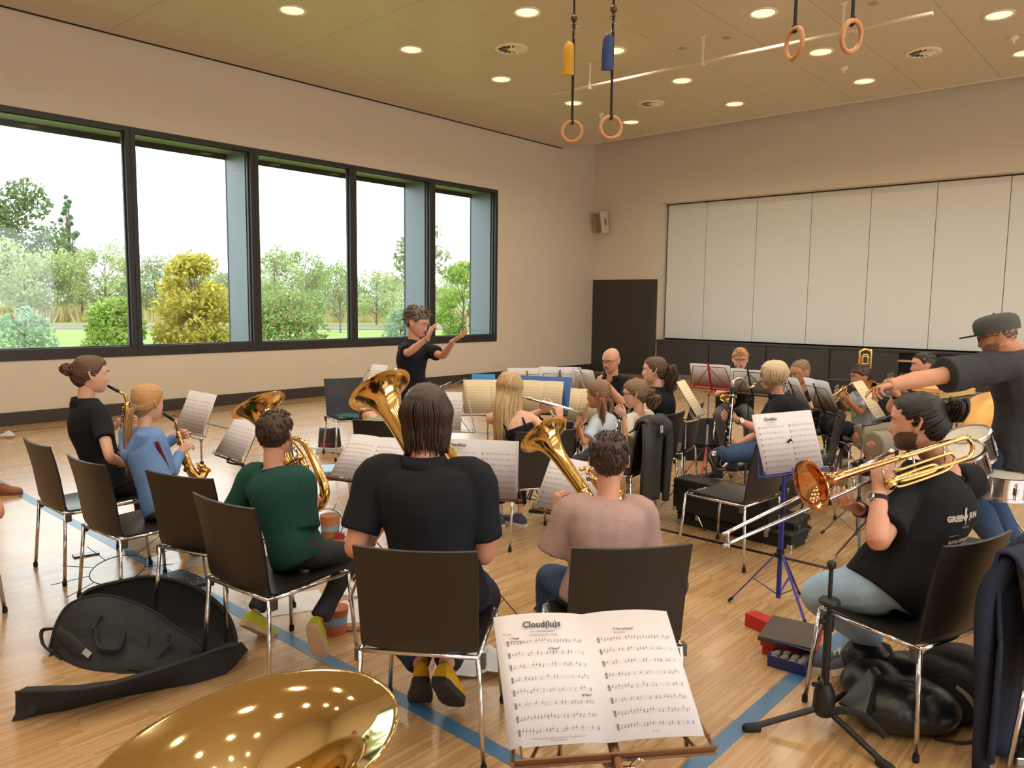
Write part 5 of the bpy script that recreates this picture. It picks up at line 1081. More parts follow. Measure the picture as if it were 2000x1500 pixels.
# boy in green
GREEN = cloth('dark_green_jersey', c(30, 72, 64), .15, 60)
F = person('boy with short brown hair in a dark green T-shirt holding a euphonium', (-1.03, 3.62, .52), A(538, 848, 3.74), 36, (2, 2, 0), .88, .96, child=.7, chest_head=16, skin='pink', group=PG, shirt=GREEN, sleeve=.86, loose=1.7, pants=cloth('charcoal_jeans', c(56, 58, 64), .2, 80),
    arms={'R': dict(e=A(598, 1046, 3.58), w=A(618, 972, 3.78), d=(-.5, .5, .4), n=(-.6, .3, -.2), curl=.7), 'L': dict(w=A(500, 985, 4.0), d=(.8, .3, .1), n=(.2, .3, .8), curl=.6)}, knees={'R': A(690, 1082, 3.78), 'L': A(560, 1062, 4.05)},
    feet={'R': (A(607, 1226, 3.44), (.05, .45, -.8), (.15, .9, .5)), 'L': (A(474, 1222, 3.70), (.30, .45, -.42), (.1, .5, .9))}, shoe_mat=YLSH, sole_mat=M('gum_sole', c(206, 178, 150), .6), hair=dict(m='dark', style='short', n=130, front=.07, thick=.013, nape=-.075))
euphonium(A(505, 792, 4.05), A(594, 992, 3.86), (.9, -.1, .3), A(574, 876, 3.90), 'euphonium held by the boy in green, its bell rising behind his head', .142, .06)
# dark-haired adult in the middle
F = person('dark-haired adult in a black polo and ochre shoes seen from behind', (-.29, 3.05, .56), A(833, 812, 3.12), 7, (2, 3, 0), 1.05, 1.08, skin='pink', group=PG, collar=True, sleeve=.74, loose=1.3,
    arms={'L': dict(e=A(690, 1076, 3.02), w=A(755, 1010, 3.34), d=(.4, .6, .5), n=(.7, .1, 0), curl=.7), 'R': dict(e=A(948, 1090, 3.06), w=A(890, 1010, 3.36), d=(-.5, .6, .3), n=(-.6, .3, 0), curl=.7)}, pants=DDEN, knees={'R': A(948, 1165, 3.50), 'L': A(730, 1180, 3.5)},
    feet={'L': (A(822, 1335, 2.99), (-.10, .72, -.72), (-.05, .7, .7)), 'R': (A(856, 1336, 2.91), (.20, .70, -.72), (.1, .7, .7))}, shoe_mat=OCSH, sole_mat=M_SOLEB, hair=dict(m='dark', style='long', n=240, tail=.15, wrap=2.3, thick=.018, vol=.10, tuck=.18, w=.0085))
euphonium(A(742, 762, 3.72), A(868, 985, 3.42), (.8, -.1, .5), A(838, 848, 3.26), 'large euphonium bell rising beside the dark-haired adult', .158, .064)
# boy in mauve
MAUVE = cloth('mauve_jersey', c(170, 140, 134), .15, 60)
F = person('boy with short dark hair in a loose mauve T-shirt playing a baritone', (.37, 3.12, .52), A(1190, 897, 3.26), -8, (8, 2, 0), .90, .98, child=.7, chest_head=-2, skin='pink', group=PG, shirt=MAUVE, sleeve=.98, loose=2.4, pants=DEN,
    arms={'L': dict(e=A(1082, 1082, 3.2), w=A(1084, 1002, 3.34), d=(.15, .1, 1), n=(.9, .3, -.1), curl=.65), 'R': dict(e=A(1262, 1085, 3.25), w=A(1225, 1005, 3.5), d=(-.8, .3, .3), n=(-.3, .2, .7), curl=.6)}, knees={'L': A(1070, 1122, 3.52), 'R': A(1330, 1140, 3.46)}, shoe_mat=BKSH, hair=dict(m='dark', style='short', n=150, front=.07, thick=.013, nape=-.078))
euphonium(A(1062, 849, 3.78), A(1190, 1030, 3.46), (.7, -.2, -.5), A(1150, 935, 3.42), 'brass baritone horn slanting up from the boy in mauve', .128, .045, 'baritone_horn', 'baritone')
# blonde flute player
CAM_ = cloth('black_rib_cloth', c(22, 22, 25))
F = person('girl with long blonde hair in a black strappy top playing the flute', (.10, 5.62, .53), A(996, 757, 5.64), -14, (25, 6, 4), .96, .95, fem=1, skin='fair', group=PG, shirt=CAM_, sleeve=None, loose=.8, pant_to=1.80,
    arms={'R': dict(e=A(1072, 842, 5.55), w=A(1094, 820, 5.72), d=(-.1, .15, 1), n=(-.5, .8, .2), curl=.6), 'L': dict(e=A(1030, 815, 5.95), w=A(1062, 800, 5.92), d=(.3, -.2, .8), n=(.2, -1, .2), curl=.6)},
    feet={'R': (Z(1026, 1029), H(-48), upv), 'L': (Z(980, 1030), H(-12), upv)}, shoe_mat=GREYSH, hair=dict(m='blonde', style='long', n=230, tail=.43, wrap=2.0, thick=.010, vol=0, tuck=.12, out=.085, front=.07))
for sx in (-1, 1):
    a = F.Sh + F.crt * sx * .078; q = [a - F.axis * .13 - F.cf * .128, a - F.axis * .07 - F.cf * .124, a - F.axis * .01 - F.cf * .102, a + F.axis * .040 - F.cf * .05, a + F.axis * .042 + F.cf * .02, a - F.axis * .06 + F.cf * .10]
    g = G(); g.tube(q, [(.008, .004)] * 6, 8, sub=5, up=F.crt); g.build('strap', CAM_, F.shirt, 180)
wristband(F, 'R', M_STRAP, .007, back=.01)
f0, f1 = A(1020, 775, 5.80), A(1142, 809, 5.83); r = empty('flute', f1, 'silver flute held out sideways by the blonde girl', 'flute', 'woodwind instruments'); d = (f1 - f0).normalized()
g = G(); g.tube([f0, f1], .0095, 12); g.build('tube', M_SIL, r, 60)
g = G(); q = f0 + d * .06; g.tube([q - d * .02 + V((0, 0, .004)), q + d * .02 + V((0, 0, .004))], [(.012, .012)] * 2, 12); g.build('lip_plate', M_SIL, r)
for k in range(12): q = f0 + d * (.17 + .021 * k); g = G(); g.tube([q + V((0, -.004, .007)), q + V((0, -.008, .0135))], .0085, 10); g.build('key', M_SIL, r)
# girl with pigtails
F = person('girl with two loose pigtails in a pale grey T-shirt playing the recorder', (.72, 6.04, .49), A(1168, 770, 5.95), -60, (-66, 6, 0), .82, .95, fem=.7, child=1, skin='tan', group=PG, shirt=cloth('pale_blue_grey_jersey', c(188, 198, 210)), sleeve=.72, loose=1.5, pants=cloth('dark_grey_leggings', c(58, 60, 72)),
    arms={'L': dict(e=A(1142, 868, 5.72), w=A(1131, 832, 5.78), d=(.0, .1, 1), n=(.5, .6, 0), curl=.75), 'R': dict(w=A(1128, 850, 6.0), d=(-.2, -.3, .8), n=(.3, -.6, 0), curl=.7)}, shoe_mat=BKSH, hair=dict(m='mouse', style='pigtails', front=.07, tail=.22, tailr=.020, tn=55, curl=.003, tie_mat=M('orange_tie', c(214, 90, 50), .5)))
clarinet(A(1149, 789, 5.82), A(1122, 836, 5.70), 'wooden recorder held by the girl with pigtails', .0125, 'recorder', 'recorder', .0, .015, body=M('pear_wood', c(150, 98, 58), .4), keys=M('pear_wood_ring', c(130, 82, 48), .4))
# girl in cream
F = person('girl with spectacles and a curly ponytail in a cream T-shirt playing clarinet', (1.04, 6.40, .51), A(1240, 769, 6.22), -50, (-74, 8, 0), .90, 1.0, fem=.8, child=.8, skin='fair', group=PG, shirt=cloth('cream_jersey', c(224, 216, 200)), sleeve=.8, loose=1.6, pants=DEN,
    arms={'L': dict(w=A(1218, 812, 6.0), d=(-.5, -.2, .5), n=(.2, .8, 0), curl=.7), 'R': dict(w=A(1212, 835, 6.2), d=(-.3, -.5, .5), n=(0, -.8, 0), curl=.7)}, shoe_mat=WHSH, hair=dict(m='mouse', style='pony', front=.065, tail=.14, tailr=.045, tn=120, curl=.012, tie=(0, -.118, .0)))
spectacles(F, M('spectacles_navy', c(34, 36, 56), .3)); clarinet(A(1219, 789, 6.08), A(1196, 862, 5.85), 'black clarinet held by the girl in the cream T-shirt')
# woman with curly dark ponytail
F = person('woman with a curly dark ponytail in a black polo playing the oboe', (1.37, 6.95, .54), A(1277, 723, 6.95), -60, (-76, 2, 0), 1.0, .98, fem=1, skin='fair', group=PG, collar=True, sleeve=.7,
    arms={'L': dict(w=A(1250, 760, 6.7), d=(-.5, -.1, .4), n=(.2, .8, 0), curl=.7), 'R': dict(w=A(1244, 785, 6.9), d=(-.4, -.4, .4), n=(0, -.8, 0), curl=.7)}, shoe_mat=BKSH, hair=dict(m='brown', style='pony', front=.075, tail=.26, tailr=.045, tn=110, curl=.012, tie=(0, -.122, .028), thick=.011))
clarinet(A(1251, 739, 6.78), A(1224, 815, 6.5), 'black oboe at the lips of the woman with the curly ponytail', .010, 'oboe', 'oboe', .045, .022)
g = G(); g.torus(F.hl(.078, -.012, -.042), (1, .3, 0), .010, .0022, 14, 6); g.torus(F.hl(-.078, -.012, -.042), (1, .3, 0), .010, .0022, 14, 6); g.build('earrings', M_SIL, F.root)
# bald clarinet player
F = person('bald man with spectacles in a black club polo playing clarinet', (1.10, 8.20, .55), A(1193, 704, 8.05), -140, (-142, 12, 0), 1.05, 1.12, skin='pink', group=PG, collar=True, sleeve=.72, pants=DDEN, knees={'L': A(1160, 812, 7.75), 'R': A(1120, 818, 7.75)},
    arms={'L': dict(w=A(1185, 750, 7.75), d=(-.8, -.2, .2), n=(0, -.5, .5), curl=.7), 'R': dict(w=A(1160, 768, 7.75), d=(.5, -.3, .2), n=(.3, -.3, .7), curl=.7)}, shoe_mat=BKSH, hair=dict(m='mouse', style='bald', thick=.004, n=0))
spectacles(F, M('spectacles_black', c(22, 22, 24), .3)); crest(F, 1); clarinet(A(1183, 716, 7.92), A(1148, 800, 7.62), 'black clarinet played by the bald man in spectacles')
# blond boy with saxophone
F = person('blond boy with dark spectacles in a black T-shirt playing saxophone', (2.61, 8.92, .52), A(1446, 702, 8.75), 192, (190, 8, 0), .92, 1.0, child=.7, skin='fair', group=PG, shirt=BLT, sleeve=.8, loose=1.3, pants=cloth('grey_work_trousers', c(92, 92, 94)), knees={'R': A(1404, 806, 8.35), 'L': A(1462, 806, 8.35)},
    arms={'R': dict(w=A(1412, 765, 8.45), d=(.7, -.2, .2), n=(.2, -.3, .7), curl=.7), 'L': dict(w=A(1436, 742, 8.45), d=(-.7, -.1, .1), n=(-.2, -.5, .3), curl=.7)}, shoe_mat=BKSH, hair=dict(m='sand', style='short', n=170, len=.026, front=.068, thick=.018, top=.006))
spectacles(F, M('spectacles_brown', c(40, 30, 34), .3)); saxophone(A(1438, 715, 8.62), A(1431, 726, 8.5), A(1430, 736, 8.5), A(1432, 782, 8.5), A(1417, 776, 8.4), (-.3, -.6, .7), 'gold saxophone of the blond boy in spectacles', .8, None, .055)
g = G(); g.torus(F.Sh + F.axis * .035, F.axis + F.cf * .25, .075, .010, 24, 8); g.build('orange_neckline', cloth('orange_trim', c(214, 110, 50)), F.shirt, 180)
# bass clarinet
F = person('woman with a blonde bob and spectacles in a black polo playing bass clarinet', (2.42, 6.46, .54), A(1510, 734, 6.44), -74, (-80, 4, 0), .98, 1.14, fem=1, skin='pink', group=PG, collar=True, sleeve=.66, loose=1.3, pants=DEN, slump=.03,
    arms={'L': dict(e=A(1487, 842, 6.2), w=A(1437, 819, 6.12), d=A(1418, 815, 6.1) - A(1437, 819, 6.12), n=(-.2, .6, .3), curl=.55), 'R': dict(e=A(1478, 850, 6.6), w=A(1440, 868, 6.3), d=A(1425, 874, 6.2) - A(1440, 868, 6.3), n=(-.3, -.5, .2), curl=.6)}, knees={'L': A(1402, 888, 6.05), 'R': A(1430, 880, 6.45)},
    feet={'L': (Z(1412, 938), H(-80), upv), 'R': (Z(1440, 925), H(-70), upv)}, shoe_mat=M('black_gold_shoe', c(40, 34, 26), .4), hair=dict(m='ash', style='bob', n=200, tail=.10, wrap=2.5, thick=.020, vol=.06, tuck=.55, w=.010, front=.065))
spectacles(F, M('spectacles_black', c(22, 22, 24), .3)); crest(F, -1); wristband(F, 'L', M('watch_strap_mauve', c(120, 92, 104), .6), .008, ((-.1, -.9, .4), M_SIL, M_PAPER), .03)
bt, bb = A(1431, 757, 6.10), A(1419, 893, 6.06); r = empty('bass_clarinet', bb, 'tall black bass clarinet with a curved silver neck', 'bass clarinet', 'woodwind instruments')
clarinet(bt, bb, '', .020, root=r, mouth_len=0, bell_r=.024)
g = G(); g.tube([bt, bt + V((.002, 0, .045)), A(1441, 740, 6.14), A(1452, 741, 6.17), A(1460, 754, 6.2), A(1467, 757, 6.22), A(1474, 752, 6.24)], [.015, .0145, .013, .012, .0115, .011, .0105], 12, sub=5); g.build('neck', M_SIL, r, 180)
g = G(); g.tube([A(1473, 753, 6.235), A(1480, 749, 6.25), A(1487, 744, 6.28)], [.012, .0125, (.004, .009)], 12); g.build('mouthpiece', M_EBONY, r, 180)
g = G(); g.torus(A(1473.5, 752.5, 6.236), A(1487, 744, 6.28) - A(1473, 753, 6.235), .0125, .003, 16, 6); g.torus(A(1477, 751, 6.24), A(1487, 744, 6.28) - A(1473, 753, 6.235), .0125, .003, 16, 6); g.build('ligature', M_BRASS, r)
g = G(); g.tube([bb, bb - V((0, 0, .04)), bb + V((-.04, -.02, -.075)), bb + V((-.085, -.04, -.05)), bb + V((-.10, -.05, .04))], [.02, .021, .024, .03, .062], 16, sub=5, cap=(1, 0)); g.build('bell', M_SIL, r, 180)
# man bending
F = person('man with short receding hair in a black T-shirt bending over a trumpet', (3.02, 7.95, .54), A(1563, 727, 7.74), -110, (-112, 18, 0), 1.03, 1.08, skin='tan', group=PG, shirt=BLT, sleeve=.66, slump=.05, pants=cloth('taupe_trousers', c(98, 82, 70)),
    arms={'L': dict(e=A(1582, 800, 7.35), w=A(1556, 800, 7.3), d=(-.6, -.1, .5), n=(.1, -.3, .8), curl=.7), 'R': dict(w=A(1540, 790, 7.5), d=(-.4, -.4, .5), n=(.2, -.3, .6), curl=.7)}, shoe_mat=BKSH, hair=dict(m='mouse', style='short', n=0, front=.085, thick=.006))
trumpet(A(1549, 742, 7.60), A(1515, 792, 7.2), (.2, 0, 1), 'trumpet of the bending man, mostly behind the sheets', M_SIL)
# trumpet boy
GRT = cloth('light_grey_jersey', c(168, 168, 172))
F = person('dark-haired boy in a light grey T-shirt playing a gold trumpet', (3.42, 7.44, .50), A(1680, 736, 7.40), -95, (-96, 6, 0), .82, 1.02, child=1, skin='tan', group=PG, shirt=GRT, sleeve=.72, loose=1.5, pants=cloth('navy_joggers', c(32, 34, 48)),
    arms={'L': dict(e=A(1680, 806, 7.2), w=A(1655, 782, 7.08), d=A(1643, 772, 7.05) - A(1655, 782, 7.08), n=(-.1, .5, .5), curl=.7), 'R': dict(e=A(1652, 800, 7.5), w=A(1642, 780, 7.25), d=A(1634, 766, 7.15) - A(1642, 780, 7.25), n=(-.2, -.5, -.2), curl=.6)}, knees={'L': A(1622, 828, 7.15), 'R': A(1612, 822, 7.5)},
    feet={'L': (Z(1662, 900), H(-80), upv), 'R': (Z(1622, 888), H(-110), upv)}, shoe_mat=cloth('olive_trainer', c(86, 92, 50)), hair=dict(m='dark', style='short', n=110, front=.06, thick=.015))
trumpet(A(1664, 748, 7.27), A(1610, 784, 6.92), (.1, 0, 1), 'gold trumpet held by the boy in light grey')
g = G(); sh_ = [disc2(0, 0, .055, 16)]; project(F, F.Sh - F.axis * .13 + F.crt * .0, F.cf, F.crt, sh_, 'chest_print', cloth('print_pale_green', c(170, 196, 150)))
# trumpeter in shorts
KH = cloth('khaki_cotton', c(158, 150, 130), .2, 50)
F = person('man with dark cropped hair in black T-shirt and khaki shorts playing trumpet', (3.80, 7.20, .55), A(1803, 714, 7.2), -88, (-80, 2, 0), 1.05, 1.12, skin='pink', group=PG, shirt=BLT, sleeve=.7, pants=KH, pant_to=.98,
    arms={'L': dict(e=A(1740, 800, 6.95), w=A(1752, 768, 6.85), d=(-.5, .1, .7), n=(-.2, .6, 0), curl=.7), 'R': dict(e=A(1780, 785, 7.4), w=A(1748, 752, 7.1), d=(-.7, -.1, .4), n=(-.1, -.5, -.4), curl=.65)}, knees={'L': A(1702, 868, 6.8), 'R': A(1672, 852, 7.15)},
    feet={'L': (Z(1738, 935), H(-85), upv), 'R': (Z(1715, 915), H(-95), upv)}, shoe_mat=BKSH, hair=dict(m='black', style='short', n=60, len=.01, front=.074, thick=.007), beard=True)
crest(F, -1); wristband(F, 'L', M_STRAP, .009, ((-.5, -.8, .3), M_BRASS, M_EBONY), .03); trumpet(A(1781, 729, 7.06), A(1702, 757, 6.62), (.1, 0, 1), 'long trumpet held level by the man in khaki shorts')
# standing man in the cap
F = person('standing bearded man in a grey cap and charcoal T-shirt pointing at the music', A(1998, 862, 4.98), A(1948, 658, 4.84), -42, (-52, 14, 0), 1.08, 1.26, skin='tan', sit=False, neck_lean=A(1990, 690, 5.0), shirt=cloth('charcoal_jersey', c(58, 57, 60), .15, 60), sleeve=.80, loose=2.5, pants=DEN,
    arms={'L': dict(e=A(1813, 738, 4.72), w=A(1735, 753, 4.55), d=A(1706, 760, 4.5) - A(1735, 753, 4.55), n=(.1, -.25, -1), curl=[.25, .7, .8, .85], thumb=.5), 'R': dict(w=A(2050, 860, 5.2))}, shoe_mat=BKSH, hair=dict(m='brown', style='short', n=0, front=.07, thick=.005, nape=-.05), beard=True)
CAPM = cloth('grey_felt', c(82, 82, 80), .15, 60); g = G(); rs = []
for z_, k in ((.028, 1.06), (.06, 1.10), (.095, 1.08), (.118, .95), (.130, .72), (.136, .40), (.138, .02)): rs.append([F.hl(.087 * k * math.sin(a), -.006 + .112 * k * math.cos(a), z_) for a in [2 * math.pi * i / 28 for i in range(28)]])
g.rings(rs); CP = g.build('cap', CAPM, F.root, 50)
g = G(); top = []; bot = []
for i in range(13): a = R(-66 + 11 * i); top.append((F.hl(.090 * math.sin(a), -.006 + .116 * math.cos(a), .036), F.hl(.104 * math.sin(a), .02 + .175 * math.cos(a * .8), .036)))
g.rings([[a, b, b - V((0, 0, .010)), a - V((0, 0, .012))] for a, b in top]); g.build('cap_brim', M('cap_brim_black', c(26, 26, 28), .7), CP, 40)
g = G(); g.ball(F.hl(0, -.006, .139), .008, 0, 8, 6); g.build('cap_button', CAPM, CP, 180)
spectacles(F, M('spectacles_black', c(22, 22, 24), .3))
# trombone player
F = person('bearded man with a black topknot in a black printed T-shirt and pale jeans playing trombone', (1.62, 3.19, .55), A(1789, 824, 3.30), -32, (-57, 6, 0), 1.05, 1.08, chest_head=-22, neck_lean=A(1846, 924, 3.34), skin='pink', group=PG, shirt=BLT, sleeve=.74, loose=1.35, pants=LDEN,
    arms={'L': dict(e=A(1714, 1062, 2.98), w=A(1717, 962, 3.10), d=A(1727, 905, 3.13) - A(1717, 962, 3.10), n=(.4, .9, .1), curl=.6), 'R': dict(e=A(1745, 1015, 3.45), w=A(1676, 994, 3.26), d=A(1640, 978, 3.18) - A(1676, 994, 3.26), n=(-.1, .3, .8), curl=.5)}, knees={'L': A(1592, 1160, 3.34), 'R': A(1665, 1128, 3.58)},
    feet={'L': (A(1752, 1296, 3.26), (-.65, .35, -.35), (-.1, .4, .9)), 'R': (Z(1694, 1322), H(-70), upv)}, shoe_mat=GREYSH, hair=dict(m='black', style='topknot', front=.082, thick=.009, tie=(0, -.118, .052)), beard=2, vox=.005)
wristband(F, 'L', M_STRAP, .010, ((-1, -.2, .1), M_SIL, M_EBONY), .028); wristband(F, 'R', M('leather_band', c(52, 42, 36), .6), .012, back=.02)
n_ = -F.cf; e1 = F.crt; SHP = []
def put(txt, size, x, y, bold=.002):
    vs, fs = text_mesh(txt, size, bold); SHP.append(([(v.x + x, v.y + y) for v in vs], fs))
put('GREEN', .034, -.052, 0); put('JUN', .034, .058, .004); SHP.append(([(-.002, .05), (.012, .052), (.008, .022), (.020, .022), (-.002, -.03), (.003, .008), (-.008, .008)], [(0, 1, 2, 3, 4, 5, 6)])); put('FESTIVAL', .012, .01, -.035, .0)
for k, (t, s_, x) in enumerate((('ROYAL REPUBLIC OK', .019, 0), ('SWISS EA ERN', .019, 0), ('SONDA\u2022E RD', .019, -.004), ('EMILE TYPE', .015, 0), ('NEUMANN', .014, 0), ('MARIO\u2022D', .012, 0))): put(t, s_, x, -.095 - .0245 * k, .0008)
SHP.append(([(-.09, -.062), (-.03, -.060), (-.03, -.0615), (-.09, -.0635)], [(3, 2, 1, 0)]))
project(F, F.Sh - F.axis * .13 - F.cf * .1 + F.crt * .03, n_, e1, SHP, 'back_print', M('back_print_pale', c(190, 176, 164), .8), .006)
# trombone
rim, bow = A(1584, 948, 2.97), A(1878, 856, 3.20); ax = (rim - bow).normalized(); r = empty('trombone', rim, 'shiny trombone with a long silver slide played by the topknot man', 'trombone', 'brass instruments')
bell_mesh(r, rim, ax, .100, .0115, .42, M_GB); L = (rim - bow).length; dnv = (A(1880, 890, 3.2) - A(1878, 856, 3.2)); dnv = (dnv - ax * dnv.dot(ax)).normalized(); q = lambda x, y, z=0: bow + ax * x + dnv * y + ax.cross(dnv) * z
g = G(); g.tube([rim - ax * .415, q(.0, 0), q(-.035, .015), q(-.052, .045), q(-.04, .078), q(0, .09), q(.16, .09), q(.30, .088), q(.40, .085)], [.0115, .0105, .010, .0098, .0096, .0092, .0088, .0085, .008], 12, sub=5); g.build('tuning_bow', M_BRASS, r, 180)
g = G(); g.tube([q(.36, .05), q(.10, .045), q(.06, .055), q(.05, .075), q(.07, .10), q(.12, .115), q(.33, .12), q(.37, .105), q(.36, .08), q(.20, .07), q(.15, .08), q(.17, .10), q(.34, .10)], .0068, 10, sub=5); g.build('second_tubing', M_BRASS, r, 180)
for x in (.10, .26, .42): g = G(); g.tube([q(x, .0), q(x, .09)], .0045, 8); g.build('brace', M_SIL, r, 180)
g = G(); g.ball(q(.39, .095), (.026, .026, .026), 0, 14, 10); g.build('rotor_valve', M_BRASS, r, 180)
m0, u0, u1 = A(1744, 880, 3.20), A(1738, 884, 3.19), A(1436, 1032, 3.02); l0, l1 = A(1702, 938, 3.14), A(1432, 1058, 3.01)
g = G(); g.tube([u0, u1, A(1424, 1040, 3.0), A(1421, 1052, 3.0), A(1424, 1062, 3.0), l1, l0], [.0075] * 2 + [.0078] * 3 + [.0075] * 2, 12, sub=4); g.build('slide', M_CHR, r, 180)
g = G(); g.tube([l0, q(.40, .085)], .0078, 10); g.tube([u0 + (u1 - u0) * .12, l0], .005, 8); g.tube([u0 + (u1 - u0) * .26, l0 + (l1 - l0) * .12], .006, 8); g.tube([A(1424, 1062, 3.0), A(1422, 1070, 3.0)], .006, 8, round_end=True); g.build('slide_brace', M_SIL, r, 180); mouthpiece(r, m0, u1, None, 1.25)
# conductor
F = person('conductor woman with short curly grey-brown hair and spectacles in a black club polo, arms raised', A(808, 772, 6.9), A(816, 630, 6.86), 100, (114, 18, 0), 1.0, .98, fem=.8, chest_head=112, skin='pink', sit=False, collar=True, sleeve=.72, loose=1.3, pants=DEN,
    arms={'R': dict(e=A(797, 690, 6.58), w=A(836, 659, 6.48), d=A(846, 634, 6.44) - A(836, 659, 6.48), n=(.75, .2, .15), curl=[.75, .30, .2, .12], thumb=.35), 'L': dict(e=A(865, 696, 6.75), w=A(886, 665, 6.55), d=A(912, 649, 6.5) - A(886, 665, 6.55), n=(-.3, .25, .9), curl=[.12, .15, .2, .3], thumb=.1)}, shoe_mat=BKSH, hair=dict(m='grey', style='curly', front=.062, thick=.020, top=.008))
spectacles(F, M('spectacles_steel', c(170, 160, 160), .3, .8), .020, .0012); crest(F, -1, 1.1); wristband(F, 'R', M('bracelet_copper', c(170, 110, 90), .4, .5), .002, back=.012)
# person bent over in stripes
n = NT('green_striped_knit'); X = n.xyz(n.obj()); s_ = n.f('FRACT', n.f('MULTIPLY', n.f('ADD', X[2], n.f('MULTIPLY', X[1], .9)), 22)); n.put(n.p.inputs['Base Color'], n.mix(n.f('LESS_THAN', s_, .22), c(120, 130, 108), c(196, 200, 182))); n.p.inputs['Roughness'].default_value = .9
F = person('person in a pale green striped top bending forward with long curly hair', (-.93, 6.0, .53), A(722, 806, 6.55), 6, (-5, 62, 0), .95, .95, fem=1, skin='fair', group=PG, shirt=n.m, sleeve=1.7, neck_lean=A(738, 826, 6.38), slump=.08, pants=DDEN, shoe_mat=WHSH, hair=dict(m='curl', style='long', n=90, tail=.26, wrap=2.4, thick=.016, tuck=.0, vol=.03),
    arms={'L': dict(w=A(690, 880, 6.7)), 'R': dict(w=A(760, 885, 6.7))})
# two people almost wholly outside the picture
F = person('seated person outside the picture of whom only a brown sandal shows', (-4.86, 6.1, .54), (-4.83, 6.15, 1.28), 60, (60, 0, 0), 1.0, 1.0, skin='tan', shoe_mat=M('brown_sandal_leather', c(140, 84, 62), .6), sole_mat=M('sandal_sole', c(112, 70, 50), .7), feet={'R': (Z(-22, 966), H(84), upv), 'L': (Z(-120, 950), H(70), upv)}, pants=KH, hair=dict(m='brown', style='short', n=0))
F = person('person outside the picture with only a bare bent elbow showing', (-3.12, 3.95, .54), (-3.06, 3.92, 1.22), -70, (-70, 0, 0), .95, .95, skin='pink', chest_head=-40, shirt=GRT, arms={'R': dict(e=A(-2, 1004, 3.92), w=A(-60, 1000, 4.25))}, shoe_mat=WHSH, hair=dict(m='brown', style='short', n=0), pants=KH)
chair(-3.10, 3.93, -70, 'black chair just outside the picture by the bare elbow')
# ------------------------------------------------------------------ stands with their music
def place(px, py, Y, head, tilt, color, slabel, mlabel, mat=MU_W, w=.42, h=.297, roll=0, foot=None, kind='wire', dw=.46, dh=.26, pages=2, title=None, pole_r=.007, back=None, bend=.012, show=True):
    fr = Frame(A(px, py, Y), head, tilt, roll); ft = foot or (fr.c.x - fr.e3.x * .03, fr.c.y - fr.e3.y * .03, 0)
    stand(Frame(fr.p(0, -(h - dh) / 2 + .012, -.004), head, tilt, roll), (ft[0], ft[1], 0), color, slabel, dw, dh, kind, pole_r)
    return sheet(fr, w, h, mat, mlabel, back, bend=bend, pages=pages, title=title)
TT = [('Cloud(iu)s', .021, -.105, .112, .0006), ('- der \u00abWolkenmann\u00bb -', .007, -.105, .099, .0), ('\u00abA Wind-Song\u00bb for Young', .006, -.105, .090, 0)]
place(384, 805, 5.54, 222, 24, 'chrome', 'chrome music stand in front of the girl in the blue hoodie', 'white double sheet on the stand in front of the two saxophone players')
place(466, 857, 5.4, 226, 34, 'black', 'black music stand below the first euphonium bell', 'white double sheet half hidden by the boy in green')
place(723, 896, 4.38, 206, 45, 'bronze', 'music stand with bronze ledge before the dark-haired adult', 'white double sheet on the stand beside the blue folder', w=.42)
place(933, 915, 3.86, 189, 6, 'bronze', 'music stand whose sheets show past the adult in the black polo', 'white double sheet partly covered by the head of the dark-haired adult', title=TT)
place(1122, 952, 4.0, 221, 31, 'bronze', 'low music stand in front of the boy in mauve', 'white double sheet behind the baritone horn')
place(954, 775, 6.4, 174, 26, 'chrome', 'chrome stand in front of the blonde flute player', 'cream double sheet beside the blonde flute player', MU_B, bend=.006)
place(1057, 775, 6.35, 196, 22, 'black', 'black stand with an open blue folder', 'open blue folder with cream pages past the flute', MU_B, w=.36, h=.27)
fr = Frame(A(1060, 772, 6.40), 196, 22); g = G(); g.box(fr.p(0, .004, -.012), (.46, .33, .010), fr.m()); tag(g.build('ring_folder', M('folder_blue', c(56, 104, 168), .45), None, 0, .004), 'blue folder cover behind the cream pages', 'folder')
fr = Frame(A(951, 765, 6.5), 177, 14); g = G(); g.box(fr.p(-.03, .01, -.006), (.20, .28, .006), fr.m()); tag(g.build('ring_folder', M('folder_sky', c(64, 138, 196), .45), None, 0, .003), 'blue folder edge peeping above the cream double sheet', 'folder')
place(1128, 790, 6.75, 204, 30, 'chrome', 'stand in front of the girl with pigtails', 'pair of cream sheets beside the blue folder', MU_B)
place(1028, 745, 8.3, -6, 14, 'chrome', 'chrome stand behind the blonde girl, seen from its back', 'white sheet seen from behind above the blonde girl', M_PAPER)
place(1093, 745, 7.7, 2, 14, 'chrome', 'chrome stand turned to the bald man', 'big white sheet seen from behind between flute and clarinet', M_PAPER)
place(1142, 745, 7.45, 60, 20, 'chrome', 'chrome stand under the open white book', 'white open book in front of the bald man', M_PAPER, w=.36, h=.25)
place(1388, 735, 7.6, 38, 22, 'red', 'bright red music stand seen from behind', 'white sheets on the red music stand', M_PAPER, h=.25)
place(1467, 746, 7.4, 50, 22, 'black', 'black music stand seen from behind next to the red one', 'white sheets on the black stand behind the silver clarinet neck', M_PAPER, h=.25)
place(1555, 767, 6.8, 92, 26, 'black', 'black stand between the blonde bob and the trumpet boy', 'narrow white sheet beside the blonde bob', M_PAPER)
place(1602, 773, 6.6, 83, 24, 'black', 'black fan-backed stand in front of the trumpet boy', 'white sheets hiding the bell of the gold trumpet', M_PAPER)
place(1347, 777, 6.0, 119, 34, 'chrome', 'thin chrome stand with one cream page seen edge-on', 'cream page seen edge-on in front of the bass clarinet', MU_SB, w=.22, pages=1, dw=.3, h=.30)
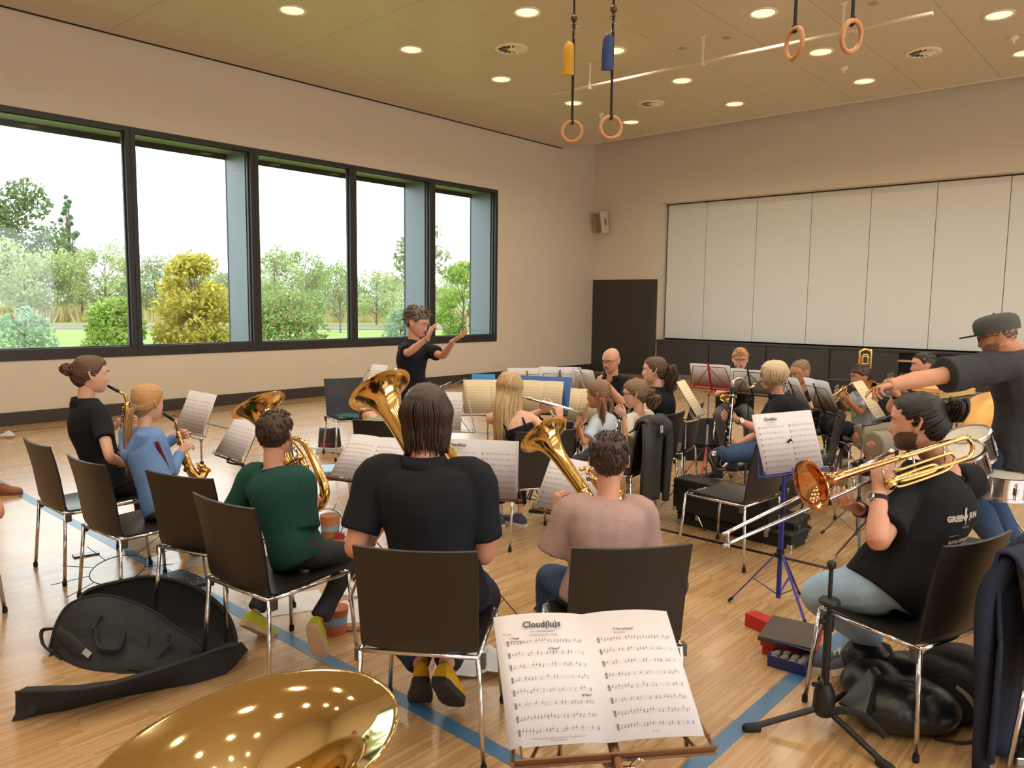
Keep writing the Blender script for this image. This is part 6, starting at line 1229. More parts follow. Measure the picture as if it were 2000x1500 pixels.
S16 = place(1538, 863, 3.79, 151, 20, 'blue', 'blue music stand of the trombone player', 'white double sheet clipped to the blue stand', foot=tuple(Z(1519, 1187)), title=TT, pole_r=.010)
fr = Frame(A(1538, 863, 3.79), 151, 20); g = G(); g.tube([fr.p(-.012, -.005, .012), fr.p(-.004, .008, .026), fr.p(.014, .004, .014)], .005, 8); g.build('page_magnet', M_RUB, S16)
place(1696, 781, 5.5, 132, 36, 'grey', 'grey stand under the pointing hand', 'grey-lit cream page under the pointing hand', MU_SB, w=.22, pages=1, dw=.32, h=.30)
place(872, 803, 5.9, 186, 12, 'chrome', 'stand behind the head of the dark-haired adult', 'white sheet beside the dark hair', MU_W, w=.24, pages=1)
place(735, 741, 7.5, 214, 24, 'chrome', 'stand behind the large euphonium bell', 'white sheet peeping out behind the large euphonium bell', MU_S, w=.21, pages=1)
# conductor's desk
fr = Frame(A(850, 766, 6.35), -82, 62); stand(fr, (fr.c.x, fr.c.y, 0), 'grey', 'broad grey conductor desk stand in front of the conductor', .62, .40, 'plate', .012)
fr2 = Frame(fr.p(.12, .0, .004), -82, 62); sheet(fr2, .42, .29, MU_W, 'open score on the conductor desk')
fr = Frame(A(1650, 772, 7.85), 20, 20); stand(fr, (fr.c.x, fr.c.y, 0), 'grey', 'blue-grey solid desk stand behind the trumpet boy', .42, .32, 'plate', .010)
# the big sheet nearest the camera
FRB = Frame(A(1161, 1319, 1.62), 166.7, 54, -3)
TB = TT + [('B\u266d Tuba', .006, -.185, .098, 0), ('I "Wind"', .006, -.170, .086, .0002), ('Allegro moderato', .005, -.168, .079, 0), ('II "Storm"', .0065, -.085, .056, .0002), ('III "Rain"', .0065, -.03, -.052, .0002), ('IV "Sun and Snow"', .0065, .085, .098, .0002), ('Slow and Easy', .005, .075, .090, 0), ('\u00a9 Copyright by the publisher, International Copyright Secured', .0045, -.11, -.139, 0), ('All Rights Reserved', .0045, -.11, -.144, 0), ('Eb Tuba', .0045, .10, -.139, 0)]
sheet(FRB, .42, .297, MU_W, 'large open white double sheet titled in bold, close to the camera', bend=.016, title=TB, off=.004)
stand(Frame(FRB.p(.015, -.01, -.012), 166.7, 54, -3), (FRB.c.x + .03, FRB.c.y - .05, 0), 'bronze', 'chrome and bronze music stand close to the camera', .44, .28, 'wire', .010)
p = FRB.p(.02, -.19, -.03); r = empty('wing_bolt', p, 'chrome wing bolt under the large white sheet', 'bolt')
g = G(); g.tube([p + V((-.03, 0, 0)), p + V((.03, 0, 0))], .008, 10); g.build('shaft', M_CHR, r)
g = G(); g.torus(p + V((.038, 0, .008)), (0, 1, 0), .014, .0035, 20, 6); g.torus(p + V((.03, 0, -.010)), (0, 1, 0), .010, .003, 16, 6); g.build('wing', M_CHR, r)
# ------------------------------------------------------------------ the tuba in front of the camera
rim = A(474, 1466, 1.06); up_t = V((-.19, -.02, 1)).normalized(); r = empty('tuba', (rim.x + .15, rim.y + .02, 0), 'big shiny brass tuba bell opening upwards close to the camera', 'tuba', 'brass instruments')
Rb = .222; pr = []
for i in range(40):
    t = i / 39; x = 1 - t; h = -.62 * x ** 1.25; pr.append((.052 + (Rb - .052) * (.66 * math.exp(-x * 7.0) + .34 * math.exp(-x * 2.4) * (1 - x)), h))
g = G(); prof = [(a, b - .0015) for a, b in pr] + [(Rb + .006, -.005), (Rb + .0075, .0), (Rb + .005, .0035), (Rb - .001, .001)] + [(a - .0025, b) for a, b in pr[::-1]][1:]
g.lathe(prof, rim, up_t, 128); g.build('bell', M_TUBA, r, 180)
th = rim - up_t * .61; g = G(); sd = V((.3, -.75, 0)).normalized()
g.tube([th, th - up_t * .12 + V((.0, 0, -.02)), V((th.x + .06, th.y, .20)), V((th.x + .09, th.y - .03, .09)) + sd * .06, V((th.x + .09, th.y, .075)) + sd * .15, V((th.x + .09, th.y, .12)) + sd * .24, V((th.x + .05, th.y, .45)) + sd * .26, V((th.x, th.y, .62)) + sd * .2], [.051, .055, .06, .062, .062, .058, .045, .04], 24, sub=6); g.build('bottom_bow', M_BRASS, r, 180)
for k in range(3): q = V((th.x + .05 * k, th.y - .1, .42)); g = G(); g.tube([q, q + V((0, 0, .18))], .018, 16); g.tube([q + V((0, 0, .18)), q + V((0, 0, .21))], .004, 8); g.build('valve', M_SIL, r)
# ------------------------------------------------------------------ bags, cases, folders on the floor
M_BAG = M('black_bag_cloth', c(28, 28, 30), .75, bump=.25, scale=500, var=.15); M_WEB = M('black_webbing', c(34, 34, 36), .8, bump=.3, scale=300); M_VEL = M('black_velvet', c(16, 16, 18), .9)
def slab(g, pts, th, mi=0):
    n = len(pts); g.add([V(p) for p in pts] + [V(p) + V(th) for p in pts], [tuple(range(n - 1, -1, -1)), tuple(range(n, 2 * n))] + [(i, (i + 1) % n, n + (i + 1) % n, n + i) for i in range(n)], mi)
def rounded(pts, sub=5): q = [V(p) for p in pts]; return curve(q + [q[0]], sub)[:-1]
r = empty('gig_bag', Z(270, 1300), 'big black euphonium gig bag lying open on the parquet', 'bag')
fp = rounded([A(97, 1265, 3.62), A(112, 1212, 3.70), A(142, 1176, 3.76), A(205, 1162, 3.80), A(285, 1186, 3.76), A(345, 1226, 3.68), A(398, 1264, 3.58), A(340, 1296, 3.46), A(240, 1316, 3.40), A(150, 1314, 3.44)])
cn = sum(fp, V()) / len(fp); g = G(); rings_ = []
nrm = V((-.15, -.72, .68)).normalized()
for k, (s_, o_) in enumerate(((.2, .035), (.6, .030), (.88, .016), (.98, .0), (1.0, -.025), (.99, -.055), (.9, -.07))): rings_.append([cn + (p - cn) * s_ + nrm * o_ for p in fp])
g.rings(rings_); g.build('front_panel', M_BAG, r, 60); g = G(); slab(g, [Z(150, 1250, .004), Z(300, 1190, .004), Z(430, 1215, .004), Z(468, 1290, .004), Z(440, 1316, .004), Z(320, 1322, .004), Z(210, 1306, .004)], (0, 0, .012)); g.build('base_panel', M_VEL, r, 0); g = G(); g.tube(fp + [fp[0]], .006, 6); g.build('piping', M_WEB, r, 180)
bp = curve([A(150, 1175, 3.86), A(175, 1152, 3.92), A(232, 1136, 4.0), A(300, 1127, 4.05), A(380, 1148, 4.0), A(440, 1198, 3.9), A(462, 1262, 3.72), A(455, 1308, 3.55)], 6)
low = [V((p.x, p.y - .12, .012)) for p in bp]; g = G(); g.rings([[b, a.lerp(b, .45) + V((0, .05, 0)), a, a + V((0, .035, -.004)), b + V((0, .10, 0))] for a, b in zip(bp, low)]); g.build('lid_shell', M_VEL, r, 60)
g = G(); g.tube(bp, .010, 8); g.build('lid_rim', M_BAG, r, 180)
ft = [(30, 1404, 1352), (70, 1398, 1350), (130, 1388, 1349), (210, 1368, 1338), (300, 1350, 1312), (380, 1336, 1285), (440, 1318, 1264), (462, 1298, 1262)]
g = G(); g.rings([[Z(x, y0), Z(x, y1, .13), Z(x, y1, .13) + V((.0, .07, -.012)), Z(x, y0) + V((0, .16, 0))] for x, y0, y1 in ft]); g.build('side_flap', M_BAG, r, 50)
g = G(); g.tube([Z(x, y1, .135) for x, y0, y1 in ft], .006, 6, sub=3); g.tube([Z(x, y0 - 12, .02) for x, y0, y1 in ft], .005, 6, sub=3); g.build('zip', M_WEB, r, 180)
g = G(); slab(g, [Z(20, 1410), Z(52, 1352, .10), Z(78, 1350, .11), Z(52, 1400, .02)], (.02, .02, 0)); g.build('flap_end', M_BAG, r, 0, .003)
on = lambda px, py, o=.04: (lambda P, d: P + d * ((cn + nrm * o - P).dot(nrm) / d.dot(nrm)))(V((0, 0, EYE)), (A(px, py, 3.6) - V((0, 0, EYE))).normalized())
def web(pts, w=.018, o=.045, name='strap', t=.003):
    g = G(); g.tube([on(*p, o) for p in pts], [(w, t)] * len(pts), 8, sub=4, up=nrm.cross(on(*pts[-1], o) - on(*pts[0], o))); return g.build(name, M_WEB, r, 60)
web([(193, 1198), (186, 1228), (192, 1262)]); web([(252, 1210), (246, 1240), (236, 1266)]); web([(180, 1228), (190, 1206), (200, 1198)], .012, .06)
g = G(); h_ = [on(188, 1230, .05), on(192, 1262, .09), on(215, 1270, .10), on(234, 1266, .09), on(244, 1236, .05)]; g.tube(h_, [(.012, .006), (.014, .010), (.018, .012), (.014, .010), (.012, .006)], 8, sub=4, up=nrm); g.build('carry_handle', M_WEB, r, 60)
g = G(); slab(g, [on(190, 1214, .036), on(290, 1226, .036), on(292, 1290, .034), on(200, 1280, .036)], nrm * .010); g.build('pocket', M_BAG, r, 0, .006)
g = G(); g.tube([on(112, 1232, .05), on(140, 1255, .075), on(170, 1285, .07), on(210, 1312, .05)], [(.026, .010), (.034, .014), (.034, .014), (.026, .010)], 10, sub=4, up=V((.6, 0, .8))); g.build('shoulder_pad', M_WEB, r, 60)
g = G(); q = [on(160, 1276, .095), on(172, 1286, .095), on(180, 1275, .096), on(168, 1266, .096)]; slab(g, q, nrm * .002); g.build('label_patch', M('label_grey', c(150, 152, 156), .6), r, 0)
for pts in ([(103, 1228), (82, 1232), (84, 1258), (104, 1275), (118, 1268)], [(115, 1262), (100, 1280), (102, 1304), (140, 1318), (185, 1320)]): g = G(); g.tube([on(x, y, .02) for x, y in pts], [(.014, .006)] * 5, 8, sub=4, up=nrm); g.build('grab_loop', M_WEB, r, 60)
web([(320, 1240), (328, 1232), (336, 1246), (322, 1262), (300, 1290)], .014, .045); g = G(); g.torus(on(330, 1246, .05), nrm, .012, .003, 16, 6); g.build('buckle', M_RUB, r)
# instrument cases behind the empty chair
M_CASE = M('black_case_vinyl', c(24, 24, 25), .55, bump=.2, scale=300)
def case(a, b, w, h, z0, label, name='instrument_case', lid=True):
    a, b = V(a), V(b); d = (b - a); L = d.length; d.normalize(); s_ = V((-d.y, d.x, 0)); q = Matrix((d, s_, upv)).transposed(); cen = (a + b) / 2 + s_ * w / 2; cen.z = z0 + h / 2; r = empty(name, (cen.x, cen.y, z0), label, 'case', 'black instrument cases')
    g = G(); g.box(cen - upv * h * .13, (L, w, h * .74), q); g.build('shell', M_CASE, r, 0, .012, 3); g = G(); g.box(cen + upv * h * .37, (L, w, h * .25), q); g.build('lid', M_CASE, r, 0, .012, 3)
    g = G(); g.box(cen + upv * h * .242, (L + .006, w + .006, .010), q); g.build('seam_trim', M_RUB, r, 0, .002)
    for sx in (-1, 1):
        g = G(); g.box(cen + d * sx * L * .3 - s_ * (w / 2 + .004) + upv * h * .2, (.035, .008, .045), q); g.build('latch', M_CHR, r, 0, .002)
        for sy in (-1, 1): g = G(); g.box(cen + d * sx * (L / 2 - .018) + s_ * sy * (w / 2 - .018) - upv * (h / 2 - .017), (.04, .04, .038), q); g.build('corner_cap', M_CHR, r, 0, .006)
    m_ = cen - s_ * (w / 2 + .012) + upv * h * .05; g = G(); g.tube([m_ - d * .07, m_ - d * .06 - s_ * .03, m_ + d * .06 - s_ * .03, m_ + d * .07], .008, 8, sub=3); g.build('handle', M_RUB, r, 180)
    return r
case(Z(1322, 1020), Z(1545, 1075), .26, .11, 0, 'lower of the two long black cases on the floor'); case(Z(1312, 1022), Z(1500, 1068), .22, .26, .112, 'long upright black case on top under the empty chair')
case(Z(1552, 1066), Z(1581, 1046), .28, .17, 0, 'short black case end beside the blue stand'); case(Z(1528, 1058) + V((.02, .10, 0)), Z(1572, 1030) + V((.02, .10, 0)), .20, .24, .175, 'black case with a chrome latch stacked behind the blue stand')
# open soft case at the feet of the bass clarinet player
a = Z(1336, 898); r = empty('open_case', a, 'open black soft case on the floor by the thin stand', 'case', 'black instrument cases')
q = Matrix.Rotation(R(-12), 3, 'Z'); cen = Z(1378, 902); g = G()
g.box(cen + V((0, .25, .012)), (.62, .36, .024), q); g.box(cen + V((0, .06, .07)), (.62, .03, .13), q); g.box(cen + V((-.30, .25, .07)), (.03, .36, .13), q); g.box(cen + V((.30, .25, .07)), (.03, .36, .13), q); g.box(cen + V((0, .43, .07)), (.62, .03, .13), q); g.build('shell', M_BAG, r, 0, .008)
g = G(); slab(g, [cen + V((-.33, .44, .12)), cen + V((.33, .40, .12)), cen + V((.42, .58, .40)), cen + V((-.26, .62, .36))], (0, .03, .02)); g.build('lid', M_BAG, r, 0, .012)
# binders and the blue box under the blue stand
def book(px, py, z0, w, d, h, rz, label, name, cat, col, pages=True, tilt=None, page_col=(226, 222, 214)):
    p = Z(px, py, z0); q = Matrix.Rotation(R(rz), 3, 'Z'); 
    if tilt: q = q @ Matrix.Rotation(R(tilt), 3, 'X')
    r = empty(name, p, label, cat); cen = p + V((0, 0, h / 2)) + (q @ V((0, 0, 0)))
    g = G(); g.box(cen + q @ V((0, 0, h / 2 - .0025)), (w, d, .005), q); g.box(cen - q @ V((0, 0, h / 2 - .0025)), (w, d, .005), q); g.box(cen - q @ V((w / 2 - .002, 0, 0)), (.005, d, h), q); g.build('cover', M(name + str(col), c(*col), .45), r, 0, .0015)
    if pages: g = G(); g.box(cen + q @ V((-.004, 0, 0)), (w - .014, d - .012, h - .012), q); g.build('page_block', M('page_edges' + str(page_col), c(*page_col), .8, scale=400, stretch=(1, 1, 20)), r, 0)
    return r
book(1545, 1262, .001, .31, .25, .042, 66, 'red ring binder lying flat under the stack', 'ring_binder', 'binder', (176, 36, 40)); book(1508, 1238, .001, .08, .30, .07, 32, 'red binder on edge beside the stack of folders', 'ring_binder', 'binder', (180, 34, 40))
book(1548, 1248, .046, .32, .26, .030, 62, 'red folder with white sheets in the middle of the stack', 'ring_binder', 'binder', (172, 40, 44)); book(1544, 1240, .078, .31, .25, .022, 58, 'dark brown folder lying on top of the red binders', 'folder', 'folder', (72, 62, 56), False)
p = Z(1541, 1303); r = empty('lunch_box', p, 'small dark blue open box full of grey pebbles', 'box'); q = Matrix.Rotation(R(-38), 3, 'Z'); MB_ = M('plastic_blue', c(38, 40, 108), .35)
g = G(); g.box(p + V((0, 0, .004)), (.17, .10, .008), q)
for dx, dy, sx, sy in ((0, .05, .17, .006), (0, -.05, .17, .006), (.085, 0, .006, .106), (-.085, 0, .006, .106)): g.box(p + q @ V((dx, dy, .028)), (sx, sy, .056), q)
g.build('box_shell', MB_, r, 0, .002); g = G(); g.box(p + q @ V((0, .068, .068)), (.178, .008, .09), q @ Matrix.Rotation(R(52), 3, 'X')); g.build('lid', MB_, r, 0, .002)
MP = M('pebble_grey', c(112, 108, 104), .8, scale=40, var=.3)
for k in range(16): g = G(); z_ = rnd.uniform(.85, 1.3); g.ball(p + q @ V((-.065 + .043 * (k % 4), -.03 + .02 * (k // 4), .040 + rnd.uniform(0, .012))), (.020 * z_, .014 * z_, .012), 0, 8, 6); tag(g.build('pebble', MP, None, 180), 'small grey pebble in the dark blue box', 'pebble', 'pebbles in the blue box')
# black tripod stand with ball top
p0 = Z(1606, 1425); r = empty('instrument_stand', p0, 'black tripod instrument stand with ball top in front of the chair', 'stand'); MS = M('black_powder_coat', c(26, 26, 27), .5)
hub = V((p0.x, p0.y, .14)); top = V((p0.x, p0.y, A(1613, 1200, p0.y).z)); bt = V((p0.x, p0.y, A(1620, 1103, p0.y).z))
g = G(); g.tube([hub, top], .0155, 14); g.build('outer_post', MS, r, 60); g = G(); g.tube([top, bt], .0085, 12); g.build('inner_post', MS, r, 60)
g = G(); g.ball(bt, .019, 0, 14, 10); g.build('ball_top', MS, r, 180); g = G(); m_ = V((p0.x, p0.y, A(1613, 1172, p0.y).z)); g.lathe([(.012, .012), (.034, .008), (.043, -.004), (.043, -.010), (.02, -.016)], m_, upv, 24, cap=(1, 1)); g.build('cup_disc', MS, r, 60)
m_ = V((p0.x, p0.y, A(1611, 1212, p0.y).z)); g = G(); g.tube([m_ + V((0, 0, .03)), m_ - V((0, 0, .04))], .022, 14); g.tube([m_, m_ + V((-.035, -.01, 0))], .012, 10); g.build('collar', MS, r, 60)
g = G(); g.tube([hub + V((0, 0, .06)), hub + V((0, 0, .03)), hub - V((0, 0, .05)), hub - V((0, 0, .075))], [.024, .040, .044, .030], 16); g.build('leg_hub', MS, r, 60)
g = G(); g.tube([hub + V((-.03, -.02, .06)), hub + V((-.06, -.03, .07))], .010, 10); g.torus(hub + V((-.03, -.03, .08)), (1, 0, 0), .02, .005, 16, 6); g.build('clamp_knob', MS, r, 60)
for px, py in ((1462, 1428), (1735, 1506), (1702, 1330)):
    t = Z(px, py); g = G(); g.tube([hub - V((0, 0, .04)), t + V((0, 0, .014))], .0125, 10); Lg = g.build('leg', MS, r, 60); d = (t - hub).normalized(); d.z = 0; g = G(); g.tube([t + V((0, 0, .016)) - d * .05, t + V((0, 0, .014)) + d * .01], .0185, 10, round_end=True); g.build('rubber_tip', M_RUB, Lg)
# black bags beneath the trombone player's chair
def soft(name, label, cat, pts, mat, voxel=.008, k=.006, parts=None, seed=3):
    g = G()
    for cpt, r_ in pts: g.ball(cpt, r_, 0, 16, 10)
    v, n_, f = remesh(g, voxel, 10); v = folds(v, n_, k, seed=seed, k=24); v[:, 2] = np.maximum(v[:, 2], .004); o = bpy.data.objects.new(name, from_np(name, v, f, [mat])); COL.objects.link(o); tag(o, label, cat); return o
M_TARP = M('black_tarpaulin', c(30, 31, 34), .34, bump=.3, scale=14, var=.2)
B1 = soft('roll_top_bag', 'shiny black roll-top bag lying under the trombone player', 'bag', [(Z(1740, 1418) + V((0, 0, .10)), (.17, .15, .11)), (Z(1700, 1390) + V((0, 0, .12)), (.13, .12, .11)), (Z(1800, 1420) + V((0, 0, .10)), (.15, .14, .10)), (Z(1690, 1350) + V((0, 0, .15)), (.11, .09, .10)), (Z(1780, 1370) + V((0, 0, .11)), (.16, .13, .11))], M_TARP)
g = G(); slab(g, [A(1633, 1375, 2.98), A(1700, 1300, 3.02), A(1712, 1318, 2.98), A(1690, 1400, 2.86)], (.05, .05, -.02)); o = g.build('roll_flap', M_TARP, B1, 0, .012)
g = G(); g.tube([A(1620, 1390, 2.86), A(1650, 1388, 2.82), A(1688, 1400, 2.80), A(1730, 1440, 2.74)], [(.016, .004)] * 4, 8, sub=4, up=upv); g.build('strap', M_WEB, B1, 60)
B2 = soft('backpack', 'matt black backpack with grey piping behind the roll-top bag', 'bag', [(Z(1870, 1385) + V((0, 0, .14)), (.16, .14, .15)), (Z(1840, 1400) + V((0, 0, .12)), (.15, .14, .13)), (Z(1895, 1380) + V((0, 0, .12)), (.12, .13, .13))], M_BAG, seed=9)
g = G(); g.tube([A(1868, 1342, 2.84), A(1888, 1358, 2.80), A(1908, 1384, 2.78), A(1912, 1402, 2.76)], [(.010, .004)] * 4, 8, sub=4, up=upv); g.build('reflective_piping', M('reflective_grey', c(112, 112, 112), .5), B2, 60)
g = G(); g.tube([A(1820, 1322, 2.98), A(1850, 1318, 2.96), A(1885, 1330, 2.93)], .006, 8, sub=4); g.build('carry_loop', M_WEB, B2, 180); g = G(); g.tube([A(1756, 1330, 2.96), A(1780, 1332, 2.94), A(1800, 1346, 2.90), A(1776, 1340, 2.92), A(1756, 1334, 2.95)], .005, 8, sub=4); g.build('carry_loop', M_WEB, B2, 180)
g = G(); g.tube([Z(1826, 1446) + V((0, 0, .01)), Z(1870, 1454) + V((0, 0, .01)), Z(1905, 1450) + V((0, 0, .01)), Z(1925, 1430) + V((0, 0, .012)), Z(1912, 1412) + V((0, 0, .02)), Z(1890, 1418) + V((0, 0, .02))], .006, 8, sub=5); tag(g.build('drawstring', M_WEB, None, 180), 'thin black cord curling on the floor by the backpack', 'cord')
book(1925, 1402, .001, .20, .14, .02, 20, 'printed booklet poking out beside the chair leg', 'booklet', 'booklet', (150, 140, 128)); p = Z(1953, 1392)
r = empty('key_ring', p, 'bunch of keys on the floor at the picture edge', 'keys'); g = G(); g.torus(p + V((0, 0, .03)), (1, .3, .2), .016, .002, 18, 6); g.build('split_ring', M_CHR, r)
for k in range(3): g = G(); g.box(p + V((.01 * k - .01, -.02, .015 + .008 * k)), (.012, .05, .003), Matrix.Rotation(R(30 * k - 20), 3, 'Z') @ Matrix.Rotation(R(35), 3, 'X')); g.build('key', M_CHR, r, 0, .001)
r = case(Z(1985, 1497), Z(2090, 1505), .18, .15, 0, 'upright black case end at the picture edge under the navy jacket')
# ------------------------------------------------------------------ jackets on chairs
def drape(name, label, chair_o, mat, w0, front, back_, sleeves=True, prints=None, seed=1, thick=.012, hood=False, flare=.0):
    """a jacket thrown over a chair's backrest: down the back side and a little over the front"""
    m = base_matrix(chair_o); g = G(); r_ = np.random.default_rng(seed); nx = 26; rows = []
    path = [(-.20, .835 - front), (-.235, .80), (-.268, .858), (-.305, .872), (-.335, .845), (-.325, .74), (-.312, .60), (-.305, .48), (-.305, .835 - back_)]
    P_ = curve([V((0, y, z)) for y, z in path], 6)
    for j, p in enumerate(P_):
        t = j / (len(P_) - 1); row = []
        for i in range(nx + 1):
            u = 2 * i / nx - 1; w = w0 * (1 + flare * t); fy = .014 * math.sin(u * 9 + 3 * t + seed) * t + .010 * math.sin(u * 17 + seed * 2 + t * 5) * t; row.append(m @ V((u * w, p.y - fy - .02 * t * (1 - u * u), p.z + (.03 * u * u * (t > .85)) - .012 * abs(u) ** 3 * (1 - t))))
        rows.append(row)
    g.rings(rows, closed=False); root = empty(name, m @ V((0, -.3, .84 - back_)), label, 'jacket'); o = g.build('back_cloth', mat, root, 180); s_ = o.modifiers.new('thick', 'SOLIDIFY'); s_.thickness = thick; s_.offset = 0
    if sleeves:
        for sx in (-1, 1):
            g = G(); g.tube([m @ V((sx * w0 * .80, -.32, .83)), m @ V((sx * w0 * 1.0, -.352, .70)), m @ V((sx * w0 * 1.02, -.352, .52)), m @ V((sx * w0 * .96, -.35, .36)), m @ V((sx * w0 * .92, -.348, .84 - back_ - .04))], [(.05, .03), (.06, .034), (.055, .032), (.048, .030), (.038, .026)], 12, sub=4, up=m.to_3x3() @ V((1, 0, 0))); g.build('sleeve', mat, root, 180)
    if hood: g = G(); g.ball(m @ V((0, -.31, .80)), (.15, .07, .09), 0, 16, 10); g.tube([m @ V((-.12, -.30, .86)), m @ V((0, -.36, .84)), m @ V((.12, -.30, .86))], [.03, .045, .03], 10, sub=4); g.build('hood', mat, root, 180)
    return root
CHS = sorted([o for o in COL.objects if o.name.startswith('stacking_chair')], key=lambda o: o.name)
ch_by = {o.get('label', ''): o for o in CHS}
HC_ = [o for l, o in ch_by.items() if 'grey hoodie hung' in l][0]
J1 = drape('grey_hoodie', 'dark grey hoodie with white letters hung over a chair back', HC_, cloth('dark_grey_fleece', c(66, 66, 66), .2, 60), .22, .06, .62, True, hood=True, seed=2)
m = base_matrix(HC_); vs, fs = text_mesh('OS/', .075, .004); g = G(); g.add([m @ V((-v.x - .02, -.395, .765 + v.y)) for v in vs], fs); g.build('chest_letters', M_PRINT, J1, 0)
NAVY = cloth('navy_jersey', c(38, 44, 62), .2, 60)
J2 = drape('navy_jacket', 'navy jacket draped over the chair at the picture edge', CJ, NAVY, .26, .10, .78, True, seed=5, flare=.12, hood=True)
# ------------------------------------------------------------------ things on empty chairs and the far floor
def flat(name, label, cat, cen, size, rz, mat, tilt=0):
    g = G(); g.box(cen, size, Matrix.Rotation(R(rz), 3, 'Z') @ Matrix.Rotation(R(tilt), 3, 'X')); return tag(g.build(name, mat, None, 0, min(.002, size[2] * .3)), label, cat)
flat('folder', 'pale blue folder lying on the seat of the turned empty chair', 'folder', V((-1.40, 5.73, .463)), (.32, .26, .012), 20, M('folder_pale_blue', c(150, 178, 214), .4))
flat('folder', 'teal folder lying on the far empty chair by the window wall', 'folder', V((-1.78, 8.48, .465)), (.31, .23, .012), -20, M('folder_teal', c(38, 104, 112), .4)); flat('folder', 'white sheaf beneath the teal folder on the far chair', 'folder', V((-1.75, 8.50, .4535)), (.30, .24, .008), -5, M_PAPER)
p = Z(640, 884); r = empty('cloth_bag', p, 'dark grey cloth bag with red lettering standing on a white box', 'bag'); bx = M('white_card', c(226, 224, 220), .7)
g = G(); g.box(p + V((0, .10, .025)), (.30, .20, .05), Matrix.Rotation(R(8), 3, 'Z')); tag(g.build('card_box', bx, None, 0, .003), 'low white cardboard box under the dark grey cloth bag', 'box')
g = G(); q = [(.02, .04, .052), (.04, .07, .10), (.06, .09, .18), (.06, .07, .24), (.05, .03, .26)]
g.rings([[p + V((0, .10, z)) + V(((.14 + a * .1 - z * .12) * math.cos(t), (.05 + b * .3) * math.sin(t) * (1 + .2 * math.sin(4 * t)), .012 * math.sin(3 * t + z * 20))) for t in [2 * math.pi * i / 22 for i in range(22)]] for a, b, z in q]); g.build('bag_body', cloth('grey_felt_bag', c(72, 72, 76), .2, 60), r, 180)
vs, fs = text_mesh('KSM', .06, .002); g = G(); g.add([p + V((v.x - .03, .016, .065 + v.y)) for v in vs], fs); g.build('red_lettering', M('print_red', c(184, 44, 52), .6), r, 0)
# sun-shaped wire hoops, jars and pots of the craft instruments
M_WIRE = M('dark_wire', c(60, 46, 40), .5, .5)
def wire_sun(cen, rad, n, tilt, label, a0=0.0, inner=.5):
    cen = V(cen); r = empty('wire_hoop', cen, label, 'wire hoop'); ax = V((0, -math.sin(R(tilt)), math.cos(R(tilt)))); a = V((1, 0, 0)); b = ax.cross(a); g = G(); g.torus(cen, ax, rad * inner, .003, 28, 6); g.build('ring', M_WIRE, r)
    for k in range(n):
        t = a0 + 2 * math.pi * k / n; d = a * math.cos(t) + b * math.sin(t); g = G(); g.tube([cen + d * rad * inner, cen + d * rad * rnd.uniform(.85, 1.15)], .0022, 5); g.build('spoke', M_WIRE, r)
wire_sun(Z(232, 1150) + V((0, 0, .12)), .36, 11, 15, 'rusty wire sun lying on the floor by the gig bag', .2, .42); wire_sun(A(640, 1024, 5.0), .17, 7, 80, 'thin wire hoop with spokes standing beside the taped jar', .3, .6)
def pot(px, py, h, r0, r1, bands, label, name='flower_pot', lid=None):
    p = Z(px, py); r = empty(name, p, label, 'pot'); cols = []; z = 0
    for k, (frac, col) in enumerate(bands):
        z1 = z + frac; f = lambda t: r0 + (r1 - r0) * t; g = G(); g.lathe([(f(z), h * z), (f(z) + .001 * k, h * z), (f(z1) + .001 * k, h * z1)], p, upv, 24, cap=(1, 1)); g.build(('pot_body', 'tape_band', 'rim_band', 'lip')[min(k, 3)], M('pot%d_%d_%d' % col, c(*col), .7), r, 50); z = z1
    return r
pot(657, 1236, .14, .050, .062, [(.40, (176, 96, 58)), (.32, (120, 158, 186)), (.28, (170, 96, 60))], 'terracotta pot wrapped with blue tape below the chair'); pot(645, 1050, .17, .062, .070, [(.35, (150, 96, 60)), (.25, (132, 160, 184)), (.4, (178, 116, 76))], 'brown jar with a pale blue band beside the adult in black', 'craft_jar')
flat('red_block', 'small red block beside the brown jar', 'block', Z(665, 1052) + V((0, 0, .02)), (.06, .05, .04), 10, M('paint_red', c(172, 40, 46), .5))
g = G(); p = Z(692, 1208) + V((0, 0, .045)); g.lathe([(.001, 0), (.165, 0), (.165, -.04), (.155, -.044)], p, upv, 32); r = tag(empty('hand_drum', p, 'flat white-skinned hand drum with wooden rim on the floor'), None, 'drum'); g.build('drum_skin', M_PAPER, r, 50); g = G(); g.torus(p - V((0, 0, .02)), upv, .166, .012, 32, 8); g.build('wooden_rim', M('rim_ply', c(206, 160, 110), .5), r)
flat('loose_sheet', 'white sheet of paper on the floor under the chair of the boy in green', 'paper', Z(560, 1180) + V((0, 0, .002)), (.42, .30, .002), 25, M_PAPER); flat('loose_sheet', 'white sheet on the floor behind the boy in green', 'paper', Z(700, 1165) + V((0, .1, .002)), (.30, .21, .002), -15, M_PAPER)
def crumple(px, py, s, label, seed):
    r_ = np.random.default_rng(seed); p = Z(px, py); g = G(); vs = []; n_ = 6
    for i in range(n_):
        for j in range(n_): vs.append(p + V(((i / 5 - .5) * s * 1.3, (j / 5 - .5) * s, .006 + abs(r_.normal(0, .028)) * s / .2)))
    g.add(vs, [(i * n_ + j, (i + 1) * n_ + j, (i + 1) * n_ + j + 1, i * n_ + j + 1) for i in range(n_ - 1) for j in range(n_ - 1)]); o = g.build('crumpled_paper', M_PAPER, None, 0); s_ = o.modifiers.new('thick', 'SOLIDIFY'); s_.thickness = .002; tag(o, label, 'paper')
crumple(915, 1302, .24, 'torn crumpled white paper on the floor behind the ochre shoes', 2); crumple(696, 1216, .10, 'small crumpled tissue beside the terracotta pot', 4)
